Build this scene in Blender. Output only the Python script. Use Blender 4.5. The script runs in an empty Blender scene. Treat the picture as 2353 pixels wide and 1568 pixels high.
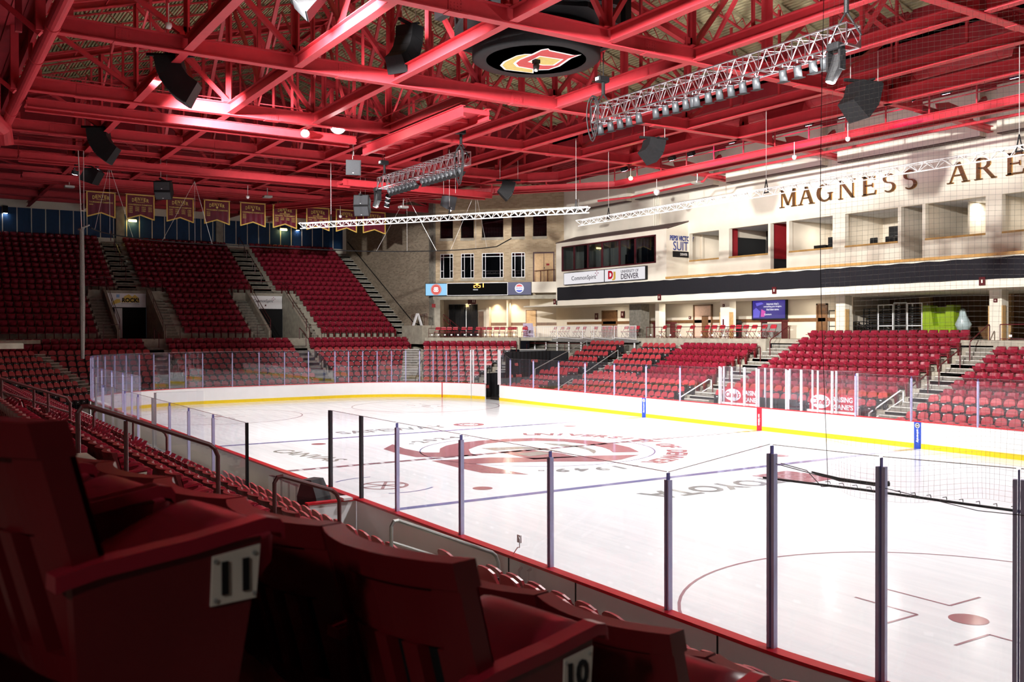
import bpy, math, random
from mathutils import Vector, Matrix
random.seed(7)
SC = bpy.context.scene
COL = SC.collection
PI = math.pi
def R(a): return math.radians(a)
def V(*a): return Vector(a)

# ------------------------------------------------------------------ materials
MATS = {}
def mat(name, col, rough=.5, metal=0., var=.08, scale=6., bump=0., emit=None, es=0., spec=.5, coat=0.):
    if name in MATS: return MATS[name]
    m = bpy.data.materials.new(name); m.use_nodes = True
    nt = m.node_tree; n = nt.nodes; l = nt.links
    b = n['Principled BSDF']
    b.inputs['Roughness'].default_value = rough; b.inputs['Metallic'].default_value = metal
    b.inputs['Specular IOR Level'].default_value = spec
    if coat: b.inputs['Coat Weight'].default_value = coat; b.inputs['Coat Roughness'].default_value = .12
    g = n.new('ShaderNodeNewGeometry')
    t = n.new('ShaderNodeTexNoise'); t.inputs['Scale'].default_value = scale; t.inputs['Detail'].default_value = 3
    l.new(g.outputs['Position'], t.inputs['Vector'])
    r = n.new('ShaderNodeMapRange'); r.inputs['From Min'].default_value = .3; r.inputs['From Max'].default_value = .7
    r.inputs['To Min'].default_value = 1 - var; r.inputs['To Max'].default_value = 1 + var
    l.new(t.outputs['Fac'], r.inputs['Value'])
    mx = n.new('ShaderNodeMix'); mx.data_type = 'RGBA'; mx.blend_type = 'MULTIPLY'; mx.inputs['Factor'].default_value = 1
    mx.inputs[6].default_value = (*col, 1); l.new(r.outputs['Result'], mx.inputs[7])
    l.new(mx.outputs[2], b.inputs['Base Color'])
    if bump:
        bp = n.new('ShaderNodeBump'); bp.inputs['Strength'].default_value = bump; bp.inputs['Distance'].default_value = .02
        l.new(t.outputs['Fac'], bp.inputs['Height']); l.new(bp.outputs['Normal'], b.inputs['Normal'])
    if emit:
        b.inputs['Emission Color'].default_value = (*emit, 1); b.inputs['Emission Strength'].default_value = es
    MATS[name] = m; return m

def brick_mat(name, c1, c2, mortar, ax, ay, bw=.36, bh=.115):
    m = bpy.data.materials.new(name); m.use_nodes = True
    nt = m.node_tree; n = nt.nodes; l = nt.links; b = n['Principled BSDF']; b.inputs['Roughness'].default_value = .85
    g = n.new('ShaderNodeNewGeometry'); s = n.new('ShaderNodeSeparateXYZ'); l.new(g.outputs['Position'], s.inputs[0])
    a = n.new('ShaderNodeVectorMath'); a.operation = 'DOT_PRODUCT'; l.new(g.outputs['Position'], a.inputs[0]); a.inputs[1].default_value = (ax, ay, 0)
    c = n.new('ShaderNodeCombineXYZ'); l.new(a.outputs['Value'], c.inputs['X']); l.new(s.outputs['Z'], c.inputs['Y'])
    t = n.new('ShaderNodeTexBrick'); l.new(c.outputs[0], t.inputs['Vector'])
    t.inputs['Scale'].default_value = 1; t.inputs['Brick Width'].default_value = bw; t.inputs['Row Height'].default_value = bh
    t.inputs['Mortar Size'].default_value = .011; t.inputs['Bias'].default_value = -.1
    t.inputs['Color1'].default_value = (*c1, 1); t.inputs['Color2'].default_value = (*c2, 1); t.inputs['Mortar'].default_value = (*mortar, 1)
    l.new(t.outputs['Color'], b.inputs['Base Color'])
    bp = n.new('ShaderNodeBump'); bp.inputs['Strength'].default_value = .4; bp.inputs['Distance'].default_value = .01; bp.invert = True
    l.new(t.outputs['Fac'], bp.inputs['Height']); l.new(bp.outputs['Normal'], b.inputs['Normal'])
    MATS[name] = m; return m

def glass_mat(name, tint, refl=.06, haze=.0, hazecol=(.8, .8, .9)):
    m = bpy.data.materials.new(name); m.use_nodes = True
    nt = m.node_tree; n = nt.nodes; l = nt.links
    for x in list(n):
        if x.type != 'OUTPUT_MATERIAL': n.remove(x)
    out = n['Material Output']
    tr = n.new('ShaderNodeBsdfTransparent'); tr.inputs['Color'].default_value = (*tint, 1)
    gl = n.new('ShaderNodeBsdfGlossy'); gl.inputs['Roughness'].default_value = .02; gl.inputs['Color'].default_value = (.95, .95, 1, 1)
    lw = n.new('ShaderNodeLayerWeight'); lw.inputs['Blend'].default_value = .5
    pw_ = n.new('ShaderNodeMath'); pw_.operation = 'POWER'; l.new(lw.outputs['Facing'], pw_.inputs[0]); pw_.inputs[1].default_value = 4
    cl = n.new('ShaderNodeMath'); cl.operation = 'MULTIPLY_ADD'; l.new(pw_.outputs[0], cl.inputs[0]); cl.inputs[1].default_value = refl * 4; cl.inputs[2].default_value = refl
    ms = n.new('ShaderNodeMixShader'); l.new(cl.outputs[0], ms.inputs[0]); l.new(tr.outputs[0], ms.inputs[1]); l.new(gl.outputs[0], ms.inputs[2])
    last = ms
    if haze:
        df = n.new('ShaderNodeBsdfTranslucent'); df.inputs['Color'].default_value = (*hazecol, 1)
        d2 = n.new('ShaderNodeBsdfDiffuse'); d2.inputs['Color'].default_value = (*hazecol, 1)
        ad = n.new('ShaderNodeMixShader'); l.new(df.outputs[0], ad.inputs[1]); l.new(d2.outputs[0], ad.inputs[2])
        g = n.new('ShaderNodeNewGeometry'); t = n.new('ShaderNodeTexNoise'); t.inputs['Scale'].default_value = 1.3; l.new(g.outputs['Position'], t.inputs['Vector'])
        r = n.new('ShaderNodeMapRange'); r.inputs['To Min'].default_value = haze * .4; r.inputs['To Max'].default_value = haze * 1.6; l.new(t.outputs['Fac'], r.inputs['Value'])
        m2 = n.new('ShaderNodeMixShader'); l.new(r.outputs[0], m2.inputs[0]); l.new(ms.outputs[0], m2.inputs[1]); l.new(ad.outputs[0], m2.inputs[2]); last = m2
    l.new(last.outputs[0], out.inputs['Surface'])
    MATS[name] = m; return m

# ------------------------------------------------------------------ mesh builder
class MB:
    def __init__(s): s.v = []; s.f = []; s.m = []; s.mats = []
    def mi(s, m):
        if m not in s.mats: s.mats.append(m)
        return s.mats.index(m)
    def add(s, vs, fs, m):
        o = len(s.v); s.v += [tuple(q) for q in vs]; i = s.mi(m)
        for f in fs: s.f.append(tuple(a + o for a in f)); s.m.append(i)
    def bx(s, x0, x1, y0, y1, z0, z1, m):
        s.add([(x0, y0, z0), (x1, y0, z0), (x1, y1, z0), (x0, y1, z0), (x0, y0, z1), (x1, y0, z1), (x1, y1, z1), (x0, y1, z1)],
              [(0, 3, 2, 1), (4, 5, 6, 7), (0, 1, 5, 4), (1, 2, 6, 5), (2, 3, 7, 6), (3, 0, 4, 7)], m)
    def cb(s, x0, x1, y0, y1, z0, z1, m, c=.01):
        "box with chamfered vertical and horizontal edges"
        a = [(x0 + c, y0), (x1 - c, y0), (x1, y0 + c), (x1, y1 - c), (x1 - c, y1), (x0 + c, y1), (x0, y1 - c), (x0, y0 + c)]
        cx, cy = (x0 + x1) / 2, (y0 + y1) / 2
        def ins(k): return [(cx + (p[0] - cx) * (1 - 2 * c / max(x1 - x0, 1e-6)) , cy + (p[1] - cy) * (1 - 2 * c / max(y1 - y0, 1e-6))) for p in a] if k else a
        s.loft([[(p[0], p[1], z0) for p in ins(1)], [(p[0], p[1], z0 + c) for p in a], [(p[0], p[1], z1 - c) for p in a], [(p[0], p[1], z1) for p in ins(1)]], m)
    def loft(s, rings, m, cap=True, closed=True):
        k = len(rings[0]); vs = [q for r in rings for q in r]; fs = []
        for i in range(len(rings) - 1):
            for j in range(k if closed else k - 1):
                a, b = i * k + j, i * k + (j + 1) % k
                fs.append((a, b, b + k, a + k))
        if cap and closed: fs.append(tuple(range(k - 1, -1, -1))); fs.append(tuple(range((len(rings) - 1) * k, len(rings) * k)))
        s.add(vs, fs, m)
    def bar(s, p, q, w, h, m, up=(0, 0, 1)):
        p, q = Vector(p), Vector(q); d = (q - p)
        if d.length < 1e-6: return
        d.normalize(); u = Vector(up)
        if abs(d.dot(u)) > .99: u = Vector((1, 0, 0))
        r = d.cross(u).normalized(); u = r.cross(d)
        r *= w / 2; u *= h / 2
        s.loft([[p - r - u, p + r - u, p + r + u, p - r + u], [q - r - u, q + r - u, q + r + u, q - r + u]], m)
    def ibeam(s, p, q, w, h, m, tf=.03, tw=.02, up=(0, 0, 1)):
        "p, q run along the middle of the bottom flange's underside"
        p, q = Vector(p), Vector(q); u = Vector(up); d = (q - p).normalized(); r = d.cross(u).normalized(); u = r.cross(d)
        s.bar(p + u * tf / 2, q + u * tf / 2, w, tf, m, up); s.bar(p + u * (h - tf / 2), q + u * (h - tf / 2), w, tf, m, up)
        s.bar(p + u * h / 2, q + u * h / 2, tw, h - 2 * tf, m, up)
    def pipe(s, pts, r, m, n=8, close=False):
        P = [Vector(p) for p in pts]; rings = []; prev = None
        for i, p in enumerate(P):
            a = P[i - 1] if i else P[0]; b = P[i + 1] if i < len(P) - 1 else P[-1]
            d = (b - a).normalized()
            if prev is None:
                u = Vector((0, 0, 1)) if abs(d.z) < .95 else Vector((1, 0, 0))
            else: u = prev
            x = d.cross(u).normalized(); u = x.cross(d).normalized(); prev = u
            rr = r[i] if isinstance(r, (list, tuple)) else r
            rings.append([p + x * rr * math.cos(2 * PI * k / n) + u * rr * math.sin(2 * PI * k / n) for k in range(n)])
        s.loft(rings, m)
    def cyl(s, p, q, r, m, n=16, r2=None): s.pipe([p, q], [r, r if r2 is None else r2], m, n)
    def lathe(s, prof, c, m, n=24):
        s.loft([[(c[0] + r * math.cos(2 * PI * k / n), c[1] + r * math.sin(2 * PI * k / n), c[2] + z) for k in range(n)] for r, z in prof], m)
    def poly(s, pts, m): s.add(pts, [tuple(range(len(pts)))], m)
    def prism(s, pts2, z0, z1, m):
        ar = sum(pts2[i - 1][0] * pts2[i][1] - pts2[i][0] * pts2[i - 1][1] for i in range(len(pts2)))
        if ar < 0: pts2 = pts2[::-1]
        s.loft([[(x, y, z0) for x, y in pts2], [(x, y, z1) for x, y in pts2]], m)
    def slab(s, pts, off, m):
        "planar polygon pts extruded by vector off"
        off = Vector(off); s.loft([[Vector(p) for p in pts], [Vector(p) + off for p in pts]], m)
    def grid(s, rows, m):
        k = len(rows[0]); s.add([q for r in rows for q in r], [(i * k + j, i * k + j + 1, (i + 1) * k + j + 1, (i + 1) * k + j) for i in range(len(rows) - 1) for j in range(k - 1)], m)
    def join(s, o, M=None):
        k = len(s.v); s.v += [tuple(M @ Vector(q)) for q in o.v] if M else o.v
        idx = [s.mi(m) for m in o.mats]
        s.f += [tuple(a + k for a in f) for f in o.f]; s.m += [idx[a] for a in o.m]
    def mesh(s, name, smooth=False, off=None):
        me = bpy.data.meshes.new(name)
        vs = s.v if off is None else [(a - off[0], b - off[1], c - off[2]) for a, b, c in s.v]
        me.from_pydata(vs, [], s.f)
        for m in s.mats: me.materials.append(m)
        me.polygons.foreach_set('material_index', s.m)
        if smooth: me.polygons.foreach_set('use_smooth', [True] * len(s.f))
        me.update(); return me
    def build(s, name, parent=None, smooth=False, base=None):
        "one object; with a parent its points (given in the parent's world frame) are taken relative to the parent's place"
        off = None
        if parent is not None: off = wloc(parent)
        elif base is not None: off = base
        me = s.mesh(name, smooth, off)
        o = bpy.data.objects.new(name, me); COL.objects.link(o)
        if parent is not None: o.parent = parent
        elif base is not None: o.location = base
        return o
def wloc(o):
    v = Vector((0, 0, 0))
    while o is not None: v += o.location; o = o.parent
    return v
def short(l_):
    w_ = l_.split()
    return l_ if len(w_) <= 16 else ' '.join([k for k in w_ if k not in ('the', 'a', 'an')][:16])
def tag(o, label, cat, group=None, kind=None):
    if label: o['label'] = short(label)
    if cat: o['category'] = cat
    if group: o['group'] = group
    if kind: o['kind'] = kind
    return o
def thing(name, label, cat, loc=(0, 0, 0), group=None):
    o = bpy.data.objects.new(name, None); COL.objects.link(o); o.location = loc; o.empty_display_size = .1
    return tag(o, label, cat, group)
def struct(o): o['kind'] = 'structure'; return o
def dup(o, loc, rotz=None, label=None, parent=None):
    "a copy of a thing with copies of its parts and sub-parts"
    c = o.copy(); COL.objects.link(c); c.parent = parent
    if parent is None:
        c.location = loc
        if rotz is not None: c.rotation_euler = (0, 0, rotz)
        if label: c['label'] = label
    for ch in o.children: dup(ch, None, parent=c)
    return c
ORD = ['', 'first', 'second', 'third', 'fourth', 'fifth', 'sixth', 'seventh', 'eighth', 'ninth', 'tenth', '11th', '12th', '13th', '14th', '15th', '16th', '17th', '18th', '19th', '20th', '21st', '22nd', '23rd', '24th', '25th', '26th', '27th', '28th', '29th', '30th', '31st', '32nd', '33rd', '34th', '35th', '36th', '37th', '38th', '39th', '40th']

TS = bpy.data.scenes.new('lettering_room')
def text_mb(txt, m, width=None, height=None, extrude=.004, bold=0., shear=0., space=1., sx=1.):
    "text as a mesh in the local xz plane, centred, facing -y"
    cu = bpy.data.curves.new('lettering', 'FONT'); cu.body = txt; cu.size = 1; cu.extrude = .01; cu.offset = bold; cu.shear = shear
    cu.align_x = 'CENTER'; cu.align_y = 'CENTER'; cu.resolution_u = 3; cu.space_character = space
    ob = bpy.data.objects.new('lettering_tmp', cu); TS.collection.objects.link(ob)
    
    with bpy.context.temp_override(scene=TS, view_layer=TS.view_layers[0]):
        dg = bpy.context.evaluated_depsgraph_get(); me = bpy.data.meshes.new_from_object(ob.evaluated_get(dg))
    xs = [v.co.x for v in me.vertices]; ys = [v.co.y for v in me.vertices]
    b = MB()
    if xs:
        w, h = max(xs) - min(xs), max(ys) - min(ys); cx, cy = (max(xs) + min(xs)) / 2, (max(ys) + min(ys)) / 2
        k = (width / w) if width else height / h; kz = (height / h) if height else k
        if height and not width: k = kz * sx
        b.add([((v.co.x - cx) * k, -(v.co.z + .01) * extrude / .02, (v.co.y - cy) * kz) for v in me.vertices], [tuple(p.vertices) for p in me.polygons], m)
    bpy.data.objects.remove(ob); bpy.data.curves.remove(cu); bpy.data.meshes.remove(me)
    return b
def wallM(o, az):
    "local xz plane (x to the reader's right, facing -y) placed at o; az = heading of local x in degrees"
    return Matrix.Translation(Vector(o)) @ Matrix.Rotation(R(az), 4, 'Z')
RED = mat('red_steel_paint', (.50, .036, .048), .45, 0, .07, 3, spec=.4)
DRED = mat('red_ceiling_paint', (.30, .016, .026), .6, 0, .12, 2)
DECK = mat('olive_roof_deck', (.36, .32, .18), .8, 0, .2, 1.5, bump=.1)
CONC = mat('pale_concrete', (.36, .33, .26), .85, 0, .18, 2.5, bump=.15)
DCONC = mat('stair_concrete', (.20, .185, .15), .85, 0, .25, 5, bump=.15)
NOSE = mat('pale_step_edge', (.62, .6, .54), .7)
CREAM = mat('cream_plaster', (.70, .62, .50), .8, 0, .03, 1.5)
CREAM2 = mat('warm_white_paint', (.80, .745, .62), .7, 0, .03, 1.5)
BROWNBAND = mat('brown_recess_paint', (.10, .062, .055), .8)
WHITE = mat('white_board_plastic', (.86, .87, .88), .22, 0, .02, 2, coat=.3)
WPAINT = mat('white_paint', (.85, .85, .85), .35, 0, .03)
YELLOW = mat('yellow_kick_plate', (.83, .60, .008), .3, 0, .04)
CAPRED = mat('red_cap_rail', (.55, .02, .03), .25, 0, .05)
BLACK = mat('black_cloth', (.008, .008, .010), .85, 0, .2)
BLK = mat('black_enclosure', (.009, .009, .010), .6, 0, .2, 10, spec=.25)
DGREY = mat('dark_grey_grille', (.045, .047, .052), .7, 0, .2, 40, spec=.3)
NAVY = mat('navy_fascia_fabric', (.0045, .0042, .0075), .9, 0, .15, 8)
STEEL = mat('brushed_aluminium', (.72, .72, .76), .3, 1., .04)
GALV = mat('galvanised_steel', (.55, .57, .55), .4, .7, .1)
WALU = mat('white_aluminium', (.88, .88, .92), .35, .3, .03)
LILAC = mat('frosted_post_channel', (.50, .49, .74), .3, .1, .05)
RAIL = mat('maroon_rail_paint', (.085, .010, .012), .35)
WOOD = mat('oak_trim', (.50, .29, .09), .45, 0, .15, 8)
DOORW = mat('maple_door', (.58, .36, .15), .5, 0, .12, 5)
BROWN = mat('brown_wood', (.16, .075, .03), .5, 0, .2, 6)
VINYL = mat('red_vinyl', (.25, .014, .032), .30, 0, .06, 4, spec=.55)
SHELL = mat('dark_red_seat_shell', (.14, .006, .010), .38, 0, .08, 4)
ARMR = mat('red_armrest', (.30, .014, .030), .28, 0, .05)
PLAST = mat('pink_red_plastic', (.40, .045, .055), .32, 0, .05, 4)
BPLAST = mat('black_plastic', (.02, .02, .021), .45)
BLUEW = mat('blue_wall_panel', (.004, .045, .13), .6, 0, .12, 3)
BURG = mat('burgundy_frame', (.06, .006, .010), .5)
REDW = mat('red_wall_paint', (.32, .01, .015), .7)
BAN = mat('maroon_satin', (.13, .006, .022), .38, 0, .2, 3)
GOLD = mat('gold_fringe', (.72, .48, .10), .5, 0, .1, 20)
GOLDM = mat('polished_brass', (.80, .52, .18), .22, 1.)
BRONZE = mat('dark_bronze', (.20, .105, .045), .4, .6)
DEEPBLK = mat('interior_shade_black', (.004, .004, .004), .9)  # near-black colour carries the shade of unlit rooms and openings
BLUE = mat('blue_stripe', (.02, .07, .45), .3)
REDS = mat('red_stripe', (.55, .01, .03), .3)
LIME = mat('lime_fabric', (.27, .40, .012), .6)
PURP = mat('lilac_cloth', (.58, .52, .68), .7)
GLASS = glass_mat('clear_rink_glass', (.965, .97, .985), .035, .012)
HAZEG = glass_mat('milky_rink_glass', (.93, .93, .97), .05, .085, (.78, .75, .92))  # milkier glass, pale diffuse mixed in unevenly
WGLASS = glass_mat('window_glass', (.55, .58, .60), .07)
BRL = brick_mat('light_brick', (.52, .40, .25), (.38, .28, .16), (.45, .38, .28), .7071, .7071)
BRD = brick_mat('side_brick', (.34, .27, .19), (.20, .155, .105), (.32, .28, .22), 1, 0)
STR = mat('net_cord', (.35, .34, .30), .8)
CORD = mat('black_cord', (.01, .01, .011), .6)
WIRE = mat('steel_wire', (.75, .75, .72), .4, .5)
def emis(name, c, s): return mat(name, (0.02, 0.02, 0.02), .5, 0, 0, 5, emit=c, es=s)
# ------------------------------------------------------------------ camera
cam = bpy.data.cameras.new('camera'); co = bpy.data.objects.new('camera', cam); COL.objects.link(co); SC.camera = co
yaw, pit, rol = 2.56647121, -0.01033198, -0.00262443
d = V(math.cos(yaw) * math.cos(pit), math.sin(yaw) * math.cos(pit), math.sin(pit))
r0 = V(math.sin(yaw), -math.cos(yaw), 0); u0 = r0.cross(d)
cr, sr = math.cos(rol), math.sin(rol)
rr, uu = cr * r0 + sr * u0, -sr * r0 + cr * u0
co.matrix_world = Matrix(((rr.x, uu.x, -d.x, 30.1427), (rr.y, uu.y, -d.y, -20.6950), (rr.z, uu.z, -d.z, 4.6399), (0, 0, 0, 1)))
cam.sensor_width = 36; cam.sensor_fit = 'HORIZONTAL'; cam.lens = 36 * 2144.975 / 2353; cam.clip_end = 300; cam.clip_start = .05
cam.dof.use_dof = True; cam.dof.focus_distance = 26; cam.dof.aperture_fstop = 5.0

# ------------------------------------------------------------------ ice
m = bpy.data.materials.new('rink_ice'); m.use_nodes = True; nt = m.node_tree; n = nt.nodes; l = nt.links; b = n['Principled BSDF']
g = n.new('ShaderNodeNewGeometry'); mp = n.new('ShaderNodeMapping'); mp.inputs['Rotation'].default_value = (0, 0, .5); mp.inputs['Scale'].default_value = (.25, 3.5, 1)
l.new(g.outputs['Position'], mp.inputs[0]); t = n.new('ShaderNodeTexNoise'); t.inputs['Scale'].default_value = 1.2; t.inputs['Detail'].default_value = 8; t.inputs['Roughness'].default_value = .7
l.new(mp.outputs[0], t.inputs[0]); cr_ = n.new('ShaderNodeValToRGB'); e = cr_.color_ramp.elements
e[0].position = .3; e[0].color = (.80, .83, .86, 1); e[1].position = .62; e[1].color = (.90, .92, .94, 1); l.new(t.outputs['Fac'], cr_.inputs[0]); l.new(cr_.outputs[0], b.inputs['Base Color'])
r_ = n.new('ShaderNodeMapRange'); r_.inputs['To Min'].default_value = .05; r_.inputs['To Max'].default_value = .22; l.new(t.outputs['Fac'], r_.inputs[0]); l.new(r_.outputs[0], b.inputs['Roughness'])
b.inputs['Specular IOR Level'].default_value = .35
ICE = m
def ice_ink(name, c): 
    k = mat(name, tuple(v * .62 for v in c), .12, 0, .06, 3, spec=.35); return k
IRED = ice_ink('ice_paint_red', (.60, .25, .28)); IBLUE = ice_ink('ice_paint_blue', (.30, .30, .62)); IGREY = ice_ink('ice_paint_grey', (.42, .44, .44)); ILIGHT = ice_ink('ice_paint_pale_red', (.72, .45, .47))
ITHIN = ice_ink('ice_paint_thin_red', (.58, .30, .36)); ITAUPE = ice_ink('ice_paint_taupe', (.50, .48, .44))
HX, HY, RC = 31.2, 12.55, 8.5
CX, CY = HX - RC, HY - RC
def arc(cx, cy, r, a0, a1, k): return [(cx + r * math.cos(R(a0 + (a1 - a0) * i / k)), cy + r * math.sin(R(a0 + (a1 - a0) * i / k))) for i in range(k + 1)]
outline = arc(CX, CY, RC, 0, 90, 18) + arc(-CX, CY, RC, 90, 180, 18) + arc(-CX, -CY, RC, 180, 270, 18) + arc(CX, -CY, RC, 270, 360, 18)
b = MB(); b.prism([(x * 1.003, y * 1.003) for x, y in outline], -.12, 0, ICE); ice = struct(b.build('ice_floor'))
def deco(name, f):
    b = MB(); f(b); o = b.build(name, ice); return o
Z1, Z2 = .004, .007
def flat(b, pts, m, z=Z1):
    a = sum(pts[i - 1][0] * pts[i][1] - pts[i][0] * pts[i - 1][1] for i in range(len(pts)))
    b.poly([(x, y, z) for x, y in (pts if a > 0 else pts[::-1])], m)
def ring(b, cx, cy, r, w, m, z=Z1, k=72, a0=0, a1=360):
    for i in range(k):
        p, q = R(a0 + (a1 - a0) * i / k), R(a0 + (a1 - a0) * (i + 1) / k)
        flat(b, [(cx + (r + s) * math.cos(a), cy + (r + s) * math.sin(a)) for a, s in ((p, -w / 2), (p, w / 2), (q, w / 2), (q, -w / 2))], m, z)
def line(b, x0, x1, y0, y1, m, z=Z1): flat(b, [(x0, y0), (x1, y0), (x1, y1), (x0, y1)], m, z)
BX, GX, EX, EY = 8.1, 27.5, 21.6, 6.45
deco('blue_line', lambda b: line(b, -BX - .15, -BX + .15, -HY, HY, IBLUE)); deco('blue_line', lambda b: line(b, BX - .15, BX + .15, -HY, HY, IBLUE))
def redline(b):
    for k in range(42): line(b, -.15, .15, -HY + k * .6, -HY + k * .6 + .45, ITHIN)
    line(b, -.15, -.1, -HY, HY, ITHIN); line(b, .1, .15, -HY, HY, ITHIN)
deco('centre_line', redline)
deco('goal_line', lambda b: line(b, -GX - .03, -GX + .03, -11.1, 11.1, ITHIN))
deco('centre_circle', lambda b: ring(b, 0, 0, 4.57, .05, IBLUE))
for sx, sy in ((-1, -1), (-1, 1), (1, -1), (1, 1)):
    def fz(b):
        ring(b, sx * EX, sy * EY, 4.57, .055, ITHIN)
        ring(b, sx * EX, sy * EY, .15, .3, IRED, Z1, 24)
        for a, c in ((-1, -1), (-1, 1), (1, -1), (1, 1)):
            x, y = sx * EX + a * .6, sy * EY + c * .45
            line(b, min(x, x + a * 1.2), max(x, x + a * 1.2), y - .025, y + .025, ITHIN); line(b, x - .025, x + .025, min(y, y + c * .9), max(y, y + c * .9), ITHIN)
            line(b, sx * EX + a * .9 - .025, sx * EX + a * .9 + .025, *sorted((sy * EY + c * 4.57, sy * EY + c * 5.2)), ITHIN)
    deco('face_off_circle', fz)
    deco('face_off_dot', lambda b: ring(b, sx * (BX - 1.55), sy * EY, .15, .3, IRED, Z1, 24))
A_ = [(-3.54, -4.93), (-4.75, -3.95), (-3.14, -4.19), (-1.67, -4.08), (-1.35, -3.61), (-2.43, -2.99), (-3.11, -2.34), (-3.64, -1.4), (-3.83, -0.3), (-3.75, 0.83), (-3.33, 2.13), (-2.28, 2.99), (-1.15, 3.56), (0.16, 3.69), (1.53, 3.43), (2.8, 2.82), (2.36, 1.9), (1.7, 2.27), (0.93, 2.55), (-0.2, 2.66), (-1.54, 2.45), (-2.43, 1.68), (-2.87, 0.28), (-2.78, -.6), (-2.28, -1.36), (-1.54, -2.2), (-0.54, -2.7), (0.29, -2.86), (-0.22, -4.22), (-0.67, -4.95), (-2.14, -5.06)]
B_ = [(0.48, -4.93), (0.79, -3.65), (.9, -2.75), (1.3, -2.2), (1.99, -1.35), (2.58, 0.51), (3.43, 2.28), (4.06, 0.91), (4.13, 0.08), (3.12, -1.41), (2.34, -3.03), (2.06, -4.04), (5.14, -3.85), (3.98, -4.91), (2.61, -4.98)]
def logo(b):
    for p in (A_, B_): flat(b, p, IRED)
    flat(b, [(-1.62, 1.38), (-0.83, 1.93), (0.39, 2.04), (1.46, 1.75), (1.88, 1.46), (2.22, 1.08), (1.32, 1.53), (0.36, 1.72), (-0.74, 1.35)], ITAUPE)
    flat(b, [(-1.57, -1.62), (-1.14, -0.02), (-0.21, 0.4), (1.19, 0.45), (-0.45, -0.24), (-0.63, -1.53)], ITAUPE)
    flat(b, [(-0.24, -1.67), (-0.27, -0.36), (1.4, 0.14), (2.63, 0.01), (2.29, -1.71)], IRED); flat(b, [(0.56, -1.38), (0.53, -0.27), (1.34, -0.21), (1.51, -1.4)], ITAUPE, Z2)
deco('anniversary_emblem', logo)
def ground_text(name, txt, c, az, m, width=None, height=None, bold=.02, shear=0):
    t = text_mb(txt, m, width, height, .004, bold, shear)
    M = Matrix.Translation((c[0], c[1], Z1)) @ Matrix.Rotation(R(az), 4, 'Z') @ Matrix.Rotation(R(-90), 4, 'X')
    b = MB(); b.join(t, M); return b.build(name, ice)
def arc_text(name, txt, r, mid, step, m, h, inward=1):
    "letters round the centre circle; their feet point to the centre"
    b = MB()
    for i, ch in enumerate(txt):
        if ch == ' ': continue
        a = mid - (i - (len(txt) - 1) / 2) * step
        t = text_mb(ch, m, None, h, .004, .03) if ch != '.' else text_mb('o', m, None, h * .3)
        M = Matrix.Rotation(R(a), 4, 'Z') @ Matrix.Translation((r, 0, Z1)) @ Matrix.Rotation(R(-90), 4, 'Z') @ Matrix.Rotation(R(-90), 4, 'X')
        b.join(t, M)
    return b.build(name, ice)
arc_text('ice_lettering', 'UNIVERSITY OF DENVER', 5.42, 82, 7.0, IRED, .78)
arc_text('ice_lettering', '.1949.', 5.55, -15, 7.2, IGREY, .72)
arc_text('ice_lettering', '.2024.', 5.5, 198, 7.2, IGREY, .72)
ground_text('ice_lettering', 'TOYOTA', (10.3, -.6), -90, IGREY, 5.4, 1.05, .02).data.transform(Matrix.Identity(4))
ground_text('ice_lettering', 'SAFEWAY', (-9.95, -1.4), 90, IGREY, 5.6, 1.1, .01)
ground_text('ice_lettering', 'CANVAS', (-3.4, -8.1), 12, ITAUPE, 4.2, .8, .01)
deco('red_badge', lambda b: (flat(b, [(9.31, 1.92), (9.2, 3.7), (11.2, 3.9), (11.27, 2.1)], IRED), ring(b, 10.25, 2.95, .55, .1, ILIGHT, Z2, 30), ring(b, 10.25, 2.95, .25, .08, ILIGHT, Z2, 24)))
deco('round_badge', lambda b: (ring(b, -10.0, 2.75, .62, .3, IRED), ring(b, -10, 2.75, .3, .1, ILIGHT)))
def wheel(b):
    ring(b, 4.45, -8.65, .68, .12, ILIGHT)
    for k in range(3): 
        a = R(30 + k * 60); c, s = math.cos(a), math.sin(a)
        flat(b, [(4.45 + .66 * c - .05 * s, -8.65 + .66 * s + .05 * c), (4.45 + .66 * c + .05 * s, -8.65 + .66 * s - .05 * c), (4.45 - .66 * c + .05 * s, -8.65 - .66 * s - .05 * c), (4.45 - .66 * c - .05 * s, -8.65 - .66 * s + .05 * c)], ILIGHT)
    ring(b, 4.3, -8.6, 1.6, .07, IBLUE, Z1, 20, -20, 40); ring(b, 4.3, -8.6, 1.6, .07, IBLUE, Z1, 20, 170, 220)
deco('wheel_badge', wheel)

# ------------------------------------------------------------------ boards
BH = 1.07
def sweep(b, path, prof, m, cap=True):
    P = [Vector((x, y, 0)) for x, y in path]; rings = []
    for i, p in enumerate(P):
        a = P[max(i - 1, 0)]; q = P[min(i + 1, len(P) - 1)]; d = (q - a).normalized(); o = Vector((d.y, -d.x, 0))
        rings.append([p + o * s + Vector((0, 0, z)) for s, z in prof])
    b.loft(rings, m)
def rect(a0, a1, z0, z1): return [(a0, z0), (a1, z0), (a1, z1), (a0, z1)]
def boards(label, path, kick=True, cap=True, h=BH):
    t = thing('dasher_boards', label, 'rink boards', (path[len(path) // 2][0], path[len(path) // 2][1], 0))
    b = MB(); sweep(b, path, rect(0, .1, 0, h - .03), WHITE); b.build('panel', t)
    if kick: b = MB(); sweep(b, path, rect(-.014, .0, 0, .2), YELLOW); b.build('kick_plate', t)
    if cap: b = MB(); sweep(b, path, rect(-.02, .15, h - .03, h + .012), CAPRED); b.build('cap_rail', t)
    return t
def arcp(cx, cy, a0, a1, k=20): return arc(cx, cy, RC, a0, a1, k)
farB = boards('long straight white boards with yellow kick plate along the far side', [(17, HY), (-22.7, HY), (-22.72, HY)])
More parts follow.
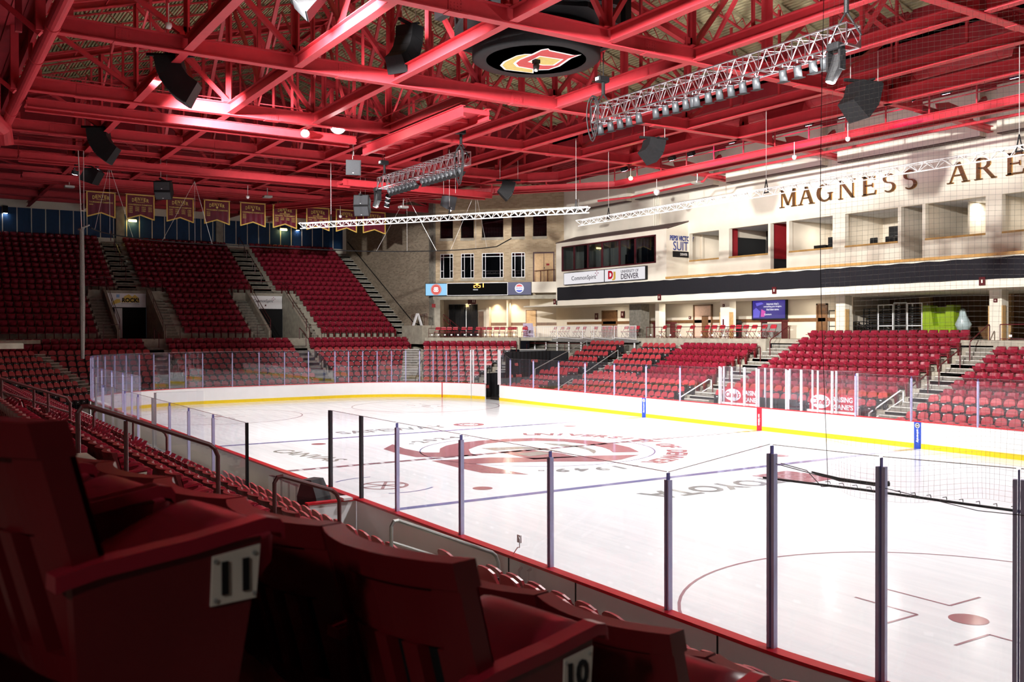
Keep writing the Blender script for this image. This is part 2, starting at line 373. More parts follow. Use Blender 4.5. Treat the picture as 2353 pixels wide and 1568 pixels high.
endB = boards('white curved boards with yellow kick plate around the far end', arcp(-CX, CY, 110, 180, 22) + arcp(-CX, -CY, 180, 268, 24))
gateB = boards('short white gate panel of the boards beside the dark opening', arcp(-CX, CY, 101, 109.6, 3)[::1], True)
gateB.location.y += .0
nearL = boards('white boards along the near side beyond the bench', [(-22.7, -HY), (-10.6, -HY)])
bench = boards('white boards with red cap in front of the near bench', [(-10.5, -HY), (9.9, -HY)], False)
gate2 = boards('white gate panel between the two tall posts by the bench', [(9.95, -HY), (11.55, -HY)], False)
nearR = boards('white backed boards with red cap rail closest to the camera', [(11.6, -HY), (22.7, -HY)] + arcp(CX, -CY, 270, 315, 14)[1:])
def stripe(x, m, lettering, w=.3, badge=True):
    b = MB(); b.bx(x - w / 2, x + w / 2, HY - .02, HY - .004, 0.0, BH - .03, m); s = b.build('stripe', farB)
    t = text_mb(lettering, WPAINT, .52, .13, .004, .02); b = MB(); b.join(t, Matrix.Translation((x, HY - .022, .5)) @ Matrix.Rotation(R(90), 4, 'Y')); b.build('lettering', s)
    if badge: b = MB(); b.lathe([(.1, 0), (.1, .004), (.075, .004), (.075, 0)], (0, 0, 0), WPAINT, 20); b2 = MB(); b2.join(b, Matrix.Translation((x, HY - .022, .9)) @ Matrix.Rotation(R(90), 4, 'X')); b2.bx(x - .05, x + .05, HY - .027, HY - .022, .89, .91, WPAINT); b2.bx(x - .04, x - .02, HY - .027, HY - .022, .86, .94, WPAINT); b2.bx(x + .02, x + .04, HY - .027, HY - .022, .86, .94, WPAINT); b2.build('badge', s)
stripe(-BX, BLUE, 'university'); stripe(BX, BLUE, 'university'); stripe(0, REDS, 'new balance', .3, False)
b = MB(); a = R(126); x, y = -CX + (RC - .01) * math.cos(a), CY + (RC - .01) * math.sin(a); tx, ty = -math.sin(a) * .03, math.cos(a) * .03
b.slab([(x - tx, y - ty, 0), (x + tx, y + ty, 0), (x + tx, y + ty, BH - .02), (x - tx, y - ty, BH - .02)], (-.02 * math.cos(a), -.02 * math.sin(a), 0), CAPRED); b.build('goal_stripe', endB)
# seams, holes and a handle on the near boards' back
b = MB()
for x in (17.62, 19.4, 22.2): b.bx(x - .012, x + .012, -HY - .107, -HY - .1, .02, BH - .04, BLK)
for x in (17.75, 19.25): b.bx(x, x + .1, -HY - .108, -HY - .1, .62, .7, BLK)
b.build('seam', nearR)
b = MB(); b.pipe([(18.0, -HY - .1, .95), (18.0, -HY - .16, .9), (18.0, -HY - .16, .72), (18.25, -HY - .16, .72), (18.25, -HY - .16, .95), (18.25, -HY - .1, .97)], .022, WPAINT); b.build('latch_handle', nearR)

# ------------------------------------------------------------------ glass panes, each with the post at its far end
GLN = 0
def pane(p, q, z0, z1, label, zq=None, post=True, pm=None, gm=None, pw=.045, group=None, side=1):
    global GLN
    p, q = Vector((*p, 0)), Vector((*q, 0)); d = (q - p).normalized(); o = Vector((d.y, -d.x, 0)) * .03 * side
    z2 = z1 if zq is None else zq
    t = thing('glass_pane', label, 'rink glass', (p.x, p.y, z0), group)
    c = d * .02
    b = MB(); b.slab([p + c + o + V(0, 0, z0), q - c + o + V(0, 0, z0), q - c + o + V(0, 0, z2), p + c + o + V(0, 0, z1)], -o * .4, gm or GLASS); b.build('glass', t)
    b = MB(); e = .004
    b.bar(p + c + o * .8 + V(0, 0, z1 + e), q - c + o * .8 + V(0, 0, z2 + e), .016, .007, STEEL); b.build('top_edge', t)
    if post:
        b = MB(); w = pw; zt = max(z1, 0) - (.1 if not pm else 0)
        for s in (-1, 1): b.bar(p + d * s * w * .42 + V(0, 0, z0 - .02) + o * .4, p + d * s * w * .42 + V(0, 0, zt) + o * .4, w * .45, .07, pm or LILAC, up=o)
        b.bar(p + o * .4 + V(0, 0, z0), p + o * .4 + V(0, 0, zt + (.09 if not pm else 0)), .014, .05, pm or BLUEISH, up=o)
        b.build('post', t)
    return t
BLUEISH = mat('post_core', (.13, .12, .36), .3)
# far side: 2.67 m panes
xs = [-21.34, -18.65, -15.92, -13.28, -10.6, -7.92, -5.3, -2.6]
pane((-22.6, HY), (-21.34, HY), BH, 3.36, 'sloped glass pane stepping down beside the white corner gate posts', 2.84, pm=WALU, pw=.07)
for i in range(7): pane((xs[i], HY), (xs[i + 1], HY), BH, 2.84, '%s full glass pane from the corner gate along the far boards' % ORD[i + 1])
xs2 = [5.25, 7.83, 10.56, 13.3, 16]
nm = ['glass pane above the far boards just right of the penalty boxes', 'glass pane right of the blue stripe on the far boards', 'second glass pane right of the far blue stripe', 'glass pane cut by the right edge of the photo, far boards']
for i in range(4): pane((xs2[i], HY), (xs2[i + 1], HY), BH, 2.84, nm[i])
# end: narrow curved panes
aa = [110 + 6.72 * i for i in range(11)] ; k = 0
pts = [arc(-CX, CY, RC, a, a, 1)[0] for a in (110, 117, 123.8, 130.6, 137.4, 144.2, 151, 157.8, 164.6, 171.4, 178)] + [(-31.2, 2.42), (-31.2, .72), (-31.2, -1.02), (-31.2, -2.8)] + [arc(-CX, -CY, RC, a, a, 1)[0] for a in (184.5, 192, 199.5, 207, 214.5, 222, 229.5, 237, 244.5, 252, 259.5, 267)]
for i in range(len(pts) - 1):
    pane(pts[i], pts[i + 1], BH, 3.36, 'tall glass pane above the curved far end boards, %s from the white gate posts' % ORD[i + 1], pm=WALU if i == 0 else None, pw=.07 if i == 0 else .04, gm=HAZEG if i > 18 else None)
g0, g1, g2 = [arc(-CX, CY, RC, a, a, 1)[0] for a in (101, 108.5, 91)]
pane(g1, g0, BH, 3.36, 'narrow glass pane over the gate panel between white posts', pm=WALU, pw=.07, side=-1)
tg = thing('gate_post', 'white square post holding the glass at the dark gate opening', 'post', (*g2, BH)); b = MB(); b.bx(g2[0] - .05, g2[0] + .05, g2[1] - .02, g2[1] + .09, BH, 3.4, WALU); b.build('channel', tg); b = MB(); b.bx(g0[0] - .05, g0[0] + .05, g0[1] - .02, g0[1] + .09, BH, 3.4, WALU); b.build('channel', tg)
pane((g2[0] - .05, g2[1] + .15), (-24.4, 14.6), .3, 3.36, 'tall glass pane beside the tunnel mouth running back from the boards', pm=WALU, pw=.07)
# near side
nx = [-22.7, -20.0, -17.3, -14.6, -12.6, -10.6]
for i in range(5): pane((nx[i], -HY), (nx[i + 1], -HY), BH, 2.84, '%s glass pane above the near boards counting from the far left corner' % ORD[i + 1], gm=HAZEG)
bx_ = [-10.6, -8.9, -6.9, -4.6, -2.4, -.2, 2.0, 4.2, 6.6, 9.3]
for i in range(9): pane((bx_[i], -14.3), (bx_[i + 1], -14.3), .9, 2.6, '%s pane of the glass screen behind the near bench from its far end' % ORD[i + 1], pm=STEEL if i in (2, 5) else None)
pane((-10.6, -14.3), (-10.6, -12.7), BH, 2.84, 'end glass pane across the far end of the near bench', pm=STEEL)
pane((-.4, -14.2), (-.4, -12.7), BH, 2.75, 'glass divider pane across the middle of the near bench', pm=STEEL)
pane((9.3, -14.3), (9.3, -14.25), BH, 2.6, 'slim glass return at the near end of the bench screen', pm=BLK)
BLKP = mat('dark_anodised_post', (.05, .045, .05), .3, .6)
pane((9.93, -HY), (11.66, -HY), BH, 2.84, 'glass gate pane between two dark posts at the near bench end', pm=BLKP, pw=.08)
for p, q, z1, z2, lb in ((11.66, 13.4, 2.84, 2.84, 'near glass pane just right of the two dark gate posts'), (13.4, 15.95, 2.84, 2.84, 'second near glass pane right of the dark gate posts'), (15.95, 18.65, 2.84, 2.84, 'near glass pane in front of the blue line, right of the grey handrail'), (18.65, 21.25, 2.84, 2.84, 'near glass pane with white hook hanging at its left'), (21.25, 22.95, 2.84, 3.36, 'near glass pane whose top edge slopes up to the taller corner glass')):
    pane((p, -HY), (q, -HY), BH, z1, lb, z2, pm=BLKP if p < 12 else None, pw=.06)
cp = [(22.95, -HY)] + [arc(CX, -CY, RC, a, a, 1)[0] for a in (280.5, 289, 297.5, 306)]
for i in range(4): pane(cp[i], cp[i + 1], BH, 3.36, ['tall corner glass pane under the left end of the black net bar', 'tall corner glass pane behind the black net bar, second from its left end', 'tall corner glass pane at the right edge of the photo', 'tall corner glass pane just outside the right edge'][i], pw=.075)
hk = thing('wall_hook', 'small white hook on the near glass above the red cap rail', 'hook', (17.85, -HY - .06, 1.2)); b = MB(); b.bx(17.8, 17.9, -HY - .06, -HY - .035, 1.3, 1.42, WPAINT); b.build('base', hk); b = MB(); b.pipe([(17.85, -HY - .06, 1.4), (17.95, -HY - .11, 1.38), (17.95, -HY - .11, 1.25), (17.82, -HY - .06, 1.22), (17.7, -HY - .06, 1.1)], .008, WPAINT, 6); b.build('loop', hk)
# ------------------------------------------------------------------ corner frame: u runs along the 45 degree wall (to the left as seen), d away from the ice
S2 = 2 ** -.5
def CH(u, d, z=0, sgn=1): return (-CX - u * S2 - d * S2, sgn * (CY - u * S2 + d * S2), z)
def chbox(b, u0, u1, d0, d1, z0, z1, m, sgn=1):
    p = [CH(u, d, 0, sgn)[:2] for u, d in ((u0, d0), (u1, d0), (u1, d1), (u0, d1))]
    b.prism(p, z0, z1, m)
# ------------------------------------------------------------------ rows of the bowl: (place, tread height) pairs
ROWF = [(21.4 - .82 * k, 3.03 - .362 * k) for k in range(6)] + [(16.4, 1.05), (15.58, .72), (14.8, .42), (14.05, .2)]
ROWF_TOP = [(23.05, 3.80), (22.23, 3.41)]
ROWE = [(-41.4 + .82 * k, 3.34 - .362 * k) for k in range(10)]
ROWEU = [(-43.1 - .82 * j, 4.2 + .467 * j) for j in range(18)]
ROWC = [(17.35 - .82 * k, 3.03 - .362 * k) for k in range(9)]
ROWN = [(-20.4 + .82 * (11 - k), 3.61 - .362 * (11 - k)) for k in range(12, 4, -1)] + [(-14.3, .75), (-13.5, .42)]
ROWNB = [(y - 1.2, z) for y, z in ROWN[:-2]] + [(-15.8, 1.08), (-14.95, .75), (-14.1, .42)]
def stairs(b, along, rows, lo, hi, front, back, ztop, m, ax, drop=.3):
    "stepped concrete under rows; rows run from the top down; lo/hi limits across; ax 0: rows step along x, 1: along y"
    for i, (c, z) in enumerate(rows):
        pass
def terrace(b, rows, lo, hi, s, m, ax, thick=.5, dep=.82, end=None):
    for c, z in rows:
        a0, a1 = c - s * .62, c + s * (dep - .62 + .02)
        a0, a1 = min(a0, a1), max(a0, a1)
        if ax: b.bx(lo, hi, a0, a1, z - thick, z, m)
        else: b.bx(a0, a1, lo, hi, z - thick, z, m)
def aisle(b, rows, lo, hi, s, ax, dep=.82, nose=None):
    "two steps to a row with pale edges"
    for c, z in rows:
        for h in (0, 1):
            a = c - s * .62 + s * dep / 2 * h; zz = z + .181 * h + .012
            p, q = sorted((a, a + s * dep / 2)); e0, e1 = sorted((a, a + s * .05))
            if ax: b.bx(lo, hi, p, q, zz - .5, zz, DCONC); b.bx(lo, hi, e0 - .003, e1, zz - .03, zz + .003, nose or NOSE)
            else: b.bx(p, q, lo, hi, zz - .5, zz, DCONC); b.bx(e0 - .003, e1, lo, hi, zz - .03, zz + .003, nose or NOSE)
b = MB()
terrace(b, ROWF, -19.4, 16.5, 1, CONC, 1); terrace(b, ROWF_TOP, -6.1, 4.3, 1, CONC, 1)
b.bx(-19.4, 16.5, 13.2, 13.5, -.3, .2, CONC); struct(b.build('floor_terrace'))
b = MB(); terrace(b, ROWF, -24.6, -19.4, 1, BPLAST, 1, .12); b.bx(-24.6, -19.4, 13.0, 13.45, 0, .12, BPLAST); struct(b.build('floor_terrace'))
b = MB()
for x0, x1 in ((-8.0, -6.1), (4.35, 5.75), (-19.9, -18.8)): aisle(b, (ROWF if x0 < -18 else ROWF_TOP + ROWF), x0, x1, 1, 1)
struct(b.build('floor_stairs'))
EAIS = [(-6.05, -4.95), (4.85, 5.95)]
b = MB(); terrace(b, ROWE, -16.9, 16.9, -1, CONC, 0)
struct(b.build('floor_terrace'))
b = MB()
for y0, y1 in EAIS: aisle(b, ROWE, y0, y1, -1, 0)
struct(b.build('floor_stairs'))
VOM = [(-7.7, -4.65), (3.5, 6.5)]
b = MB()
for x, z in ROWEU:
    low = z < 7.8
    spans = [(-16.3, -8.9), (-3.4, 2.4), (7.6, 16.3)] if low else [(-16.3, 16.3)]
    for y0, y1 in spans: b.bx(x - .22, x + .62, y0, y1, z - 1.0, z, CONC)
struct(b.build('floor_terrace'))
b = MB()
for x, z in ROWEU:
    low = z < 7.8
    for y0, y1 in ([(-8.9, -7.72), (-4.63, -3.4), (2.4, 3.48), (6.52, 7.6)] if low else [(-6.5, -5.1), (4.5, 6.1)]) + [(15.0, 16.28)]:
        for h in (0, 1):
            xx = x + .62 - .41 * h; zz = z + .233 * h + .012
            b.bx(xx - .41, xx, y0, y1, zz - .8, zz, DCONC); b.bx(xx - .05, xx + .004, y0, y1, zz - .04, zz + .003, NOSE if y0 > 14 and h == 0 else CONC)
struct(b.build('floor_stairs'))
# corner block and its mirror
for sgn in (1, -1):
    b = MB()
    for d_, z in ROWC: chbox(b, -6.2, 3.2, d_ - .62, d_ + .22, z - .5, z, CONC, sgn)
    struct(b.build('floor_terrace'))
    b = MB()
    for d_, z in ROWC + [(9.97, .1)]:
        uL, uR = 1.0 + .3 * (d_ - 10.6), -2.6 - .356 * (d_ - 10.6)
        for h in (0, 1):
            for u0, u1, mm in ((uL + .12, uL + 1.35, DCONC), (uR - 2.2, uR - .1, BPLAST)):
                zz = z + .181 * h + .015; d0 = d_ - .62 + .41 * h
                chbox(b, u0, u1, d0, d0 + .41, zz - .4, zz, mm, sgn); chbox(b, u0, u1, d0 - .004, d0 + .06, zz - .035, zz + .004, NOSE, sgn)
    struct(b.build('floor_stairs'))
    b = MB(); chbox(b, -9.5, 2.8 if sgn > 0 else 5, 18.0, 30, 3.9, 4.15, CONC, sgn); chbox(b, -5.0, 2.8, 17.6, 18.05, 3.2, 4.15, CONC, sgn)
    struct(b.build('floor_concourse'))
b = MB(); terrace(b, ROWN, 18.4, 36, -1, CONC, 1); terrace(b, ROWNB, -19.5, 18.4, -1, CONC, 1); b.bx(-19.5, 36, -13.2, -12.66, -.2, .1, CONC)
struct(b.build('floor_terrace'))
b = MB()
for x0, x1 in ((17.05, 18.35), (5.0, 6.3), (28.75, 30.9)): aisle(b, ROWNB if x0 < 18 else ROWN, x0, x1, -1, 1)
struct(b.build('floor_stairs'))
b = MB(); b.bx(-19.5, 36, -40, -22.9, 3.6, 4.0, CONC); b.bx(-57.5, -18, -40, -16.2, 3.9, 4.15, CONC); struct(b.build('floor_concourse'))
b = MB(); b.bx(-48.2, -42.0, -16.3, 16.3, 3.3, 4.15, CONC); struct(b.build('floor_concourse'))
b = MB(); b.bx(-34, 16.5, 22.3, 30.2, 3.9, 4.15, CONC)
for x0, x1 in ((-19.2, -8.05), (5.75, 16.5)): b.bx(x0, x1, 21.95, 22.32, 2.9, 4.15, CONC)
struct(b.build('floor_concourse'))
b = MB(); b.bx(-60, 60, -45, 45, -.6, -.45, CONC); struct(b.build('floor'))
b = MB(); b.bx(-42.05, -30.9, -17.2, 17.2, -.45, -.1, CONC); b.bx(-25, 17, 12.7, 14, -.45, -.02, CONC); b.bx(-24, 32, -13.4, -12.66, -.45, -.02, CONC); struct(b.build('floor'))

# ------------------------------------------------------------------ vomitories in the end stand
def vom(y0, y1, label, sign):
    b = MB()
    for y, s in ((y0, 1), (y1, -1)):
        b.slab([(-48.2, y - .1 * s * 0, 4.15), (-42.2, y, 4.15), (-42.2, y, 4.75), (-48.2, y, 8.2)], (0, -.2 * s, 0), CONC)
    struct(b.build('wall_vomitory'))
    b = MB(); b.bx(-49.2, -48.3, y0 - 1.2, y1 + 1.2, 7.6, 7.95, CONC); b.bx(-48.4, -48.2, y0 - 1.25, y0 - .1, 7.0, 7.7, CONC); b.bx(-48.4, -48.2, y1 + .1, y1 + 1.25, 7.0, 7.7, CONC); struct(b.build('wall_vomitory'))
    b = MB(); b.bx(-52, -48.35, y0, y1, 4.15, 7.6, DEEPBLK); struct(b.build('wall_passage_shade'))  # solid black block painted as the darkness of the passage
    t = thing('banner_sign', label, 'sign', (-48.15, (y0 + y1) / 2, 6.6))
    b = MB(); b.bx(-48.2, -48.15, y0 + .05, y1 - .05, 6.62, 7.72, WPAINT); b.build('panel', t)
    M = Matrix.Translation((-48.14, (y0 + y1) / 2, 7.2)) @ Matrix.Rotation(R(90), 4, 'Z')
    sign(t, M)
    for nm_, pts in (('left', [(-48.1, y0 + .02, 8.9), (-45.5, y0 + .02, 7.3), (-42.4, y0 + .02, 5.6), (-42.4, y0 + .02, 4.7)]), ('right', [(-48.1, y1 - .02, 8.9), (-45.5, y1 - .02, 7.3), (-42.4, y1 - .02, 5.6), (-42.4, y1 - .02, 4.7)])):
        t = thing('handrail', 'maroon sloping rail, %s wall of tunnel with %s' % (nm_, 'colourful rock sign' if y0 < 0 else 'plain white CommonSpirit sign'), 'railing', pts[-1])
        b = MB(); b.pipe(pts, .025, RAIL, 6); b.pipe([(x, y, z - .35) for x, y, z in pts[:3]], .018, RAIL, 6); b.build('rail', t)
        for x, y, z in pts[:3]: b = MB(); b.cyl((x, y, z - .75), (x, y, z), .02, RAIL, 6); b.build('post', t)
    for a0, a1, w in ((y0 - 1.15, y0 - .1, 'left'), (y1 + .1, y1 + 1.15, 'right')):
        t = thing('guard_rail', 'maroon rail at stair foot %s of tunnel with %s' % (w, 'rock sign' if y0 < 0 else 'CommonSpirit sign'), 'railing', (-42.1, a0, 4.15))
        b = MB(); b.pipe([(-42.1, a0, 4.15), (-42.1, a0, 5.2), (-42.1, a1, 5.2), (-42.1, a1, 4.15)], .025, RAIL, 6); b.build('frame', t)
    t = thing('guard_rail', 'maroon guard rail on top of the tunnel with the %s' % ('rock sign' if y0 < 0 else 'CommonSpirit sign'), 'railing', (-48.4, y0, 7.95))
    b = MB(); b.pipe([(-48.4, y0 - 1.2, 7.95), (-48.4, y0 - 1.2, 8.7), (-48.4, y0, 8.95), (-48.4, y1, 8.95), (-48.4, y1 + 1.2, 8.7), (-48.4, y1 + 1.2, 7.95)], .025, RAIL, 6); b.pipe([(-48.4, y0 - 1.2, 8.3), (-48.4, y1 + 1.2, 8.3)], .018, RAIL, 6); b.build('frame', t)
def rock_sign(t, M):
    Y1 = mat('sign_gold', (.75, .55, .08), .5); K = BLK; BL = mat('sign_pale_blue', (.25, .45, .75), .5)
    b = MB(); q = MB(); q.slab([(-.35, 0, -.2), (1.0, 0, -.2), (.95, 0, .15), (.65, 0, .42), (.45, 0, .25), (.2, 0, .45), (-.1, 0, .3), (-.3, 0, .05)], (0, -.005, 0), Y1); b.join(q, M); b.build('rock_shape', t)
    b = MB(); q = text_mb('ROCK!', K, 1.25, .36, .006, .04); b.join(q, M @ Matrix.Translation((.32, -.008, -.02))); q = text_mb('plumbing heating & air conditioning', K, 1.3, .07, .004, .01); b.join(q, M @ Matrix.Translation((.3, -.006, -.3))); b.build('lettering', t)
    b = MB(); q = MB(); q.slab([(-.72, 0, .18), (-.5, 0, .18), (-.48, 0, .42), (-.72, 0, .42)], (0, -.005, 0), BL); q.slab([(-.95, 0, -.4), (-.75, 0, -.3), (-.4, 0, -.2), (-.45, 0, .05), (-.7, 0, .05), (-1.0, 0, -.15)], (0, -.005, 0), Y1); b.join(q, M); b.build('drawn_shape', t)
def cs_text(parent, M, w, h):
    b = MB(); b.join(text_mb('CommonSpirit', mat('sign_grey_ink', (.06, .05, .07), .6), w, h, .006, .004), M); b.build('lettering', parent)
    b = MB(); P = mat('sign_plum', (.30, .03, .10), .6); q = MB(); k = h * .5
    for dx, dz, sx, sz in ((0, .7, .12, .35), (0, -.7, .12, .35), (.7, 0, .35, .12), (-.7, 0, .35, .12)): q.bx(dx * k - sx * k, dx * k + sx * k, -.006, 0, dz * k - sz * k, dz * k + sz * k, P)
    b.join(q, M @ Matrix.Translation((w * .53, 0, h * .72))); b.build('cross_mark', parent)
def cs_sign(t, M):
    cs_text(t, M @ Matrix.Translation((-.2, -.006, .05)), 1.7, .32)
    b = MB(); q = MB(); q.bx(-.06, .06, -.006, 0, -.36, -.22, RAIL); b.join(q, M); b.build('square_mark', t)
vom(*VOM[0], 'white banner with gold rock picture over the left tunnel of the end stand', rock_sign)
vom(*VOM[1], 'plain white CommonSpirit banner over the right tunnel of the end stand', cs_sign)
cur = thing('curtain', 'white ribbed curtain strip in the doorway under the rock banner', 'curtain', (-48.28, -6.9, 4.2)); b = MB()
b.grid([[(-48.28 + .03 * (k % 2), -7.0 + .07 * k, z) for k in range(9)] for z in (4.2, 6.55)], WPAINT); b.build('cloth', cur)

# ------------------------------------------------------------------ walls
b = MB()
b.bx(-57.9, -57.45, -30, 17, 10, 16.2, CREAM2)
struct(b.build('wall_end'))
b = MB(); y = -21.9; k = 0
yy = [-21.5 + 1.07 * i for i in range(36)]
piers = [(-5.3, -4.6), (3.35, 4.0)]
for y0 in yy:
    if y0 + 1.07 > 16.4: continue
    b.bx(-57.46, -57.38, y0 + .04, y0 + 1.03, 12.9, 15.05, BLUEW)
    for r in range(7): b.bx(-57.385, -57.36, y0 + .1 + r * .13, y0 + .15 + r * .13, 12.9, 15.05, BLUEW)
    b.bx(-57.46, -57.35, y0 - .035, y0 + .035, 12.9, 15.05, CREAM2)
struct(b.build('wall_end_panelling'))
b = MB()
for y0, y1 in piers: b.bx(-57.5, -57.1, y0, y1, 12.5, 15.6, CONC)
struct(b.build('wall_end_pier'))
b = MB(); b.bx(-57.5, -38.9, 16.32, 16.7, .0, 17, BRD); struct(b.build('wall_side'))
b = MB(); b.bx(-39.5, -38.68, 16.15, 16.75, 3.5, 16.5, DCONC); struct(b.build('column_corner'))
# light brick corner wall with openings
UW = [(1.1, 2.22), (-.69, .42), (-3.18, -1.37), (-4.98, -3.86), (-6.8, -5.66)]
b = MB()
def brick_strip(z0, z1, opens):
    c = 2.75
    for u0, u1 in opens:
        chbox(b, u1, c, 20, 20.35, z0, z1, BRL); c = u0
    chbox(b, -9.5, c, 20, 20.35, z0, z1, BRL)
brick_strip(12.38, 14.25, UW); brick_strip(9.05, 11.1, UW[:4] + [(-7.42, -5.66)])
chbox(b, -9.5, 2.75, 20, 20.35, 14.25, 16.8, BRL); chbox(b, -9.5, 2.75, 20, 20.35, 11.1, 12.38, BRL); chbox(b, -5.66, 2.75, 20, 20.35, 7.4, 9.05, BRL); chbox(b, -9.5, -7.42, 20, 20.35, 7.4, 9.05, BRL); chbox(b, -7.42, -5.66, 20, 20.35, 7.4, 8.62, BRL)
struct(b.build('wall_corner'))
b = MB(); chbox(b, -9.0, 2.8, 19.85, 20.35, 7.28, 7.62, CONC); chbox(b, 2.2, 2.8, 19.9, 21, 4.15, 7.5, CONC); struct(b.build('lintel_corner'))
SOLD = mat('soldier_course_brick', (.46, .35, .22), .85, 0, .25, 14)
b = MB()
for u0, u1 in UW + UW[:4]: pass
for u0, u1 in UW[:4]:
    w = int((u1 - u0 + .3) / .1)
    for k in range(w): chbox(b, u0 - .15 + k * .1 + .008, u0 - .15 + k * .1 + .092, 19.985, 20.1, 11.12, 11.42, SOLD)
struct(b.build('trim_soldier_course'))
b = MB()
for u0, u1 in UW: chbox(b, u0 - .03, u1 + .03, 19.95, 20.2, 12.16, 12.38, CONC)
for u0, u1 in UW[:4]: chbox(b, u0 - .03, u1 + .03, 19.95, 20.2, 8.82, 9.05, CONC)
struct(b.build('trim_sill'))
wn = 0
for u0, u1 in UW:
    wn += 1; b = MB(); chbox(b, u0, u1, 20.3, 20.34, 12.38, 14.25, DEEPBLK)
    o = struct(b.build('window_%d' % wn)); b = MB()
    for k in range(8): chbox(b, u0 + (u1 - u0) * k / 8 + .02, u0 + (u1 - u0) * (k + .8) / 8, 20.24, 20.29, 12.4, 14.2, BLACK)
    b.build('curtain', o)
    b = MB(); chbox(b, u0, u1, 20.18, 20.2, 12.4, 14.2, WGLASS); b.build('glass', o)
for u0, u1 in UW[:4]:
    wn += 1; b = MB(); w = u1 - u0; f = .05
    for a0, a1, z0, z1 in [(u0, u0 + f, 9.05, 11.1), (u1 - f, u1, 9.05, 11.1), (u0, u1, 9.05, 9.1), (u0, u1, 11.05, 11.1), (u0, u1, 10.8, 10.84), (u0 + .26, u0 + .3, 9.05, 11.1), (u1 - .3, u1 - .26, 9.05, 11.1), (u0, u0 + .28, 9.66, 9.7), (u1 - .28, u1, 9.66, 9.7)]: chbox(b, a0, a1, 20.06, 20.14, z0, z1, WPAINT)
    o = struct(b.build('window_%d' % wn)); b = MB(); chbox(b, u0, u1, 20.1, 20.11, 9.06, 11.08, WGLASS); b.build('glass', o)
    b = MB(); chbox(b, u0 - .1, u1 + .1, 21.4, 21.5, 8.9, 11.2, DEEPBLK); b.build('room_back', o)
# maple double door behind the press box
b = MB(); chbox(b, -7.42, -5.66, 20.12, 20.2, 8.62, 11.1, BURG); dd = struct(b.build('door_1'))
for u0, u1 in ((-7.32, -6.57), (-6.53, -5.76)): b = MB(); chbox(b, u0, u1, 20.07, 20.13, 8.66, 10.98, DOORW); b.build('door_leaf', dd)
b = MB(); chbox(b, -7.0, -6.75, 20.05, 20.07, 10.0, 10.15, REDW); b.build('small_red_sign', dd); b = MB(); chbox(b, -6.62, -6.58, 20.02, 20.07, 9.75, 9.85, BLK); b.build('door_handle', dd)
t = thing('guard_rail', 'dark maroon rail in front of the maple double door', 'railing', CH(-6.5, 19.7, 8.6)); b = MB()
b.pipe([CH(-5.8, 19.8, 8.65), CH(-5.8, 19.8, 9.55), CH(-7.5, 19.8, 9.65), CH(-7.5, 19.8, 8.65)], .03, RAIL, 6)
b.pipe([CH(-6.3, 19.8, 8.65), CH(-6.3, 19.8, 9.58)], .03, RAIL, 6); b.pipe([CH(-6.9, 19.8, 8.65), CH(-6.9, 19.8, 9.6)], .03, RAIL, 6); b.build('frame', t)
b = MB(); chbox(b, -8.6, -5.75, 18.9, 20.0, 7.75, 8.62, CREAM2); struct(b.build('slab_landing'))
# corner concourse room
b = MB(); chbox(b, -9.5, 6, 25, 25.2, 4.15, 7.5, CREAM); chbox(b, -2.75, -2.6, 23.8, 25, 4.15, 7.5, CREAM); chbox(b, 4.4, 4.6, 22.6, 25, 4.15, 7.5, CREAM); struct(b.build('wall_concourse_corner'))
b = MB(); chbox(b, -9.5, 2.7, 20, 30, 7.5, 7.6, CREAM); struct(b.build('ceiling_concourse'))
b = MB(); chbox(b, -9.5, -.8, 24.97, 25, 5.15, 5.4, BROWN); struct(b.build('trim_1'))
b = MB(); chbox(b, -.95, -.7, 24.2, 25, 4.15, 6.8, CREAM); struct(b.build('column_concourse'))
b = MB(); chbox(b, -.28, .18, 24.93, 25, 4.15, 6.4, BROWN); struct(b.build('door_2')); b = MB(); chbox(b, -4.96, -4.12, 24.93, 25, 4.15, 6.45, DOORW); chbox(b, -5.02, -4.06, 24.95, 25, 4.15, 6.5, BROWN); struct(b.build('door_3'))
t = thing('curtain', 'long black pleated curtain under the corner scoreboard', 'curtain', CH(1.5, 24.8, 4.15))
for u0, u1 in ((1.27, 2.83), (.2, 1.2)):
    b = MB(); k = int((u1 - u0) / .07); b.grid([[CH(u1 - (u1 - u0) * i / k, 24.75 + .06 * (i % 2), z) for i in range(k + 1)] for z in (4.2, 7.02)], BLACK); b.build('cloth', t)
b = MB(); chbox(b, .15, 2.85, 24.75, 24.8, 7.02, 7.08, GALV); chbox(b, 1.2, 1.27, 24.7, 24.76, 4.15, 7.0, GALV); b.build('frame', t)
t = thing('exit_sign', 'small lit exit sign above the black curtain', 'sign', CH(1.1, 24.6, 6.85)); b = MB(); chbox(b, .98, 1.24, 24.6, 24.66, 6.8, 7.0, emis('exit_glow', (1, .6, .25), 1.2)); b.build('case', t)
t = thing('hanging_sign', 'dark maroon hanging sign with pale marks above the corner seats', 'sign', CH(.05, 22, 7.1)); b = MB(); chbox(b, -.35, .35, 21.9, 22, 6.95, 7.5, RAIL); b.build('panel', t); b = MB(); chbox(b, -.25, -.2, 21.88, 21.9, 7.1, 7.3, CREAM2); chbox(b, -.12, -.07, 21.88, 21.9, 7.1, 7.3, CREAM2); b.build('mark', t)

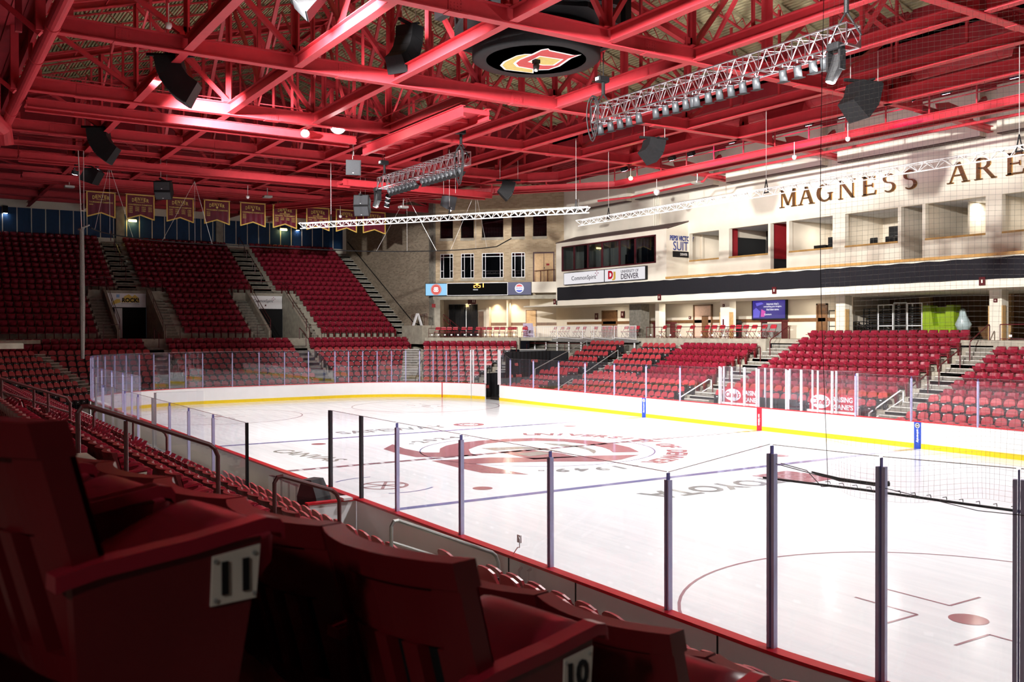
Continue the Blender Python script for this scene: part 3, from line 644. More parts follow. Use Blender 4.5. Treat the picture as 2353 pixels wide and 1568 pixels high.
# far side concourse, suites and upper wall
b = MB(); b.bx(-36, -5.5, 26.5, 26.7, 4.15, 7.0, CREAM); b.bx(-5.6, -5.4, 26.5, 30, 4.15, 7.0, CREAM); struct(b.build('wall_concourse'))
b = MB(); b.bx(-5.5, 17, 30, 30.2, 4.15, 7, BROWN)
for x in (-3.2, 1.6, 6.5): b.bx(x, x + .7, 29.7, 30, 4.15, 7, DOORW)
struct(b.build('wall_concourse_back'))
b = MB(); b.bx(-34, -5.5, 26.46, 26.5, 5.2, 5.42, BROWN); struct(b.build('trim_2'))
b = MB(); b.bx(-34, 17, 22.02, 30.2, 6.62, 6.72, CREAM2); struct(b.build('ceiling_soffit'))
b = MB(); b.bx(-29.35, 17, 22.0, 22.12, 6.7, 7.05, CREAM2); b.bx(-29.35, -29.2, 22, 24, 6.7, 8.05, CREAM2); b.bx(-29.2, 17, 22.05, 24.2, 7.0, 7.62, CREAM2); struct(b.build('slab_balcony'))
nv = thing('fascia_drape', 'long navy fabric drape along the balcony front', 'drape', (-6, 21.97, 7.03)); b = MB(); N_ = 150
b.grid([[(-29.17 + 46 * i / N_, 21.97 + .012 * math.sin(i * .9) + (.004 if z < 7.5 else 0), z + (.02 * math.sin(i * 1.3) if z > 7.5 else .008 * math.sin(i))) for i in range(N_ + 1)] for z in (7.03, 7.5, 8.04)], NAVY); b.build('cloth', nv)
b = MB(); b.bx(-16.7, 17, 21.9, 22.2, 8.12, 8.26, WOOD); b.bx(-16.7, 17, 22.0, 22.14, 7.6, 8.13, CREAM2); struct(b.build('trim_3'))
OPEN = [(-16.6, -13.85, 'w'), (-12.96, -9.69, 'w'), (-9.5, -8.25, 'd'), (-8.05, -4.9, 'w'), (-4.05, -.69, 'w'), (-.5, .75, 'd'), (.92, 4.17, 'w'), (5.0, 8.3, 'w'), (8.5, 9.7, 'd'), (9.9, 13.2, 'w')]
b = MB(); c = -36
for x0, x1, k in OPEN:
    b.bx(c, x0, 24, 24.3, 6.7, 11.25, CREAM2); c = x1
    if k == 'w': b.bx(x0, x1, 24, 24.2, 6.7, 9.36, CREAM2)
    else: b.bx(x0, x1, 24, 24.2, 6.7, 7.6, CREAM2)
b.bx(c, 17, 24, 24.3, 6.7, 11.25, CREAM2); b.bx(-36, 17, 24, 24.3, 11.25, 16.9, CREAM2)
struct(b.build('wall_far'))
b = MB()
for x0, x1, k in OPEN:
    if k == 'w': b.bx(x0, x1, 23.96, 24.25, 9.34, 9.44, WOOD)
struct(b.build('trim_4'))
UP = [(-30, -22.6), (-21.7, -13.85), (-12.75, -5.25), (-4.2, 4.15), (5.0, 12.9), (13.8, 17)]
b = MB()
for x0, x1 in UP: b.bx(x0, x1, 23.5, 24.02, 14.17, 16.9, CREAM2)
struct(b.build('wall_far_upper'))
b = MB()
for x0, x1 in UP: b.bx(x0 + .01, x1 - .01, 23.51, 24.0, 14.12, 14.172, BROWNBAND)
struct(b.build('trim_5'))
# suite interiors
b = MB(); b.bx(-17, 17, 28, 28.2, 7.5, 11.4, CREAM); b.bx(-17, 17, 24.2, 28, 7.45, 7.6, DCONC)
for x in (-17, -13.3, -8.15, -4.5, -.6, .83, 4.55, 8.4, 13.4): b.bx(x - .06, x + .06, 24.3, 28, 7.6, 11.4, CREAM)
struct(b.build('wall_suites'))
b = MB(); b.bx(-17, 17, 24.25, 28, 11.3, 11.4, mat('ceiling_tiles', (.55, .56, .58), .9, 0, .1, 8)); struct(b.build('ceiling_suites'))
b = MB(); b.bx(-13.2, -13.1, 24.25, 24.95, 7.6, 11.3, REDW); b.bx(-13.2, -13.1, 24.95, 27.6, 7.6, 10.75, DEEPBLK); b.bx(-9.56, -9.52, 24.3, 27.5, 7.6, 9.1, DEEPBLK); b.bx(-13.05, -9.7, 27.6, 27.7, 7.6, 11.3, DEEPBLK); b.bx(-9.62, -9.55, 24.2, 27.9, 7.6, 11.3, REDW); b.bx(-9.5, -8.3, 26.8, 26.9, 7.6, 9.8, DEEPBLK); b.bx(-9.5, -8.3, 26.85, 26.95, 9.8, 11.3, REDW); struct(b.build('wall_suites_lining_shade'))  # red lining; the black panels put the rooms' shade into colour
b = MB(); b.bx(.7, .78, 24.2, 27, 7.6, 11.3, CREAM); b.bx(2.35, 2.45, 25.5, 28, 7.6, 11.3, CREAM); struct(b.build('wall_suite_return'))
for nmx, x, w in (('column', -13.33, .8), ('column', -4.35, .62), ('column', 4.68, .62), ('column', 13.7, .62)):
    b = MB(); b.bx(x - w / 2, x + w / 2, 24, 24.6, 4.15, 6.7, CREAM2); o = struct(b.build('column'))
    b = MB(); b.bx(x - w / 2 - .05, x - w / 2, 23.98, 24.3, 4.15, 5.85, DOORW); b.bx(x + w / 2, x + w / 2 + .05, 23.98, 24.3, 4.15, 5.85, DOORW); b.build('corner_guard', o)
b = MB(); b.bx(-22.9, -21.6, 24.0, 24.8, 4.15, 6.7, DCONC); struct(b.build('column'))
b = MB(); b.bx(-20.5, -20.1, 24.4, 25, 4.15, 6.7, CREAM2); struct(b.build('column'))
# doors of the far concourse
def cdoor(n_, x0, x1, z1, frame, inner):
    b = MB(); b.bx(x0, x0 + .1, 26.4, 26.5, 4.15, z1, frame); b.bx(x1 - .1, x1, 26.4, 26.5, 4.15, z1, frame); b.bx(x0, x1, 26.4, 26.5, z1 - .1, z1, frame); b.bx(x0 + .1, x1 - .1, 26.46, 26.5, 4.15, z1 - .1, inner); return struct(b.build('door_%d' % n_))
o = cdoor(4, -18.75, -16.9, 6.5, BROWN, mat('lit_corridor_colour', (.70, .48, .38), .8)); b = MB(); b.bx(-17.9, -17.3, 26.42, 26.46, 4.15, 5.7, BROWN); b.build('door_leaf', o)  # flat door infill, the lit look of the corridor is in its colour
o = cdoor(5, -29.2, -27.3, 6.3, BROWN, BROWN); cdoor(6, -8.0, -7.2, 6.3, BROWN, BROWN)
# ------------------------------------------------------------------ roof deck: a high gable over the ice, low red ceilings round it
EAVE, SL = 18.6, .3
def zd(y): return EAVE + SL * (16 - abs(y))
X0, X1 = -22.4, 34
def xe(y):
    if y > 6: return -39 + 17 * min(1, (y - 6) / 10)
    if y < -7: return -40 + 10 * min(1, (-7 - y) / 9)
    return -39.5 - .04 * (6 - y)
for sgn, nm in ((1, 'far'), (-1, 'near')):
    b = MB(); P = .19; k = int((16.2) / (P * math.cos(math.atan(SL)))); prof = []
    dy = 16.2 / k
    for i in range(k):
        y = i * dy
        for f, h in ((0, .0), (.42, .0), (.52, .075), (.90, .075)):
            yy_ = sgn * (y + f * dy); prof.append((yy_, zd(yy_) + h))
    rows = [[(xe(y), y, z) for y, z in prof], [(X1, y, z) for y, z in prof]]
    b.grid(rows if sgn < 0 else rows[::-1], DECK); struct(b.build('ceiling_' + nm))
b = MB()
for sgn in (1, -1): b.slab([(-41, sgn * 16.2, EAVE + .3), (X1, sgn * 16.2, EAVE + .3), (X1, 0, zd(0) + .4), (-41, 0, zd(0) + .4)], (0, 0, .1), DECK)
struct(b.build('roof'))
b = MB()
EN = [(-22, 16.2), (-39, 6), (-40, -7), (-30, -16.2)]
for (xa, ya), (xb, yb) in zip(EN[:-1], EN[1:]):
    zs_ = [(xa, ya, zd(ya) + .25), (xb, yb, zd(yb) + .25)]
    if ya * yb < 0: zs_ = [(xa, ya, zd(ya) + .25), (-39.5, 0, zd(0) + .25), (xb, yb, zd(yb) + .25)]
    b.slab([(xb, yb, 16.2), (xa, ya, 16.2)] + zs_, (-.15, 0, 0), DRED)
b.bx(-22, X1, 16.2, 16.35, 16.6, 18.9, DRED); b.bx(-30, X1, -16.35, -16.2, 16.6, 18.9, DRED)
struct(b.build('wall_clerestory'))
b = MB()
b.slab([(-58, 16.2, 17.3), (36, 16.2, 17.3), (36, 25, 16.3), (-58, 25, 16.3)], (0, 0, .15), DRED)
b.slab([(-58, -16.2, 17.3), (36, -16.2, 17.3), (36, -34, 16.0), (-58, -34, 16.0)], (0, 0, .15), DRED)
zl = lambda x: 17.3 - (-22 - x) * .039
b.slab([(x, y, zl(x)) for x, y in [(-58, 16.3), (-22, 16.3), (-39, 6), (-40, -7), (-30, -16.3), (-58, -16.3)]], (0, 0, .15), DRED)
struct(b.build('ceiling_low'))
b = MB()
for i in range(30):
    y = 16.6 + i * .29; z = 17.3 - (y - 16.2) / 8.8 * 1.0
    b.bx(-40, 34, y, y + .1, z - .06, z, DRED)
for i in range(70):
    x = -23 - i * .5; z = zl(x)
    ya = 16.2 if x < -39 else min(16.2, 6 + (x + 39) * .6); yb = -16.2 if x < -40 or x > -30 else -7 - (x + 40) * .92
    if x < -39: b.bx(x - .12, x, -16.2, 16.2, z - .06, z, DRED)
    else:
        b.bx(x - .12, x, ya + .2, 16.2, z - .06, z, DRED)
        if x < -30: b.bx(x - .12, x, -16.2, yb - .2, z - .06, z, DRED)
for i in range(20):
    y = -16.6 - i * .5; b.bx(-57, 34, y - .12, y, 17.3 + (y + 16.2) / 17.8 * 1.3 - .06, 17.3 + (y + 16.2) / 17.8 * 1.3, DRED)
struct(b.build('trim_deck_rib'))
# ------------------------------------------------------------------ steel
ZB = 14.65
GX_ = [22.05, 13.23, 4.41, -4.41, -13.23, -22.05, -30.87]
PY = [-12.18, -8.12, -4.06, 0, 4.06, 8.12, 12.18]
GN = ['fifth', 'fourth', 'second', 'first', 'third', 'sixth']
GL = ['main roof truss nearest the camera, leaving at the top right', 'main red roof truss crossing the top right corner of the photo', 'main red roof truss passing just in front of the central scoreboard', 'main red roof truss passing just behind the central scoreboard', 'main red roof truss above the lit floodlight', 'sixth main red roof truss from the camera, under the clerestory corner', 'seventh and farthest main red roof truss, over the end boards']
def lnod(y): return zd(y) - .75
for x, lab in zip(GX_, GL):
    t = thing('roof_truss', lab, 'roof truss', (x, 0, ZB))
    b = MB(); b.ibeam((x, -16.6, ZB), (x, 16.1, ZB), .36, .58, RED, .035, .03)
    for y in (-14.3, -6.1, 2.0, 10.2): b.bx(x - .03, x + .035, y - .28, y + .28, ZB + .05, ZB + .53, RED); b.bx(x - .2, x + .2, y - .35, y + .35, ZB - .02, ZB, RED)
    b.build('bottom_chord', t)
    b = MB()
    for y in (-14.3, -6.1, 2.0, 10.2):
        for i in range(4):
            for j in range(4):
                for s in (-1, 1): b.bx(x + s * .045 - .01, x + s * .045 + .01, y - .2 + .12 * i, y - .17 + .12 * i, ZB + .12 + .1 * j, ZB + .15 + .1 * j, RED)
    b.build('bolt', t)
    b = MB(); yl = (-14.5, 10.4) if x < -25 else (-16.2, 16.2)
    for s in yl: b.ibeam((x, s, lnod(s)), (x, 0, lnod(0)), .3, .4, RED)
    b.build('top_chord', t)
    ys = [-16.24] + PY + [16.24]
    if x < -25: ys = PY[:-1]
    for i, y in enumerate(ys):
        b = MB(); w = .3 if i % 2 == 0 else .22
        b.bar((x, y, ZB + .55), (x, y, lnod(y)), w, .04, RED, up=(1, 0, 0)); b.bar((x - w * .45, y, ZB + .55), (x - w * .45, y, lnod(y)), .03, w, RED, up=(1, 0, 0)); b.bar((x + w * .45, y, ZB + .55), (x + w * .45, y, lnod(y)), .03, w, RED, up=(1, 0, 0)); b.bx(x - .3, x + .3, y - .32, y + .32, ZB + .56, ZB + .6, RED); b.bx(x - .02, x + .02, y - .35, y + .35, ZB + .58, ZB + .95, RED)
        b.build('vertical', t)
    for i in range(len(ys) - 1):
        b = MB(); up = (i < 4)
        p, q = ((x, ys[i], lnod(ys[i])), (x, ys[i + 1], ZB + .6)) if (ys[i] < -.1) else ((x, ys[i], ZB + .6), (x, ys[i + 1], lnod(ys[i + 1])))
        b.bar(p, q, .2, .16, RED); b.build('diagonal', t)
    if x > -14:
        b = MB(); b.bar((x, 16.1, ZB + .3), (x, 18.2, ZB + .28), .34, .55, RED); b.ibeam((x, 18.0, ZB - .02), (x, 24.0, ZB - .32), .3, .3, RED); b.slab([(x, 19.6, ZB + .1), (x, 22.6, ZB - .1), (x, 22.2, ZB + .5), (x, 20.4, ZB + .7), (x, 19.4, ZB + .5)], (.04, 0, 0), RED); b.bar((x, 22.3, ZB + .35), (x, 23.5, ZB + 1.3), .2, .2, RED); b.build('wall_bracket', t)
ROWNAME = {-12.18: 'nearest the left ceiling', -8.12: 'second from the near edge', -4.06: 'passing left of the scoreboard', 0: 'under the scoreboard', 4.06: 'just right of the scoreboard', 8.12: 'above the silver lighting truss', 12.18: 'close to the far wall'}
for y in PY:
    t = thing('roof_beam', 'long red cross beam along the ice, %s' % ROWNAME[y], 'roof beam', (0, y, ZB))
    xs = [30] + GX_
    for i in range(len(xs) - 1):
        if y == 0 and xs[i] == 4.41: continue
        b = MB(); b.ibeam((xs[i] - .2, y, ZB + .06), (xs[i + 1] + .2, y, ZB + .06), .32, .46, RED, .03, .025); b.build('beam_length', t)
    if y in (-8.12, 0, 8.12):
        b = MB(); b.ibeam((30, y, lnod(y)), (-31, y, lnod(y)), .2, .25, RED); b.build('top_chord', t)
        for i in range(len(xs) - 1):
            if y == 0 and xs[i] == 4.41: continue
            a, c = xs[i], xs[i + 1]; mid = (a + c) / 2
            b = MB(); b.bar((a, y, lnod(y)), (mid, y, ZB + .55), .16, .12, RED); b.bar((mid, y, ZB + .55), (c, y, lnod(y)), .16, .12, RED); b.build('diagonal', t)
            b = MB(); b.bar((mid, y, ZB + .5), (mid, y, lnod(y)), .14, .14, RED); b.build('hanger', t)
    if y in (-12.18, 12.18, 4.06, -4.06):
        b = MB()
        for i in range(1, len(xs) - 1):
            a, c = xs[i], xs[i + 1]
            for f in (.33, .66): b.bar((a + (c - a) * f, y, ZB + .5), (a + (c - a) * f, y, lnod(y)), .1, .1, RED)
            b.bar((a, y, ZB + 2.2), (a + (c - a) * .5, y, lnod(y)), .09, .09, RED); b.bar((c, y, ZB + 2.2), (a + (c - a) * .5, y, lnod(y)), .09, .09, RED)
        b.build('sway_bracing', t)
# open-web joists under the high deck
js = []
x = 32
JX = [X1 - 2.2 * i for i in range(int((X1 + 39) / 2.2) + 1)]
for i, x in enumerate(JX):
    if min(abs(x - g) for g in GX_) < .5 or x > 26: continue
    b = MB()
    for s in (1, -1):
        ym = 16.1
        while xe(s * ym) > x - .2 and ym > 1: ym -= .3
        p0, p1 = Vector((x, s * ym, zd(ym))), Vector((x, 0, zd(0)))
        n_ = max(4, int(ym * 1.24))
        b.bar(p0 - V(0, 0, .06), p1 - V(0, 0, .06), .14, .06, mat('olive_joist_top', (.30, .27, .15), .8)); b.bar(p0 - V(0, 0, .66), p1 - V(0, 0, .66), .12, .06, RED)
        for k in range(n_):
            a = p0.lerp(p1, k / n_); c = p0.lerp(p1, (k + .5) / n_); e = p0.lerp(p1, (k + 1) / n_)
            b.bar(a - V(0, 0, .1), c - V(0, 0, .62), .03, .03, RED); b.bar(c - V(0, 0, .62), e - V(0, 0, .1), .03, .03, RED)
    o = b.build('roof_joist', None, base=(x, 0, EAVE)); js.append(o)
    tag(o, 'slender red open web joist under the olive deck, %s from the end wall' % ORD[len(JX) - i], 'roof joist', 'open web joists under the olive roof')
b = MB()
for y in (-13.4, -9.6, -5.2, 5.2, 9.6, 13.4): b.bar((xe(y) + .3, y, zd(y) - .62), (X1, y, zd(y) - .62), .05, .05, RED)
tag(b.build('bridging_rods'), 'thin red rods tying the joists together under the deck', 'bridging')
# end stand steel beyond the clerestory
for k, (x, z) in enumerate(((-39.7, ZB), (-48.5, 14.9))):
    t = thing('roof_truss', '%s low red truss across the end stand, counting from the clerestory' % ORD[k + 1], 'roof truss', (x, 0, z))
    b = MB(); b.ibeam((x, -16.6, z), (x, 16.2, z), .34, .5, RED); b.build('bottom_chord', t)
    b = MB(); b.ibeam((x, -16.6, z + 1.5), (x, 16.2, z + 1.5), .25, .25, RED); b.build('top_chord', t)
    ys = [-16.24] + PY + [16.2]
    for i, y in enumerate(ys):
        b = MB(); b.bar((x, y, z + .4), (x, y, z + 1.6), .2, .2, RED, up=(1, 0, 0)); b.build('vertical', t)
        if i < len(ys) - 1: b = MB(); b.bar((x, y, z + 1.6), (x, ys[i + 1], z + .5), .12, .12, RED); b.build('diagonal', t)
for y in (-12.18, -8.12, -4.06, 0, 4.06, 8.12, 12.18):
    t = thing('roof_beam', 'red beam over the end stand, continuing the cross beam %s' % ROWNAME[y], 'roof beam', (-40, y, ZB))
    b = MB(); b.ibeam((-31.1, y, ZB + .06), (-56.8, y, 15.1), .26, .36, RED); b.build('beam_length', t)
for k, (x, z) in enumerate(((-26.5, 14.75), (-35.3, 14.8), (-44, 15.0), (-52.5, 15.1))):
    o = MB(); o.ibeam((x, -16.2, z), (x, 16.2, z), .2, .26, RED); o = o.build('roof_purlin', None, base=(x, 0, z)); tag(o, '%s light red purlin across the end stand from the clerestory' % ORD[k + 1], 'roof purlin')
# edge beams, round pipe on the near side, ring beam on the far side
t = thing('edge_pipe', 'fat round red pipe running along the near roof edge at the top left', 'pipe', (0, -16.6, ZB)); b = MB(); b.pipe([(30, -16.6, ZB + .1), (-30, -16.6, ZB + .1)], .24, RED, 16); b.build('pipe', t)
b = MB()
for x in (3.4, -3.8, -8.2, -18): b.cyl((x, -16.6, ZB + .1), (x - .12, -16.6, ZB + .1), .27, RED, 16)
b.build('coupling', t)
for y in (-16.9,):
    b = MB()
    for x in GX_[2:]: b.bar((x, y, ZB - .1), (x - 1.2, y - 3, ZB + 2.6), .18, .18, RED); b.bar((x, y, ZB), (x, y, ZB + 3.4), .3, .3, RED); b.bar((x - .5, y - .6, ZB), (x - .5, y - .6, ZB + 3.4), .2, .2, DRED)
    tag(b.build('near_wall_bracing', None, base=(0, -16.9, ZB)), 'cluster of dark red uprights beside the round pipe at top left', 'bracing')
RB = [(34, 15.85), (-13, 15.85), (-20.5, 15.85), (-29.5, 7.5)]
t = thing('ring_beam', 'smooth red ring beam along the far wall, bending toward the brick corner', 'roof beam', (0, 15.85, ZB))
for p, q in ((0, 2), (2, 3)):
    b = MB(); b.ibeam((*RB[p], ZB), (*RB[q], ZB), .3, .62, RED); b.build('beam_length', t)
# lighting catwalk along the far wall: two beams, posts and rails
CW = [(34, 18.3), (-17.6, 18.3), (-30.5, 8.2), (-42, 2)]
t = thing('lighting_catwalk', 'red lighting catwalk with handrails along the top of the far wall', 'catwalk', (0, 18.3, 14.1))
def offp(path, o):
    r = []
    for i, p in enumerate(path):
        a = Vector(path[max(i - 1, 0)]); c = Vector(path[min(i + 1, len(path) - 1)]); d = (c - a).normalized(); r.append((p[0] + d.y * o, p[1] - d.x * o))
    return r
for o, nm, h, z in ((0, 'front_beam', .36, 14.1), (.9, 'rear_beam', .3, 14.1)):
    b = MB(); pp = offp(CW, o)
    for i in range(len(pp) - 1): b.ibeam((*pp[i], z), (*pp[i + 1], z), .24, h, RED)
    b.build(nm, t)
b = MB(); pp, qq = offp(CW, .1), offp(CW, .85)
for i in range(len(pp) - 1): b.slab([(*pp[i], 14.3), (*pp[i + 1], 14.3), (*qq[i + 1], 14.3), (*qq[i], 14.3)], (0, 0, .03), DRED)
b.build('walkway', t)
for z in (14.95, 15.45):
    b = MB(); b.pipe([(*q, z) for q in CW], .03, RED, 6); b.build('rail', t)
for i in range(len(CW) - 1):
    a, c = Vector((*CW[i], 0)), Vector((*CW[i + 1], 0)); n_ = int((c - a).length / 2.2)
    for k in range(n_): q = a.lerp(c, k / n_); b = MB(); b.bar(q + V(0, 0, 14.4), q + V(0, 0, 15.46), .06, .06, RED, up=(1, 0, 0)); b.build('post', t)
b = MB(); b.pipe([(16, 19.4, 13.9), (-10.2, 19.4, 13.9), (-10.6, 19.4, 13.6), (-17.5, 19.6, 13.5), (-19.5, 18.4, 13.4)], .07, RED, 8); tag(b.build('sprinkler_pipe', None, base=(0, 19.4, 13.9)), 'thin red sprinkler pipe under the catwalk against the cream wall', 'pipe')
# inner catwalk: paired deep beams along x = -13 and back across toward the scoreboard
def catwalk(name, label, path, z, h, w=.9):
    t = thing(name, label, 'catwalk', (*path[0], z))
    A, B = path, offp(path, w)
    for L, nm in ((A, 'front_beam'), (B, 'rear_beam')):
        b = MB()
        for i in range(len(L) - 1): b.ibeam((*L[i], z), (*L[i + 1], z), .22, h, RED, .03, .025)
        b.build(nm, t)
    b = MB()
    for i in range(len(A) - 1):
        p, q = Vector((*A[i], z)), Vector((*A[i + 1], z)); p2, q2 = Vector((*B[i], z)), Vector((*B[i + 1], z)); n_ = max(2, int((q - p).length / 1.7))
        for k in range(n_ + 1): b.bar(p.lerp(q, k / n_) + V(0, 0, h * .55), p2.lerp(q2, k / n_) + V(0, 0, h * .55), .1, .16, RED)
    b.build('cross_piece', t)
    b = MB()
    for i in range(len(A) - 1): b.slab([(*A[i], z + h * .75), (*A[i + 1], z + h * .75), (*B[i + 1], z + h * .75), (*B[i], z + h * .75)], (0, 0, .03), RED)
    b.build('walkway', t)
    for zz in (.55, 1.05):
        for L in (A, B): b = MB(); b.pipe([(*q, z + h + zz) for q in L], .025, RED, 6); b.build('rail', t)
    for i in range(len(A) - 1):
        p, q = Vector((*A[i], 0)), Vector((*A[i + 1], 0)); n_ = max(2, int((q - p).length / 2.4))
        for k in range(n_): s = p.lerp(q, k / n_); b = MB(); b.bar(s + V(0, 0, z + h), s + V(0, 0, z + h + 1.05), .05, .05, RED, up=(1, 0, 0)); b.build('post', t)
    return t
catwalk('catwalk', 'double red catwalk running across the roof below the lit floodlight', [(-15.6, -16.3), (-15.6, -1.2)], 14.3, .4)
catwalk('catwalk', 'broad red catwalk trough leading from the floodlight toward the scoreboard', [(-15.6, .9), (-5.0, .9)], 13.95, .5, 1.3)
catwalk('catwalk', 'red catwalk across the far end of the roof behind the speakers', [(-27.5, -15.5), (-27.5, 9)], 14.0, .4)
catwalk('catwalk', 'red catwalk over the end stand above the banners', [(-36.8, -14.5), (-36.8, 8)], 14.35, .4)
catwalk('catwalk', 'red catwalk near the far wall, right of the hanging cable coil', [(-24, 12.8), (-24, 2.0)], 13.7, .4)
# ducts
t = thing('air_duct', 'long round red air duct along the far side of the roof', 'duct', (0, 18.6, 17)); b = MB(); b.pipe([(-20.5, 17.8, 16.2), (18, 17.8, 16.5)], .42, RED, 18)
for k in range(36): b.cyl((-20 + k * 1.05, 17.8, 16.21 + k * .008), (-19.96 + k * 1.05, 17.8, 16.21 + k * .008), .432, RED, 18)
b.build('pipe', t)
for x in (-12.2, -3.8, 2.2, 9.2):
    b = MB(); b.slab([(x, 17.35, 16.15), (x + 2.4, 17.35, 16.17), (x + 2.4, 17.15, 15.65), (x, 17.15, 15.63)], (0, .6, 0), RED); b.build('diffuser', t)
t = thing('air_duct', 'fat red duct elbow hanging at the left edge under the roof', 'duct', (-19, -15, 14.6)); b = MB()
b.pipe([(-10, -19.5, 15.5), (-17.5, -18.2, 14.75), (-19.3, -17.4, 14.6), (-20.2, -16.9, 14.3), (-20.4, -16.8, 13.6)], .5, RED, 18); b.build('pipe', t)
t = thing('air_duct', 'round red duct at the top right corner behind the net', 'duct', (12, 17.5, 17.4)); b = MB(); b.pipe([(7, 19.5, 17.2), (16, 15.5, 17.6)], .5, RED, 18); b.build('pipe', t)
# ------------------------------------------------------------------ seats (front toward -y, origin on the tread under the back)
def cbox(b, u0, u1, z0, z1, t0, t1, m, nu=6, hw=.275, cv=.075, rec=.26, nz=1, rim=0):
    "box bent to the curve of the back; t: thickness range behind the curve"
    def P(u, z, t): return (hw * u, .0 + rec * (z - .38) - cv * u * u + t, z)
    rings = []
    for i in range(nu + 1):
        u = u0 + (u1 - u0) * i / nu
        rings.append([P(u, z0, t0), P(u, z0, t1), P(u, z1, t1), P(u, z1, t0)])
    b.loft(rings, m)
def pad(b, c, ax, ay, w, l, th, m, nu=8, nv=8, flat=0.):
    "puffed cushion: c the middle of the hinge edge, ax across, ay along, thickness along their normal"
    c, ax, ay = Vector(c), Vector(ax).normalized(), Vector(ay).normalized(); n = ax.cross(ay)
    def S(u, v, s):
        e = (1 - abs(u) ** 4) ** .5 * (1 - abs(2 * v - 1) ** 4) ** .5 if abs(u) < 1 and abs(2 * v - 1) < 1 else 0
        k = 1 - .12 * max(0, v - .6) / .4 * abs(u) ** 2
        return c + ax * (u * w / 2 * k) + ay * (v * l) + n * (s * th * (e if s > 0 else e * flat) )
    for s in (1, -1):
        rows = [[S(-1 + 2 * j / nu, i / nv, s) for j in range(nu + 1)] for i in range(nv + 1)]
        b.grid(rows if s > 0 else [r[::-1] for r in rows], m)
def arm_chair_parts(near):
    P = {}
    b = MB()
    if near:
        cbox(b, -1, 1, .80, .868, -.025, .045, SHELL, 10); cbox(b, -1, -.76, .34, .80, -.01, .04, SHELL, 3); cbox(b, .76, 1, .34, .80, -.01, .04, SHELL, 3)
        cbox(b, -.76, .76, .645, .80, -.01, .022, SHELL, 8); cbox(b, -.76, .76, .34, .40, -.01, .034, SHELL, 8)
        for k in range(5): u = -.76 + .38 * k - .0; cbox(b, max(u - .085, -.76), min(u + .085, .76), .40, .645, -.01, .034, SHELL, 2)
        cbox(b, -.76, .76, .40, .645, -.012, .002, BLK, 6)
    else:
        cbox(b, -.86, .86, .36, .80, -.01, .04, SHELL, 4); cbox(b, -.74, .74, .80, .86, -.01, .04, SHELL, 3)
    P['backrest'] = (b, True if not near else False)
    b = MB()
    hw_ = .262 if near else .228
    def F(u, z): return (hw_ * u, .26 * (z - .38) - .07 * u * u - .03 - .035 * math.sqrt(max(0, 1 - u ** 4)) * math.sqrt(max(0, 1 - (abs(z - .6) / .235) ** 4)), z)
    nu, nv = (10, 8) if near else (4, 3)
    zs = [.37 + .46 * i / nv for i in range(nv + 1)]
    b.grid([[F(-1 + 2 * j / nu, z) for j in range(nu + 1)] for z in zs], VINYL); P['back_cushion'] = (b, True)
    b = MB(); a = R(24 if near else 48); pad(b, (0, -.08, .43 if near else .42), (1, 0, 0), (0, -math.cos(a), math.sin(a)), .47 if near else .43, .40, .12 if near else .09, VINYL, 10 if near else 4, 10 if near else 3, .5)
    P['seat'] = (b, True)
    for s, nm in ((-1, 'armrest'), (1, 'armrest ')):
        b = MB(); x = s * .28
        if near:
            b.loft([[(x - .028, y, z - .012), (x + .028, y, z - .012), (x + .026, y, z + .018), (x - .026, y, z + .018)] for y, z in ((.06, .57), (-.02, .585), (-.2, .60), (-.36, .622), (-.39, .615), (-.40, .60))], ARMR)
            b.loft([[(x - .018, -.37 + .02, .6), (x + .018, -.37 + .02, .6), (x + .018, .03, .57), (x - .018, .03, .57)], [(x - .018, -.24, .0), (x + .018, -.24, .0), (x + .018, .0, .0), (x - .018, .0, .0)]], SHELL)
        else:
            b.loft([[(x - .025, .03, .57), (x + .025, .03, .57), (x + .025, .03, .6), (x - .025, .03, .6)], [(x - .025, -.36, .6), (x + .025, -.36, .6), (x + .025, -.36, .63), (x - .025, -.36, .63)]], ARMR)
            if s > 0: b.loft([[(x - .018, -.33, .6), (x + .018, -.33, .6), (x + .018, .02, .57), (x - .018, .02, .57)], [(x - .018, -.24, .0), (x + .018, -.24, .0), (x + .018, 0, 0), (x - .018, 0, 0)]], SHELL)
        P[nm] = (b, False)
    return P
nearP = {k: (b.mesh(k.strip(), sm), b) for k, (b, sm) in arm_chair_parts(True).items()}
farB_ = MB()
for k, (b_, sm) in arm_chair_parts(False).items(): farB_.join(b_)
farMesh = farB_.mesh('arena_armchair', True)
def plastic_parts():
    b = MB(); n_ = 6
    out = [(-.235, .44)] + [(-.235, .62)] + [(-.235 + .235 * (1 - math.cos(PI * i / n_ / 1)) , .62 + .2 * math.sin(PI * i / n_) ** .6) for i in range(1, n_)] + [(.235, .62), (.235, .44)]
    fr, bk = [], []
    for x, z in out:
        y = .22 * (z - .4) - .9 * x * x
        fr.append((x, y - .02, z)); bk.append((x, y + .02, z))
    b.loft([fr, bk], PLAST)
    q = MB(); q.bx(-.22, .22, -.16, -.02, .28, .5, BPLAST); q.bx(-.2, -.15, -.2, .05, 0, .3, BPLAST); q.bx(.15, .2, -.2, .05, 0, .3, BPLAST); q.bx(-.24, -.215, -.3, .02, .52, .56, BPLAST); q.bx(.215, .24, -.3, .02, .52, .56, BPLAST); q.bx(-.05, .05, -.165, -.16, .4, .44, WPAINT)
    return b, q
pb, pq = plastic_parts(); pj = MB(); pj.join(pb); pj.join(pq); plMesh = pj.mesh('tip_up_seat')
plA, plB = pb.mesh('backrest'), pq.mesh('folded_seat')
ARM, PLA = [], []          # (x, y, z, rotz, label)
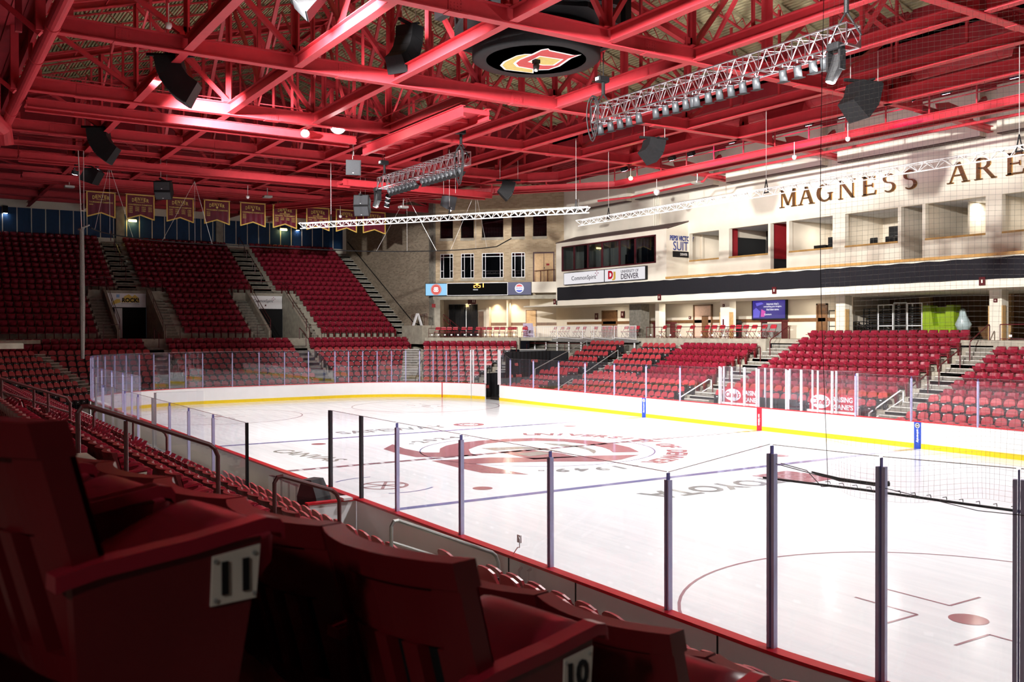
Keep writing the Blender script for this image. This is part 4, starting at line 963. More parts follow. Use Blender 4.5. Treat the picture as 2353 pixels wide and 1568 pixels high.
def rowlabel(kind, sec, i, r, what): return '%s %s from left, %s row from %s, %s' % (kind, ORD[i], ORD[r], what, sec)
def fill(lst, kind, sec, what, r, p0, p1, z, rot, pitch=.57, rev=False):
    p0, p1 = Vector(p0), Vector(p1); L = (p1 - p0).length; n_ = int(L / pitch)
    if n_ < 1: return
    d = (p1 - p0) / L; off = (L - (n_ - 1) * pitch) / 2
    for i in range(n_):
        q = p0 + d * (off + i * pitch)
        lst.append((q.x, q.y, z, rot, rowlabel(kind, sec, min(i + 1, 40), r, what)))
KV, KP = 'red armchair', 'pink-red plastic seat'
for i, (y, z) in enumerate(ROWF_TOP + ROWF[:6]): fill(ARM, KV, 'middle far section', 'top', i + 1, (-5.95, y), (4.2, y), z, 0)
for i, (y, z) in enumerate(ROWF[:6]):
    fill(ARM, KV, 'left-middle far section', 'top', i + 1, (-14.6 + .12 * i, y), (-8.1, y), z, 0)
    fill(ARM, KV, 'right edge far section', 'top', i + 1, (5.85, y), (15.5, y), z, 0)
for i, (y, z) in enumerate(ROWF):
    if i < 6: fill(PLA, KP, 'far rail-side section', 'top', i + 1, (-18.7, y), (-14.9 + .12 * i, y), z, 0, .55)
    else:
        fill(PLA, KP, 'far left-middle section', 'ice' if 0 else 'top', i + 1, (-18.7, y), (-8.1, y), z, 0, .55)
        if i < 8: fill(PLA, KP, 'penalty box section', 'top', i + 3, (-5.95, y), (4.2, y), z, 0, .55)
        fill(PLA, KP, 'right edge far section', 'top', i + 1, (5.9, y), (15.5, y), z, 0, .55)
    xl = -24.5 + .0 * i
    fill(PLA, KP, 'far black riser section', 'top', i + 1, (xl + .25 * min(i, 3), y), (-20.1, y), z + .12, 0, .55)
# end stand
def yR(x): return 11 + (-33.4 - x) * .56 - .15
for k, (x, z) in enumerate(ROWE):
    lst, kd = (ARM, KV) if k < 2 else (PLA, KP)
    for (y0, y1), s in (((-yR(x), -6.1), 'lower left end stand'), ((-4.85, 4.75), 'lower middle end stand'), ((6.0, yR(x)), 'lower right end stand')):
        fill(lst, kd, s, 'top', k + 1, (x, y0), (x, y1), z, PI / 2, .55)
for j, (x, z) in enumerate(ROWEU):
    low = z < 7.8
    for (y0, y1), s in ((((-16.0, -9.0), 'left') , ((-3.3, 2.3), 'middle'), ((7.7, 14.9), 'right')) if low else (((-16.0, -6.6), 'left'), ((-5.0, 4.4), 'middle'), ((6.2, 14.9), 'right'))):
        fill(ARM, KV, 'upper end stand, %s block' % s, 'bottom', j + 1, (x, y0), (x, y1), z, PI / 2, .56)
for sgn in (1, -1):
    for k, (d_, z) in enumerate(ROWC):
        uL, uR = 1.0 + .3 * (d_ - 10.6), -2.6 - .356 * (d_ - 10.6)
        lst, kd = (ARM, KV) if k < 1 else (PLA, KP)
        p, q = CH(uL, d_, 0, sgn), CH(uR, d_, 0, sgn)
        fill(lst, kd, 'brick corner section' if sgn > 0 else 'far-left corner section', 'top', k + 1, p[:2], q[:2], z, R(45 if sgn > 0 else 135), .55)
for sgn in (-1,):
    for k, (d_, z) in enumerate(ROWC):
        u1 = -2.6 - .356 * (d_ - 10.6) - 1.4; p, q = CH(u1, d_, 0, sgn), CH(u1 - 2.6, d_, 0, sgn)
        fill(PLA, KP, 'small block by white barriers', 'top', k + 1, p[:2], q[:2], z, R(135), .55)
# near side
NEARROW = {}; TN = (math.cos(R(10)), math.sin(R(10)))
PLATED = []
for i, (y, z) in enumerate(ROWN[:-2]):
    no = 12 - i
    if 6 < no < 12:
        cx, cy = {11: (28.25, -20.42), 10: (28.29, -19.57), 9: (28.1, -18.74), 8: (28.1, -17.95), 7: (28.05, -17.13)}[no]
        for k in range(1, {11: 3, 10: 9, 9: 6, 8: 4, 7: 3}[no] + 1): dd = .278 + .565 * (k - 1); NEARROW[(no, k)] = (cx - TN[0] * dd, cy - TN[1] * dd, z)
for i, (y, z) in enumerate(ROWNB[:-2]):
    no = 12 - i
    if no < 12:
        fill(ARM, KV, 'near block left of aisle', 'boards', no - 2, (6.5, y), (16.95, y), z, PI, .565)
        if no in (6, 7): PLATED.append((no, ARM.pop()))
        fill(ARM, KV, 'near block beyond second aisle', 'boards', no - 2, (-17, y), (4.9, y), z, PI, .565)
for r, (y, z) in enumerate(ROWNB[-2:]):
    fill(PLA, KP, 'low near block left of aisle', 'boards', 2 - r, (6.6, y), (16.9, y), z, PI, .55)
for r, (y, z) in enumerate(ROWN[-2:]):
        off = -y - HY; s_ = 18.6; i_ = 0
        while s_ < 29.5:
            if s_ < CX: q = (s_, y, PI)
            else: a_ = (s_ - CX) / (RC + off); q = (CX + (RC + off) * math.sin(a_), -CY - (RC + off) * math.cos(a_), PI + a_)
            i_ += 1; PLA.append((q[0], q[1], z, q[2], rowlabel(KP, 'lowest near block', i_, 2 - r, 'boards'))); s_ += .55
def pick(lst):
    M = co.matrix_world.inverted(); f = 2144.975; out = []
    for s in lst:
        q = M @ Vector((s[0], s[1], s[2] + .6)); dz = -q.z
        inside = dz > .5 and abs(q.x / dz * f) < 1176 + .25 * f / dz and abs(q.y / dz * f) < 784 + .4 * f / dz
        out.append((0 if inside else 1, dz, s))
    out = [o for o in out if o[0] == 0]; out.sort(key=lambda o: o[1]); return [o[2] for o in out]
def mass(lst, mb, name, label, cat, m_smooth=True):
    vs, fs, ms = [], [], []
    for x, y, z, r, l_ in lst:
        c, s = math.cos(r), math.sin(r); o = len(vs)
        vs += [(a * c - b_ * s + x, a * s + b_ * c + y, d_ + z) for a, b_, d_ in mb.v]; fs += [tuple(i + o for i in f) for f in mb.f]; ms += mb.m
    b = MB(); b.v, b.f, b.m, b.mats = vs, fs, ms, mb.mats
    o = b.build(name, smooth=m_smooth); return tag(o, label, cat, None, 'stuff')
NUMM = mat('ivory_number_plate', (.78, .74, .64), .4)
def near_chair(x, y, z, rot, label, num=None, cup=False):
    t = thing('arena_armchair', label, 'stadium seat', (x, y, z), 'arena armchairs'); t.rotation_euler = (0, 0, rot)
    for k, (me, b_) in nearP.items():
        o = bpy.data.objects.new(k.strip(), me); COL.objects.link(o); o.parent = t
        if num and k == 'armrest': end = o
    if num:
        b = MB(); xx = -.28 - .019; b.slab([(xx, -.335, .475), (xx, -.235, .475), (xx, -.24, .575), (xx, -.345, .585)], (-.004, 0, 0), NUMM)
        pl = bpy.data.objects.new('number_plate', b.mesh('number_plate')); COL.objects.link(pl); pl.parent = end
        b = MB(); b.join(text_mb(num, BLK, None, .068, .003, .03, sx=1), Matrix.Translation((xx - .005, -.288, .528)) @ Matrix.Rotation(R(-90), 4, 'Z'))
        q = bpy.data.objects.new('number', b.mesh('number')); COL.objects.link(q); q.parent = end
        b = MB()
        for py, pz in ((-.33, .57), (-.245, .485), (-.245, .565), (-.33, .485)): b.cyl((xx - .004, py, pz), (xx - .007, py, pz), .005, GALV, 8)
        q = bpy.data.objects.new('rivet', b.mesh('rivet')); COL.objects.link(q); q.parent = end
    if cup:
        b = MB(); b.lathe([(.036, 0), (.040, .0), (.047, .11), (.054, .112), (.054, .12), (.044, .12), (.034, .01), (0, .008)], (.285, .135, .40), ARMR, 24); b.bx(.265, .305, .03, .09, .47, .515, ARMR)
        q = bpy.data.objects.new('cup_holder', b.mesh('cup_holder', True)); COL.objects.link(q); q.parent = t
    return t
NA = 0
for (no, k), (x, y, z) in NEARROW.items():
    near_chair(x, y, z, PI + R(10), 'dark red armchair, %s from the stairs, %s' % (ORD[k], {11: 'closest row, marked 11', 10: 'second closest row, marked 10', 9: 'third closest row', 8: 'fourth closest row', 7: 'fifth closest row'}[no]), str(no) if k == 1 and no > 9 else None, (no, k) in ((10, 2), (9, 3))); NA += 1
for no, (x, y, z, r, lab) in PLATED: near_chair(x, y, z, r, 'dark red armchair with a small row plate %d by the near handrail' % no, str(no)); NA += 1
arm = pick(ARM); cut = 300 - NA
for i, (x, y, z, r, lab) in enumerate(arm[:cut]):
    if i < 60 and y < 0:
        t = near_chair(x, y, z, r, lab)
    else:
        o = bpy.data.objects.new('arena_armchair', farMesh); COL.objects.link(o); o.location = (x, y, z); o.rotation_euler = (0, 0, r); tag(o, lab, 'stadium seat', 'arena armchairs')
mass(arm[cut:], farB_, 'arena_armchair_rows', 'all the remaining dark red armchairs of the far stands in their rows', 'stadium seats')
pla = pick(PLA)
for i, (x, y, z, r, lab) in enumerate(pla[:300]):
    if i < 70:
        t = thing('tip_up_seat', lab, 'plastic seat', (x, y, z), 'rounded plastic seats'); t.rotation_euler = (0, 0, r)
        for nm_, me in (('backrest', plA), ('folded_seat', plB)): o = bpy.data.objects.new(nm_, me); COL.objects.link(o); o.parent = t
    else:
        o = bpy.data.objects.new('tip_up_seat', plMesh); COL.objects.link(o); o.location = (x, y, z); o.rotation_euler = (0, 0, r); tag(o, lab, 'plastic seat', 'rounded plastic seats')
mass(pla[300:], pj, 'tip_up_seat_rows', 'all the remaining rounded plastic seats of the lower end stand', 'plastic seats', False)
# ------------------------------------------------------------------ central scoreboard
sb = thing('scoreboard', 'black central scoreboard with round underside and red and gold letter emblem', 'scoreboard', (0, 0, 15.2))
b = MB(); b.lathe([(1.95, .02), (2.42, 0), (2.5, .06), (2.5, .95), (2.4, 1.05), (1.0, 1.05)], (0, 0, 15.2), BLK, 56); b.build('ring', sb, True)
b = MB(); b.lathe([(0, .012), (1.95, .012)], (0, 0, 15.2), DGREY, 56); b.v = b.v; b.build('round_panel', sb)
b = MB()
for a in range(0, 360, 45):
    pass
for a, w in ((45, 3.0), (135, 3.0), (225, 3.0), (315, 3.0)):
    M = Matrix.Rotation(R(a), 4, 'Z'); q = MB(); q.loft([[(-w, 2.5, 16.5), (w, 2.5, 16.5), (w, 2.7, 16.5), (-w, 2.7, 16.5)], [(-w, 3.3, 18.6), (w, 3.3, 18.6), (w, 3.5, 18.6), (-w, 3.5, 18.6)]][::1], BLK); q2 = MB(); q2.join(q, M); q2.build('screen', sb)
b = MB()
for a in (0, 90, 180, 270): M = Matrix.Rotation(R(a), 4, 'Z'); q = MB(); q.bx(-1.1, 1.1, 3.6, 3.9, 16.4, 18.5, BLK); b.join(q, M)
b.lathe([(1.2, 0), (3.3, .15), (3.3, 2.2), (1.2, 2.3)], (0, 0, 16.2), BLK, 8); b.build('frame', sb)
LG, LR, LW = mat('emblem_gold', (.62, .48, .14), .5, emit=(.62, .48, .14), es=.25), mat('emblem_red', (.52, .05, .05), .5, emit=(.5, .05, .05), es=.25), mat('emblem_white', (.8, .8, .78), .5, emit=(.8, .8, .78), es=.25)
def dn(b, pts, z, m):
    a = sum(pts[i - 1][0] * pts[i][1] - pts[i][0] * pts[i - 1][1] for i in range(len(pts))); b.poly([(x, y, z) for x, y in (pts if a < 0 else pts[::-1])], m)
def grow(pts, k):
    cx, cy = sum(p[0] for p in pts) / len(pts), sum(p[1] for p in pts) / len(pts); r = []
    for x, y in pts: l_ = math.hypot(x - cx, y - cy); r.append((x + (x - cx) / l_ * k, y + (y - cy) / l_ * k))
    return r
D_ = [(1.47, -0.47), (1.33, -0.3), (1.31, 0.73), (1.52, 0.92), (0.94, 0.86), (-0.06, 1.1), (-0.66, 1.06), (-0.94, 0.71), (-0.97, -0.16), (-0.66, -0.5), (-0.2, -0.6), (0.68, -0.54), (1.23, -0.59)]
U_ = [(-1.23, -0.78), (-0.77, -0.92), (0.09, -0.96), (0.42, -0.82), (0.59, -0.55), (-0.36, -0.56), (-0.75, -0.42), (-1.02, -0.12), (-1.06, 0.55), (-1.46, 0.82), (-1.49, 0.59), (-1.63, -0.35)]
H_ = [(0.58, -0.21), (0.68, 0.69), (-0.06, 0.84), (-0.25, .5), (-0.19, -0.13)]
b = MB(); dn(b, grow(U_, .1), 15.206, LW); dn(b, U_, 15.202, LG); b.build('letter', sb)
b = MB(); dn(b, grow(D_, .13), 15.198, LW); dn(b, D_, 15.194, LR); dn(b, grow(H_, .12), 15.19, LW); dn(b, H_, 15.186, LG); b.build('letter', sb)
cm = thing('roof_camera', 'small dark camera hanging below the centre of the scoreboard disc', 'camera', (.14, -.09, 15.05)); b = MB(); b.bx(.02, .26, -.2, .02, 15.05, 15.19, BLK); b.build('mount', cm); b = MB(); b.pipe([(.14, -.09, 15.05), (.14, -.09, 14.95), (.2, -.14, 14.78)], [.11, .13, .1], BLK, 12); b.build('body', cm); b = MB(); b.cyl((.2, -.14, 14.79), (.21, -.15, 14.74), .07, GALV, 12); b.build('lens', cm)

# ------------------------------------------------------------------ loudspeakers: boxes hung in a curve
def line_array(label, top, yaw, n_, w, h, dep, t0, dt, mat_=BLK, name='line_array_speaker', grille=DGREY, hang=1.2, frame=True):
    t = thing(name, label, 'loudspeaker', top)
    base = Matrix.Translation(Vector(top)) @ Matrix.Rotation(R(yaw), 4, 'Z')
    M = base.copy(); tilt = t0
    M = M @ Matrix.Rotation(R(t0), 4, 'X')
    for i in range(n_):
        b = MB(); hb = h * .62
        q = MB(); q.loft([[(-w / 2, -dep / 2, 0), (w / 2, -dep / 2, 0), (w / 2, -dep / 2, -h), (-w / 2, -dep / 2, -h)], [(-w * .42, dep / 2, -h * .14), (w * .42, dep / 2, -h * .14), (w * .42, dep / 2, -h * .86), (-w * .42, dep / 2, -h * .86)]], mat_)
        b.join(q, M); bo = b.build('cabinet', t)
        b = MB(); q = MB(); q.bx(-w / 2 + .04, w / 2 - .04, -dep / 2 - .03, -dep / 2 - .002, -h + .05, -.05, grille); q.bx(-.05, .02, -dep / 2 - .036, -dep / 2 - .03, -h + .1, -h + .13, WPAINT); b.join(q, M); b.build('grille', bo)
        M = M @ Matrix.Translation((0, -dep / 2, -h - .035)) @ Matrix.Rotation(R(dt), 4, 'X') @ Matrix.Translation((0, dep / 2, 0))
    if frame:
        b = MB(); q = MB(); q.bx(-.06, .06, -dep * .9, dep * 1.0, .02, .12, BLK); q.bx(-w / 2, w / 2, -.05, .05, 0, .06, BLK); b.join(q, base); b.build('flying_frame', t)
    b = MB(); 
    for s in (-1, 1): p = base @ V(0, s * dep * .7, .1); b.pipe([p, p + V(0, 0, hang)], .012, WIRE, 5)
    b.build('chain', t)
    return t
# yaw 0 faces -y (the near stand), 180 faces the far stand, 90 faces +x, -90 faces -x
line_array('black three box speaker array hanging high at the upper left', (-6.6, -12.3, 15.05), -25, 3, 1.05, .7, .9, 12, 22)
line_array('smaller black three box speaker array lower at the left', (-20.9, -12.5, 14.95), -25, 3, 1.05, .66, .9, 8, 22)
line_array('black speaker array cut off by the top edge of the photo', (1.0, -10.1, 16.7), -25, 3, 1.05, .68, .9, 5, 20)
line_array('black speaker array beside the left face of the scoreboard', (-3.8, -3.6, 17.0), -150, 4, .95, .6, .7, 5, 16)
line_array('single black speaker with lit grey front above the second banner', (-27.1, -7.95, 13.5), 60, 2, .95, .55, .8, 6, 30)
line_array('dark tilted speaker beside the stage lamps at the far left', (-27.6, -11.5, 14.1), -40, 1, .8, 1.1, .8, -30, 20, frame=False)
line_array('small grey wedge speaker hanging below the lit floodlight', (-16.9, -.4, 13.95), 70, 1, .8, .8, .75, 14, 0, DGREY, 'wedge_speaker', frame=False)
line_array('black speaker array in front of the last two banners', (-26.0, 4.2, 13.4), 50, 2, 1.0, .7, .8, -10, 34)
line_array('black speaker array tilted under the far catwalk above the brick corner', (-18.9, 10.9, 14.0), 150, 2, 1.0, .62, .8, 14, 26)
line_array('small grey wedge speaker above the left white truss', (-21.3, 8.0, 13.2), 110, 1, .7, .85, .7, 16, 0, DGREY, 'wedge_speaker', frame=False)
line_array('black speaker array in the middle of the far roof', (-4.6, 10.2, 14.05), 165, 2, 1.0, .62, .8, 14, 26)
line_array('large black speaker behind the net at the right', (7.3, 10.3, 14.15), 165, 2, 1.15, .75, .9, 14, 26)

# ------------------------------------------------------------------ lit floodlight and other lamps
def flood(label, c, aim, s=.3, glow=60, col=(1, .97, .95), name='floodlight'):
    t = thing(name, label, 'floodlight', c); dv = (Vector(aim) - Vector(c)).normalized(); M = Matrix.Translation(Vector(c)) @ dv.to_track_quat('-Z', 'Y').to_matrix().to_4x4()
    b = MB(); q = MB(); q.lathe([(0, .45 * s / .3), (s * .5, .4 * s / .3), (s * .6, .15 * s / .3), (s, .0), (s * .96, 0), (s * .5, .12 * s / .3)], (0, 0, 0), GALV, 20); b.join(q, M); b.build('reflector', t, True)
    b = MB(); q = MB(); q.lathe([(s * .9, .02), (0, .021)], (0, 0, 0), emis('lamp_glow_%d' % glow, col, glow), 20); b.join(q, M); b.build('lens', t)
    return t
flood('brilliant lit floodlight flaring under the red catwalk', (-13.4, -2.7, 14.85), (24, -16, 3), .42, 160)
flood('unlit round floodlight beside the lit one', (-14.2, -4.1, 14.45), (0, -8, 2), .22, 1)
YG = mat('yellow_lamp_glow', (.1, .1, .1), .5, emit=(1, .75, .22), es=30)
for y, nm in ((-3.95, 'yellow lit wall lamp below the second banner'), (9.72, 'yellow lit wall lamp below the sixth banner')):
    t = thing('wall_lamp', nm, 'wall lamp', (-57.1, y, 14.5)); b = MB(); b.bx(-57.3, -57.05, y - .35, y + .35, 14.45, 14.62, GALV); b.build('housing', t); b = MB(); b.bx(-57.06, -56.95, y - .32, y + .32, 14.38, 14.52, YG); b.build('lens', t)
for y, nm in ((-13.8, 'dark wall sconce shining down the blue wall at the left edge'), (11.2, 'dark wall sconce shining down the blue wall behind the white truss')):
    t = thing('wall_sconce', nm, 'wall lamp', (-57.2, y, 14.6)); b = MB(); b.bx(-57.36, -57.05, y - .18, y + .18, 14.5, 15.1, BLK); b.build('housing', t); b = MB(); b.bx(-57.33, -57.08, y - .14, y + .14, 14.49, 14.51, emis('sconce_glow', (.8, .9, 1), 20)); b.build('lens', t)
t = thing('wall_lamp', 'small yellow lit bulb on the far catwalk near the brick corner', 'lamp', (-13.5, 16.2, 13.9)); b = MB(); b.lathe([(0, -.12), (.1, -.08), (.13, 0), (.1, .08), (0, .12)], (-13.5, 16.2, 13.9), YG, 12); b.build('bulb', t); b = MB(); b.cyl((-13.5, 16.2, 14.0), (-13.5, 16.2, 14.5), .03, GALV, 8); b.build('stem', t)
# stage lamp clusters
PG = mat('violet_led_glow', (.1, .1, .1), .5, emit=(.85, .7, 1), es=25); WGL = mat('cool_led_glow', (.1, .1, .1), .5, emit=(.9, .95, 1), es=40)
def led(name, label, c, yaw, m, tilt=35, w=.5):
    t = thing(name, label, 'stage lamp', c, 'lit stage lamps on the catwalks'); M = Matrix.Translation(Vector(c)) @ Matrix.Rotation(R(yaw), 4, 'Z') @ Matrix.Rotation(R(-tilt), 4, 'X')
    b = MB(); q = MB(); q.bx(-w / 2, w / 2, -.12, .12, 0, .22, BLK); b.join(q, M); b.build('housing', t); b = MB(); q = MB(); q.bx(-w / 2 + .04, w / 2 - .04, -.1, .1, -.01, 0, m); b.join(q, M); b.build('lens', t)
    b = MB(); b.cyl(Vector(c) + V(0, 0, .2), Vector(c) + V(0, 0, .5), .025, BLK, 6); b.build('clamp', t)
for i in range(6): led('stage_lamp', '%s lit stage lamp of the cluster left of the first banner' % ORD[i + 1], (-27.6 - .5 * (i // 3), -12.6 + .55 * (i % 3), 14.05 - .4 * (i // 3)), -60, WGL, 20, .3)
for i in range(6): led('stage_lamp', '%s lit stage lamp of the cluster above the right-hand banners' % ORD[i + 1], (-26.8 - .1 * (i // 2), 5.6 + .75 * (i % 2), 13.6 - .3 * (i // 2)), -60, WGL, 20, .3)
XS = [(-15.6, 1), (-11.2, 0), (-9.6, 1), (-6.4, 1), (-4.6, 1), (-1.2, 0), (.8, 1), (4.4, 1), (6.2, 1), (9.2, 1)]
for i, (x, p) in enumerate(XS): led('stage_lamp', '%s stage lamp along the far wall catwalk from its left end' % ORD[i + 1], (x, 17.5, 15.0 if x > -9 else 14.8), 180, PG if p else WGL, 30, .45)
# security cameras, horn, globes
def globe(label, c, up=.8, r=.11):
    t = thing('dome_camera', label, 'camera', c); b = MB(); b.lathe([(0, -r), (r * .7, -r * .7), (r, 0), (r * .9, r * .8), (0, r * .9)], c, WPAINT, 14); b.build('dome', t, True); b = MB(); b.cyl(Vector(c) + V(0, 0, r * .8), Vector(c) + V(0, 0, up), .018, WPAINT, 6); b.build('stem', t)
for c, l_ in (((-4.0, -12.9, 15.4), 'white dome camera on a red upright behind the upper left array'), ((-12.9, -10.4, 15.3), 'white dome camera right of the upper left speaker array'), ((-33.5, -1.0, 13.9), 'white dome camera above the fourth banner'), ((-36.5, 7.0, 13.4), 'white dome camera above the white truss end'), ((-25.5, 10.4, 12.9), 'white dome camera above the dark brick wall'), ((-2.5, 17.9, 13.6), 'white dome camera under the far catwalk near the net edge'), ((-13.4, 18.2, 13.2), 'large white round lamp on the far catwalk left of the cream pilaster'), ((1.0, 17.6, 13.9), 'white hanging lamp under the catwalk behind the net')): globe(l_, c, .8, .2 if 'large' in l_ else .12)
for c, l_ in (((-36.2, -11.8, 14.0), 'grey square floodlight above the first banner'), ((-34.2, .6, 14.05), 'grey square floodlight above the fifth banner'), ((-27, 7.6, 13.0), 'grey square floodlight left of the brick corner'), ((-20.6, 17.6, 12.9), 'grey square floodlight above the left cream wall'), ((-11.0, 19.3, 13.5), 'grey square floodlight on the sprinkler pipe')):
    t = thing('square_floodlight', l_, 'floodlight', c); b = MB(); b.cb(c[0] - .25, c[0] + .25, c[1] - .3, c[1] + .3, c[2], c[2] + .16, GALV, .03); b.build('housing', t); b = MB(); b.cyl((c[0], c[1], c[2] + .15), (c[0], c[1], c[2] + .7), .03, GALV, 6); b.build('stem', t)

# ------------------------------------------------------------------ silver box trusses with cans
def box_truss(label, x0, x1, y, z, s, n_):
    t = thing('lighting_truss', label, 'lighting truss', (x0, y, z)); c = [(y - s / 2, z), (y + s / 2, z), (y - s / 2, z + s), (y + s / 2, z + s)]
    for yy, zz in c: b = MB(); b.cyl((x0, yy, zz), (x1, yy, zz), .028, STEEL, 8); b.build('chord', t)
    b = MB(); L = (x1 - x0) / n_
    for i in range(n_):
        a, m_, e = x0 + L * i, x0 + L * (i + .5), x0 + L * (i + 1)
        for yy in (y - s / 2, y + s / 2): b.cyl((a, yy, z), (m_, yy, z + s), .014, STEEL, 5); b.cyl((m_, yy, z + s), (e, yy, z), .014, STEEL, 5)
        for zz in (z, z + s): b.cyl((a, y - s / 2, zz), (m_, y + s / 2, zz), .014, STEEL, 5)
    b.build('lacing', t)
    b = MB()
    for i in range(n_ + 1):
        a = x0 + L * i
        for yy in (y - s / 2, y + s / 2): b.bar((a, yy, z), (a, yy, z + s), .05 if i % 3 == 0 else .025, .02, STEEL, up=(1, 0, 0))
        for zz in (z, z + s): b.bar((a, y - s / 2, zz), (a, y + s / 2, zz), .025, .025, STEEL)
    b.build('frame', t)
    for a in (x0, x1): b = MB(); b.bar((a, y - s / 2, z), (a, y + s / 2, z), .06, .06, STEEL); b.slab([(a, y + s / 2, z), (a, y + s / 2, z + .25), (a, y + s / 2 - .25, z)], (.02, 0, 0), STEEL); b.build('corner_block', t)
    return t
CAN = mat('grey_can_paint', (.055, .06, .066), .45)
def can(label, x, y, z, group, tx, ty):
    t = thing('stage_can', label, 'stage light', (x, y, z), group); M = Matrix.Translation((x, y, z)) @ Matrix.Rotation(R(ty), 4, 'Y') @ Matrix.Rotation(R(tx), 4, 'X')
    b = MB(); q = MB(); q.lathe([(0, .0), (.08, -.01), (.115, -.08), (.12, -.34), (.1, -.34), (.09, -.12)], (0, 0, 0), CAN, 14); b.join(q, M); b.build('body', t, True)
    b = MB(); q = MB(); q.bx(-.14, .14, -.14, .14, -.37, -.35, BLK); q.lathe([(.1, -.345), (0, -.33)], (0, 0, 0), GALV, 12); b.join(q, M); b.build('gel_frame', t)
    b = MB(); q = MB(); q.pipe([(-.135, 0, -.15), (-.135, 0, .04), (0, 0, .1), (.135, 0, .04), (.135, 0, -.15)], .012, BLK, 5); b.join(q, Matrix.Translation((x, y, z))); b.cyl((x, y, z + .08), (x, y, z + .2), .02, STEEL, 6); b.build('yoke', t)
box_truss('silver box truss carrying grey stage cans right of the scoreboard', 1.9, 13.4, 1.55, 12.6, .6, 18)
cx_ = [2.35, 2.95, 3.5, 4.0, 4.55, 5.45, 5.95, 6.45, 6.95, 7.3, 7.45, 8.0, 8.5, 9.0, 9.5, 10.05, 11.1, 11.65, 12.2, 12.6]
for i, x in enumerate(cx_): can('%s grey stage can from the left under the silver truss by the scoreboard' % ORD[i + 1], x, 1.3, 12.42, 'cans under the right silver truss', 8, 0)
box_truss('silver box truss carrying dark tilted stage cans below the catwalk', -17.5, -8.3, 1.6, 12.6, .6, 15)
for i in range(19):
    if i == 8: continue
    can('%s dark tilted stage can from the left under the middle silver truss' % ORD[i + 1], -16.4 + .43 * i, 1.45, 12.42, 'cans under the middle silver truss', 12, -38)
def mover(label, c):
    t = thing('moving_head_light', label, 'stage light', c); b = MB(); x, y, z = c
    b.cb(x - .2, x + .2, y - .18, y + .18, z - .0, z + .22, BLK, .03); b.build('base', t); b = MB(); b.bx(x - .24, x - .17, y - .12, y + .12, z - .55, z, BLK); b.bx(x + .17, x + .24, y - .12, y + .12, z - .55, z, BLK); b.build('yoke', t)
    b = MB(); b.pipe([(x + .1, y, z - .15), (x + .05, y - .02, z - .45), (x - .1, y - .12, z - .85)], [.16, .19, .15], BLK, 14); b.build('head', t); b = MB(); b.cyl((x - .1, y - .12, z - .86), (x - .105, y - .125, z - .88), .12, GALV, 14); b.build('lens', t)
mover('black moving head lamp at the right end of the silver truss', (13.0, 1.3, 12.5)); mover('black moving head lamp at the left end of the middle silver truss', (-17.9, 1.5, 12.5))
def hoist(label, c, ztop, coil=False):
    x, y, z = c; t = thing('chain_hoist', label, 'hoist', c)
    b = MB(); b.cb(x - .16, x + .16, y - .3, y + .2, z, z + .22, BLK, .03); b.bx(x - .1, x + .1, y - .28, y - .305, z + .05, z + .17, WPAINT); b.build('motor', t)
    b = MB(); b.pipe([(x, y, z + .2), (x, y, ztop)], .02, BLK, 6); b.pipe([(x, y - .12, z + .2), (x - .05, y - .1, ztop)], .012, BLK, 5); b.build('chain', t)
    b = MB(); b.pipe([(x, y, z), (x, y, z - .45)], .07, BLK, 8); b.pipe([(x, y, z - .4), (x - .3, y - .25, z - 1.1)], .03, BLK, 6); b.pipe([(x, y, z - .4), (x + .3, y + .25, z - 1.1)], .03, BLK, 6); b.build('bridle', t)
def coil(label, c, n_=5):
    t = thing('cable_coil', label, 'cable', c); x, y, z = c
    for k in range(n_):
        b = MB(); w = .16 + .05 * k; h = .62 + .06 * k; ox = (k - n_ / 2) * .07
        b.pipe([(x + ox + w * math.sin(2 * PI * i / 16) * (1 + .3 * math.cos(2 * PI * i / 16)), y + .05 * (k % 3) - ox, z - h + h * math.cos(2 * PI * i / 16)) for i in range(17)], .022, CORD, 6); b.build('loop', t)
hoist('black chain hoist above the left end of the silver truss by the scoreboard', (2.3, 1.5, 14.05), 15.2); coil('black cable loops hanging at the left end of the silver truss by the scoreboard', (2.0, 1.2, 13.55))
hoist('black chain hoist above the right end of the middle silver truss', (-8.6, 1.55, 14.05), 15.2); coil('large black cable loops hanging at the right end of the middle silver truss', (-8.4, 1.3, 13.4), 6)
hoist('black chain hoist above the left end of the middle silver truss', (-17.2, 1.6, 13.9), 14.7); hoist('black chain hoist at the far right end of the silver truss', (13.2, 1.5, 14.0), 15.2)

# ------------------------------------------------------------------ white triangular trusses
WT = mat('white_truss_paint', (.9, .9, .88), .3, .1)
def tri_truss(label, p, q, s, n_):
    p, q = Vector(p), Vector(q); d = (q - p).normalized(); o = Vector((-d.y, d.x, 0)); t = thing('white_truss', label, 'lighting truss', p)
    A = [o * s / 2 + V(0, 0, s * .45), -o * s / 2 + V(0, 0, s * .45), V(0, 0, -s * .42)]
    for a in A: b = MB(); b.cyl(p + a, q + a, .027, WT, 8); b.build('chord', t)
    b = MB()
    for i in range(n_):
        f0, f1, f2 = i / n_, (i + .5) / n_, (i + 1) / n_
        for a in A[:2]: b.cyl(p.lerp(q, f0) + a, p.lerp(q, f1) + A[2], .016, WT, 5); b.cyl(p.lerp(q, f1) + A[2], p.lerp(q, f2) + a, .016, WT, 5)
        b.cyl(p.lerp(q, f0) + A[0], p.lerp(q, f1) + A[1], .012, WT, 5); b.cyl(p.lerp(q, f1) + A[1], p.lerp(q, f2) + A[0], .012, WT, 5)
    b.build('lacing', t)
    return t, p, q, d
def wire(label, p, q, name='support_wire'):
    b = MB(); b.pipe([p, q], .011, WIRE, 5); o = b.build(name, None, base=p); tag(o, label, 'wire')
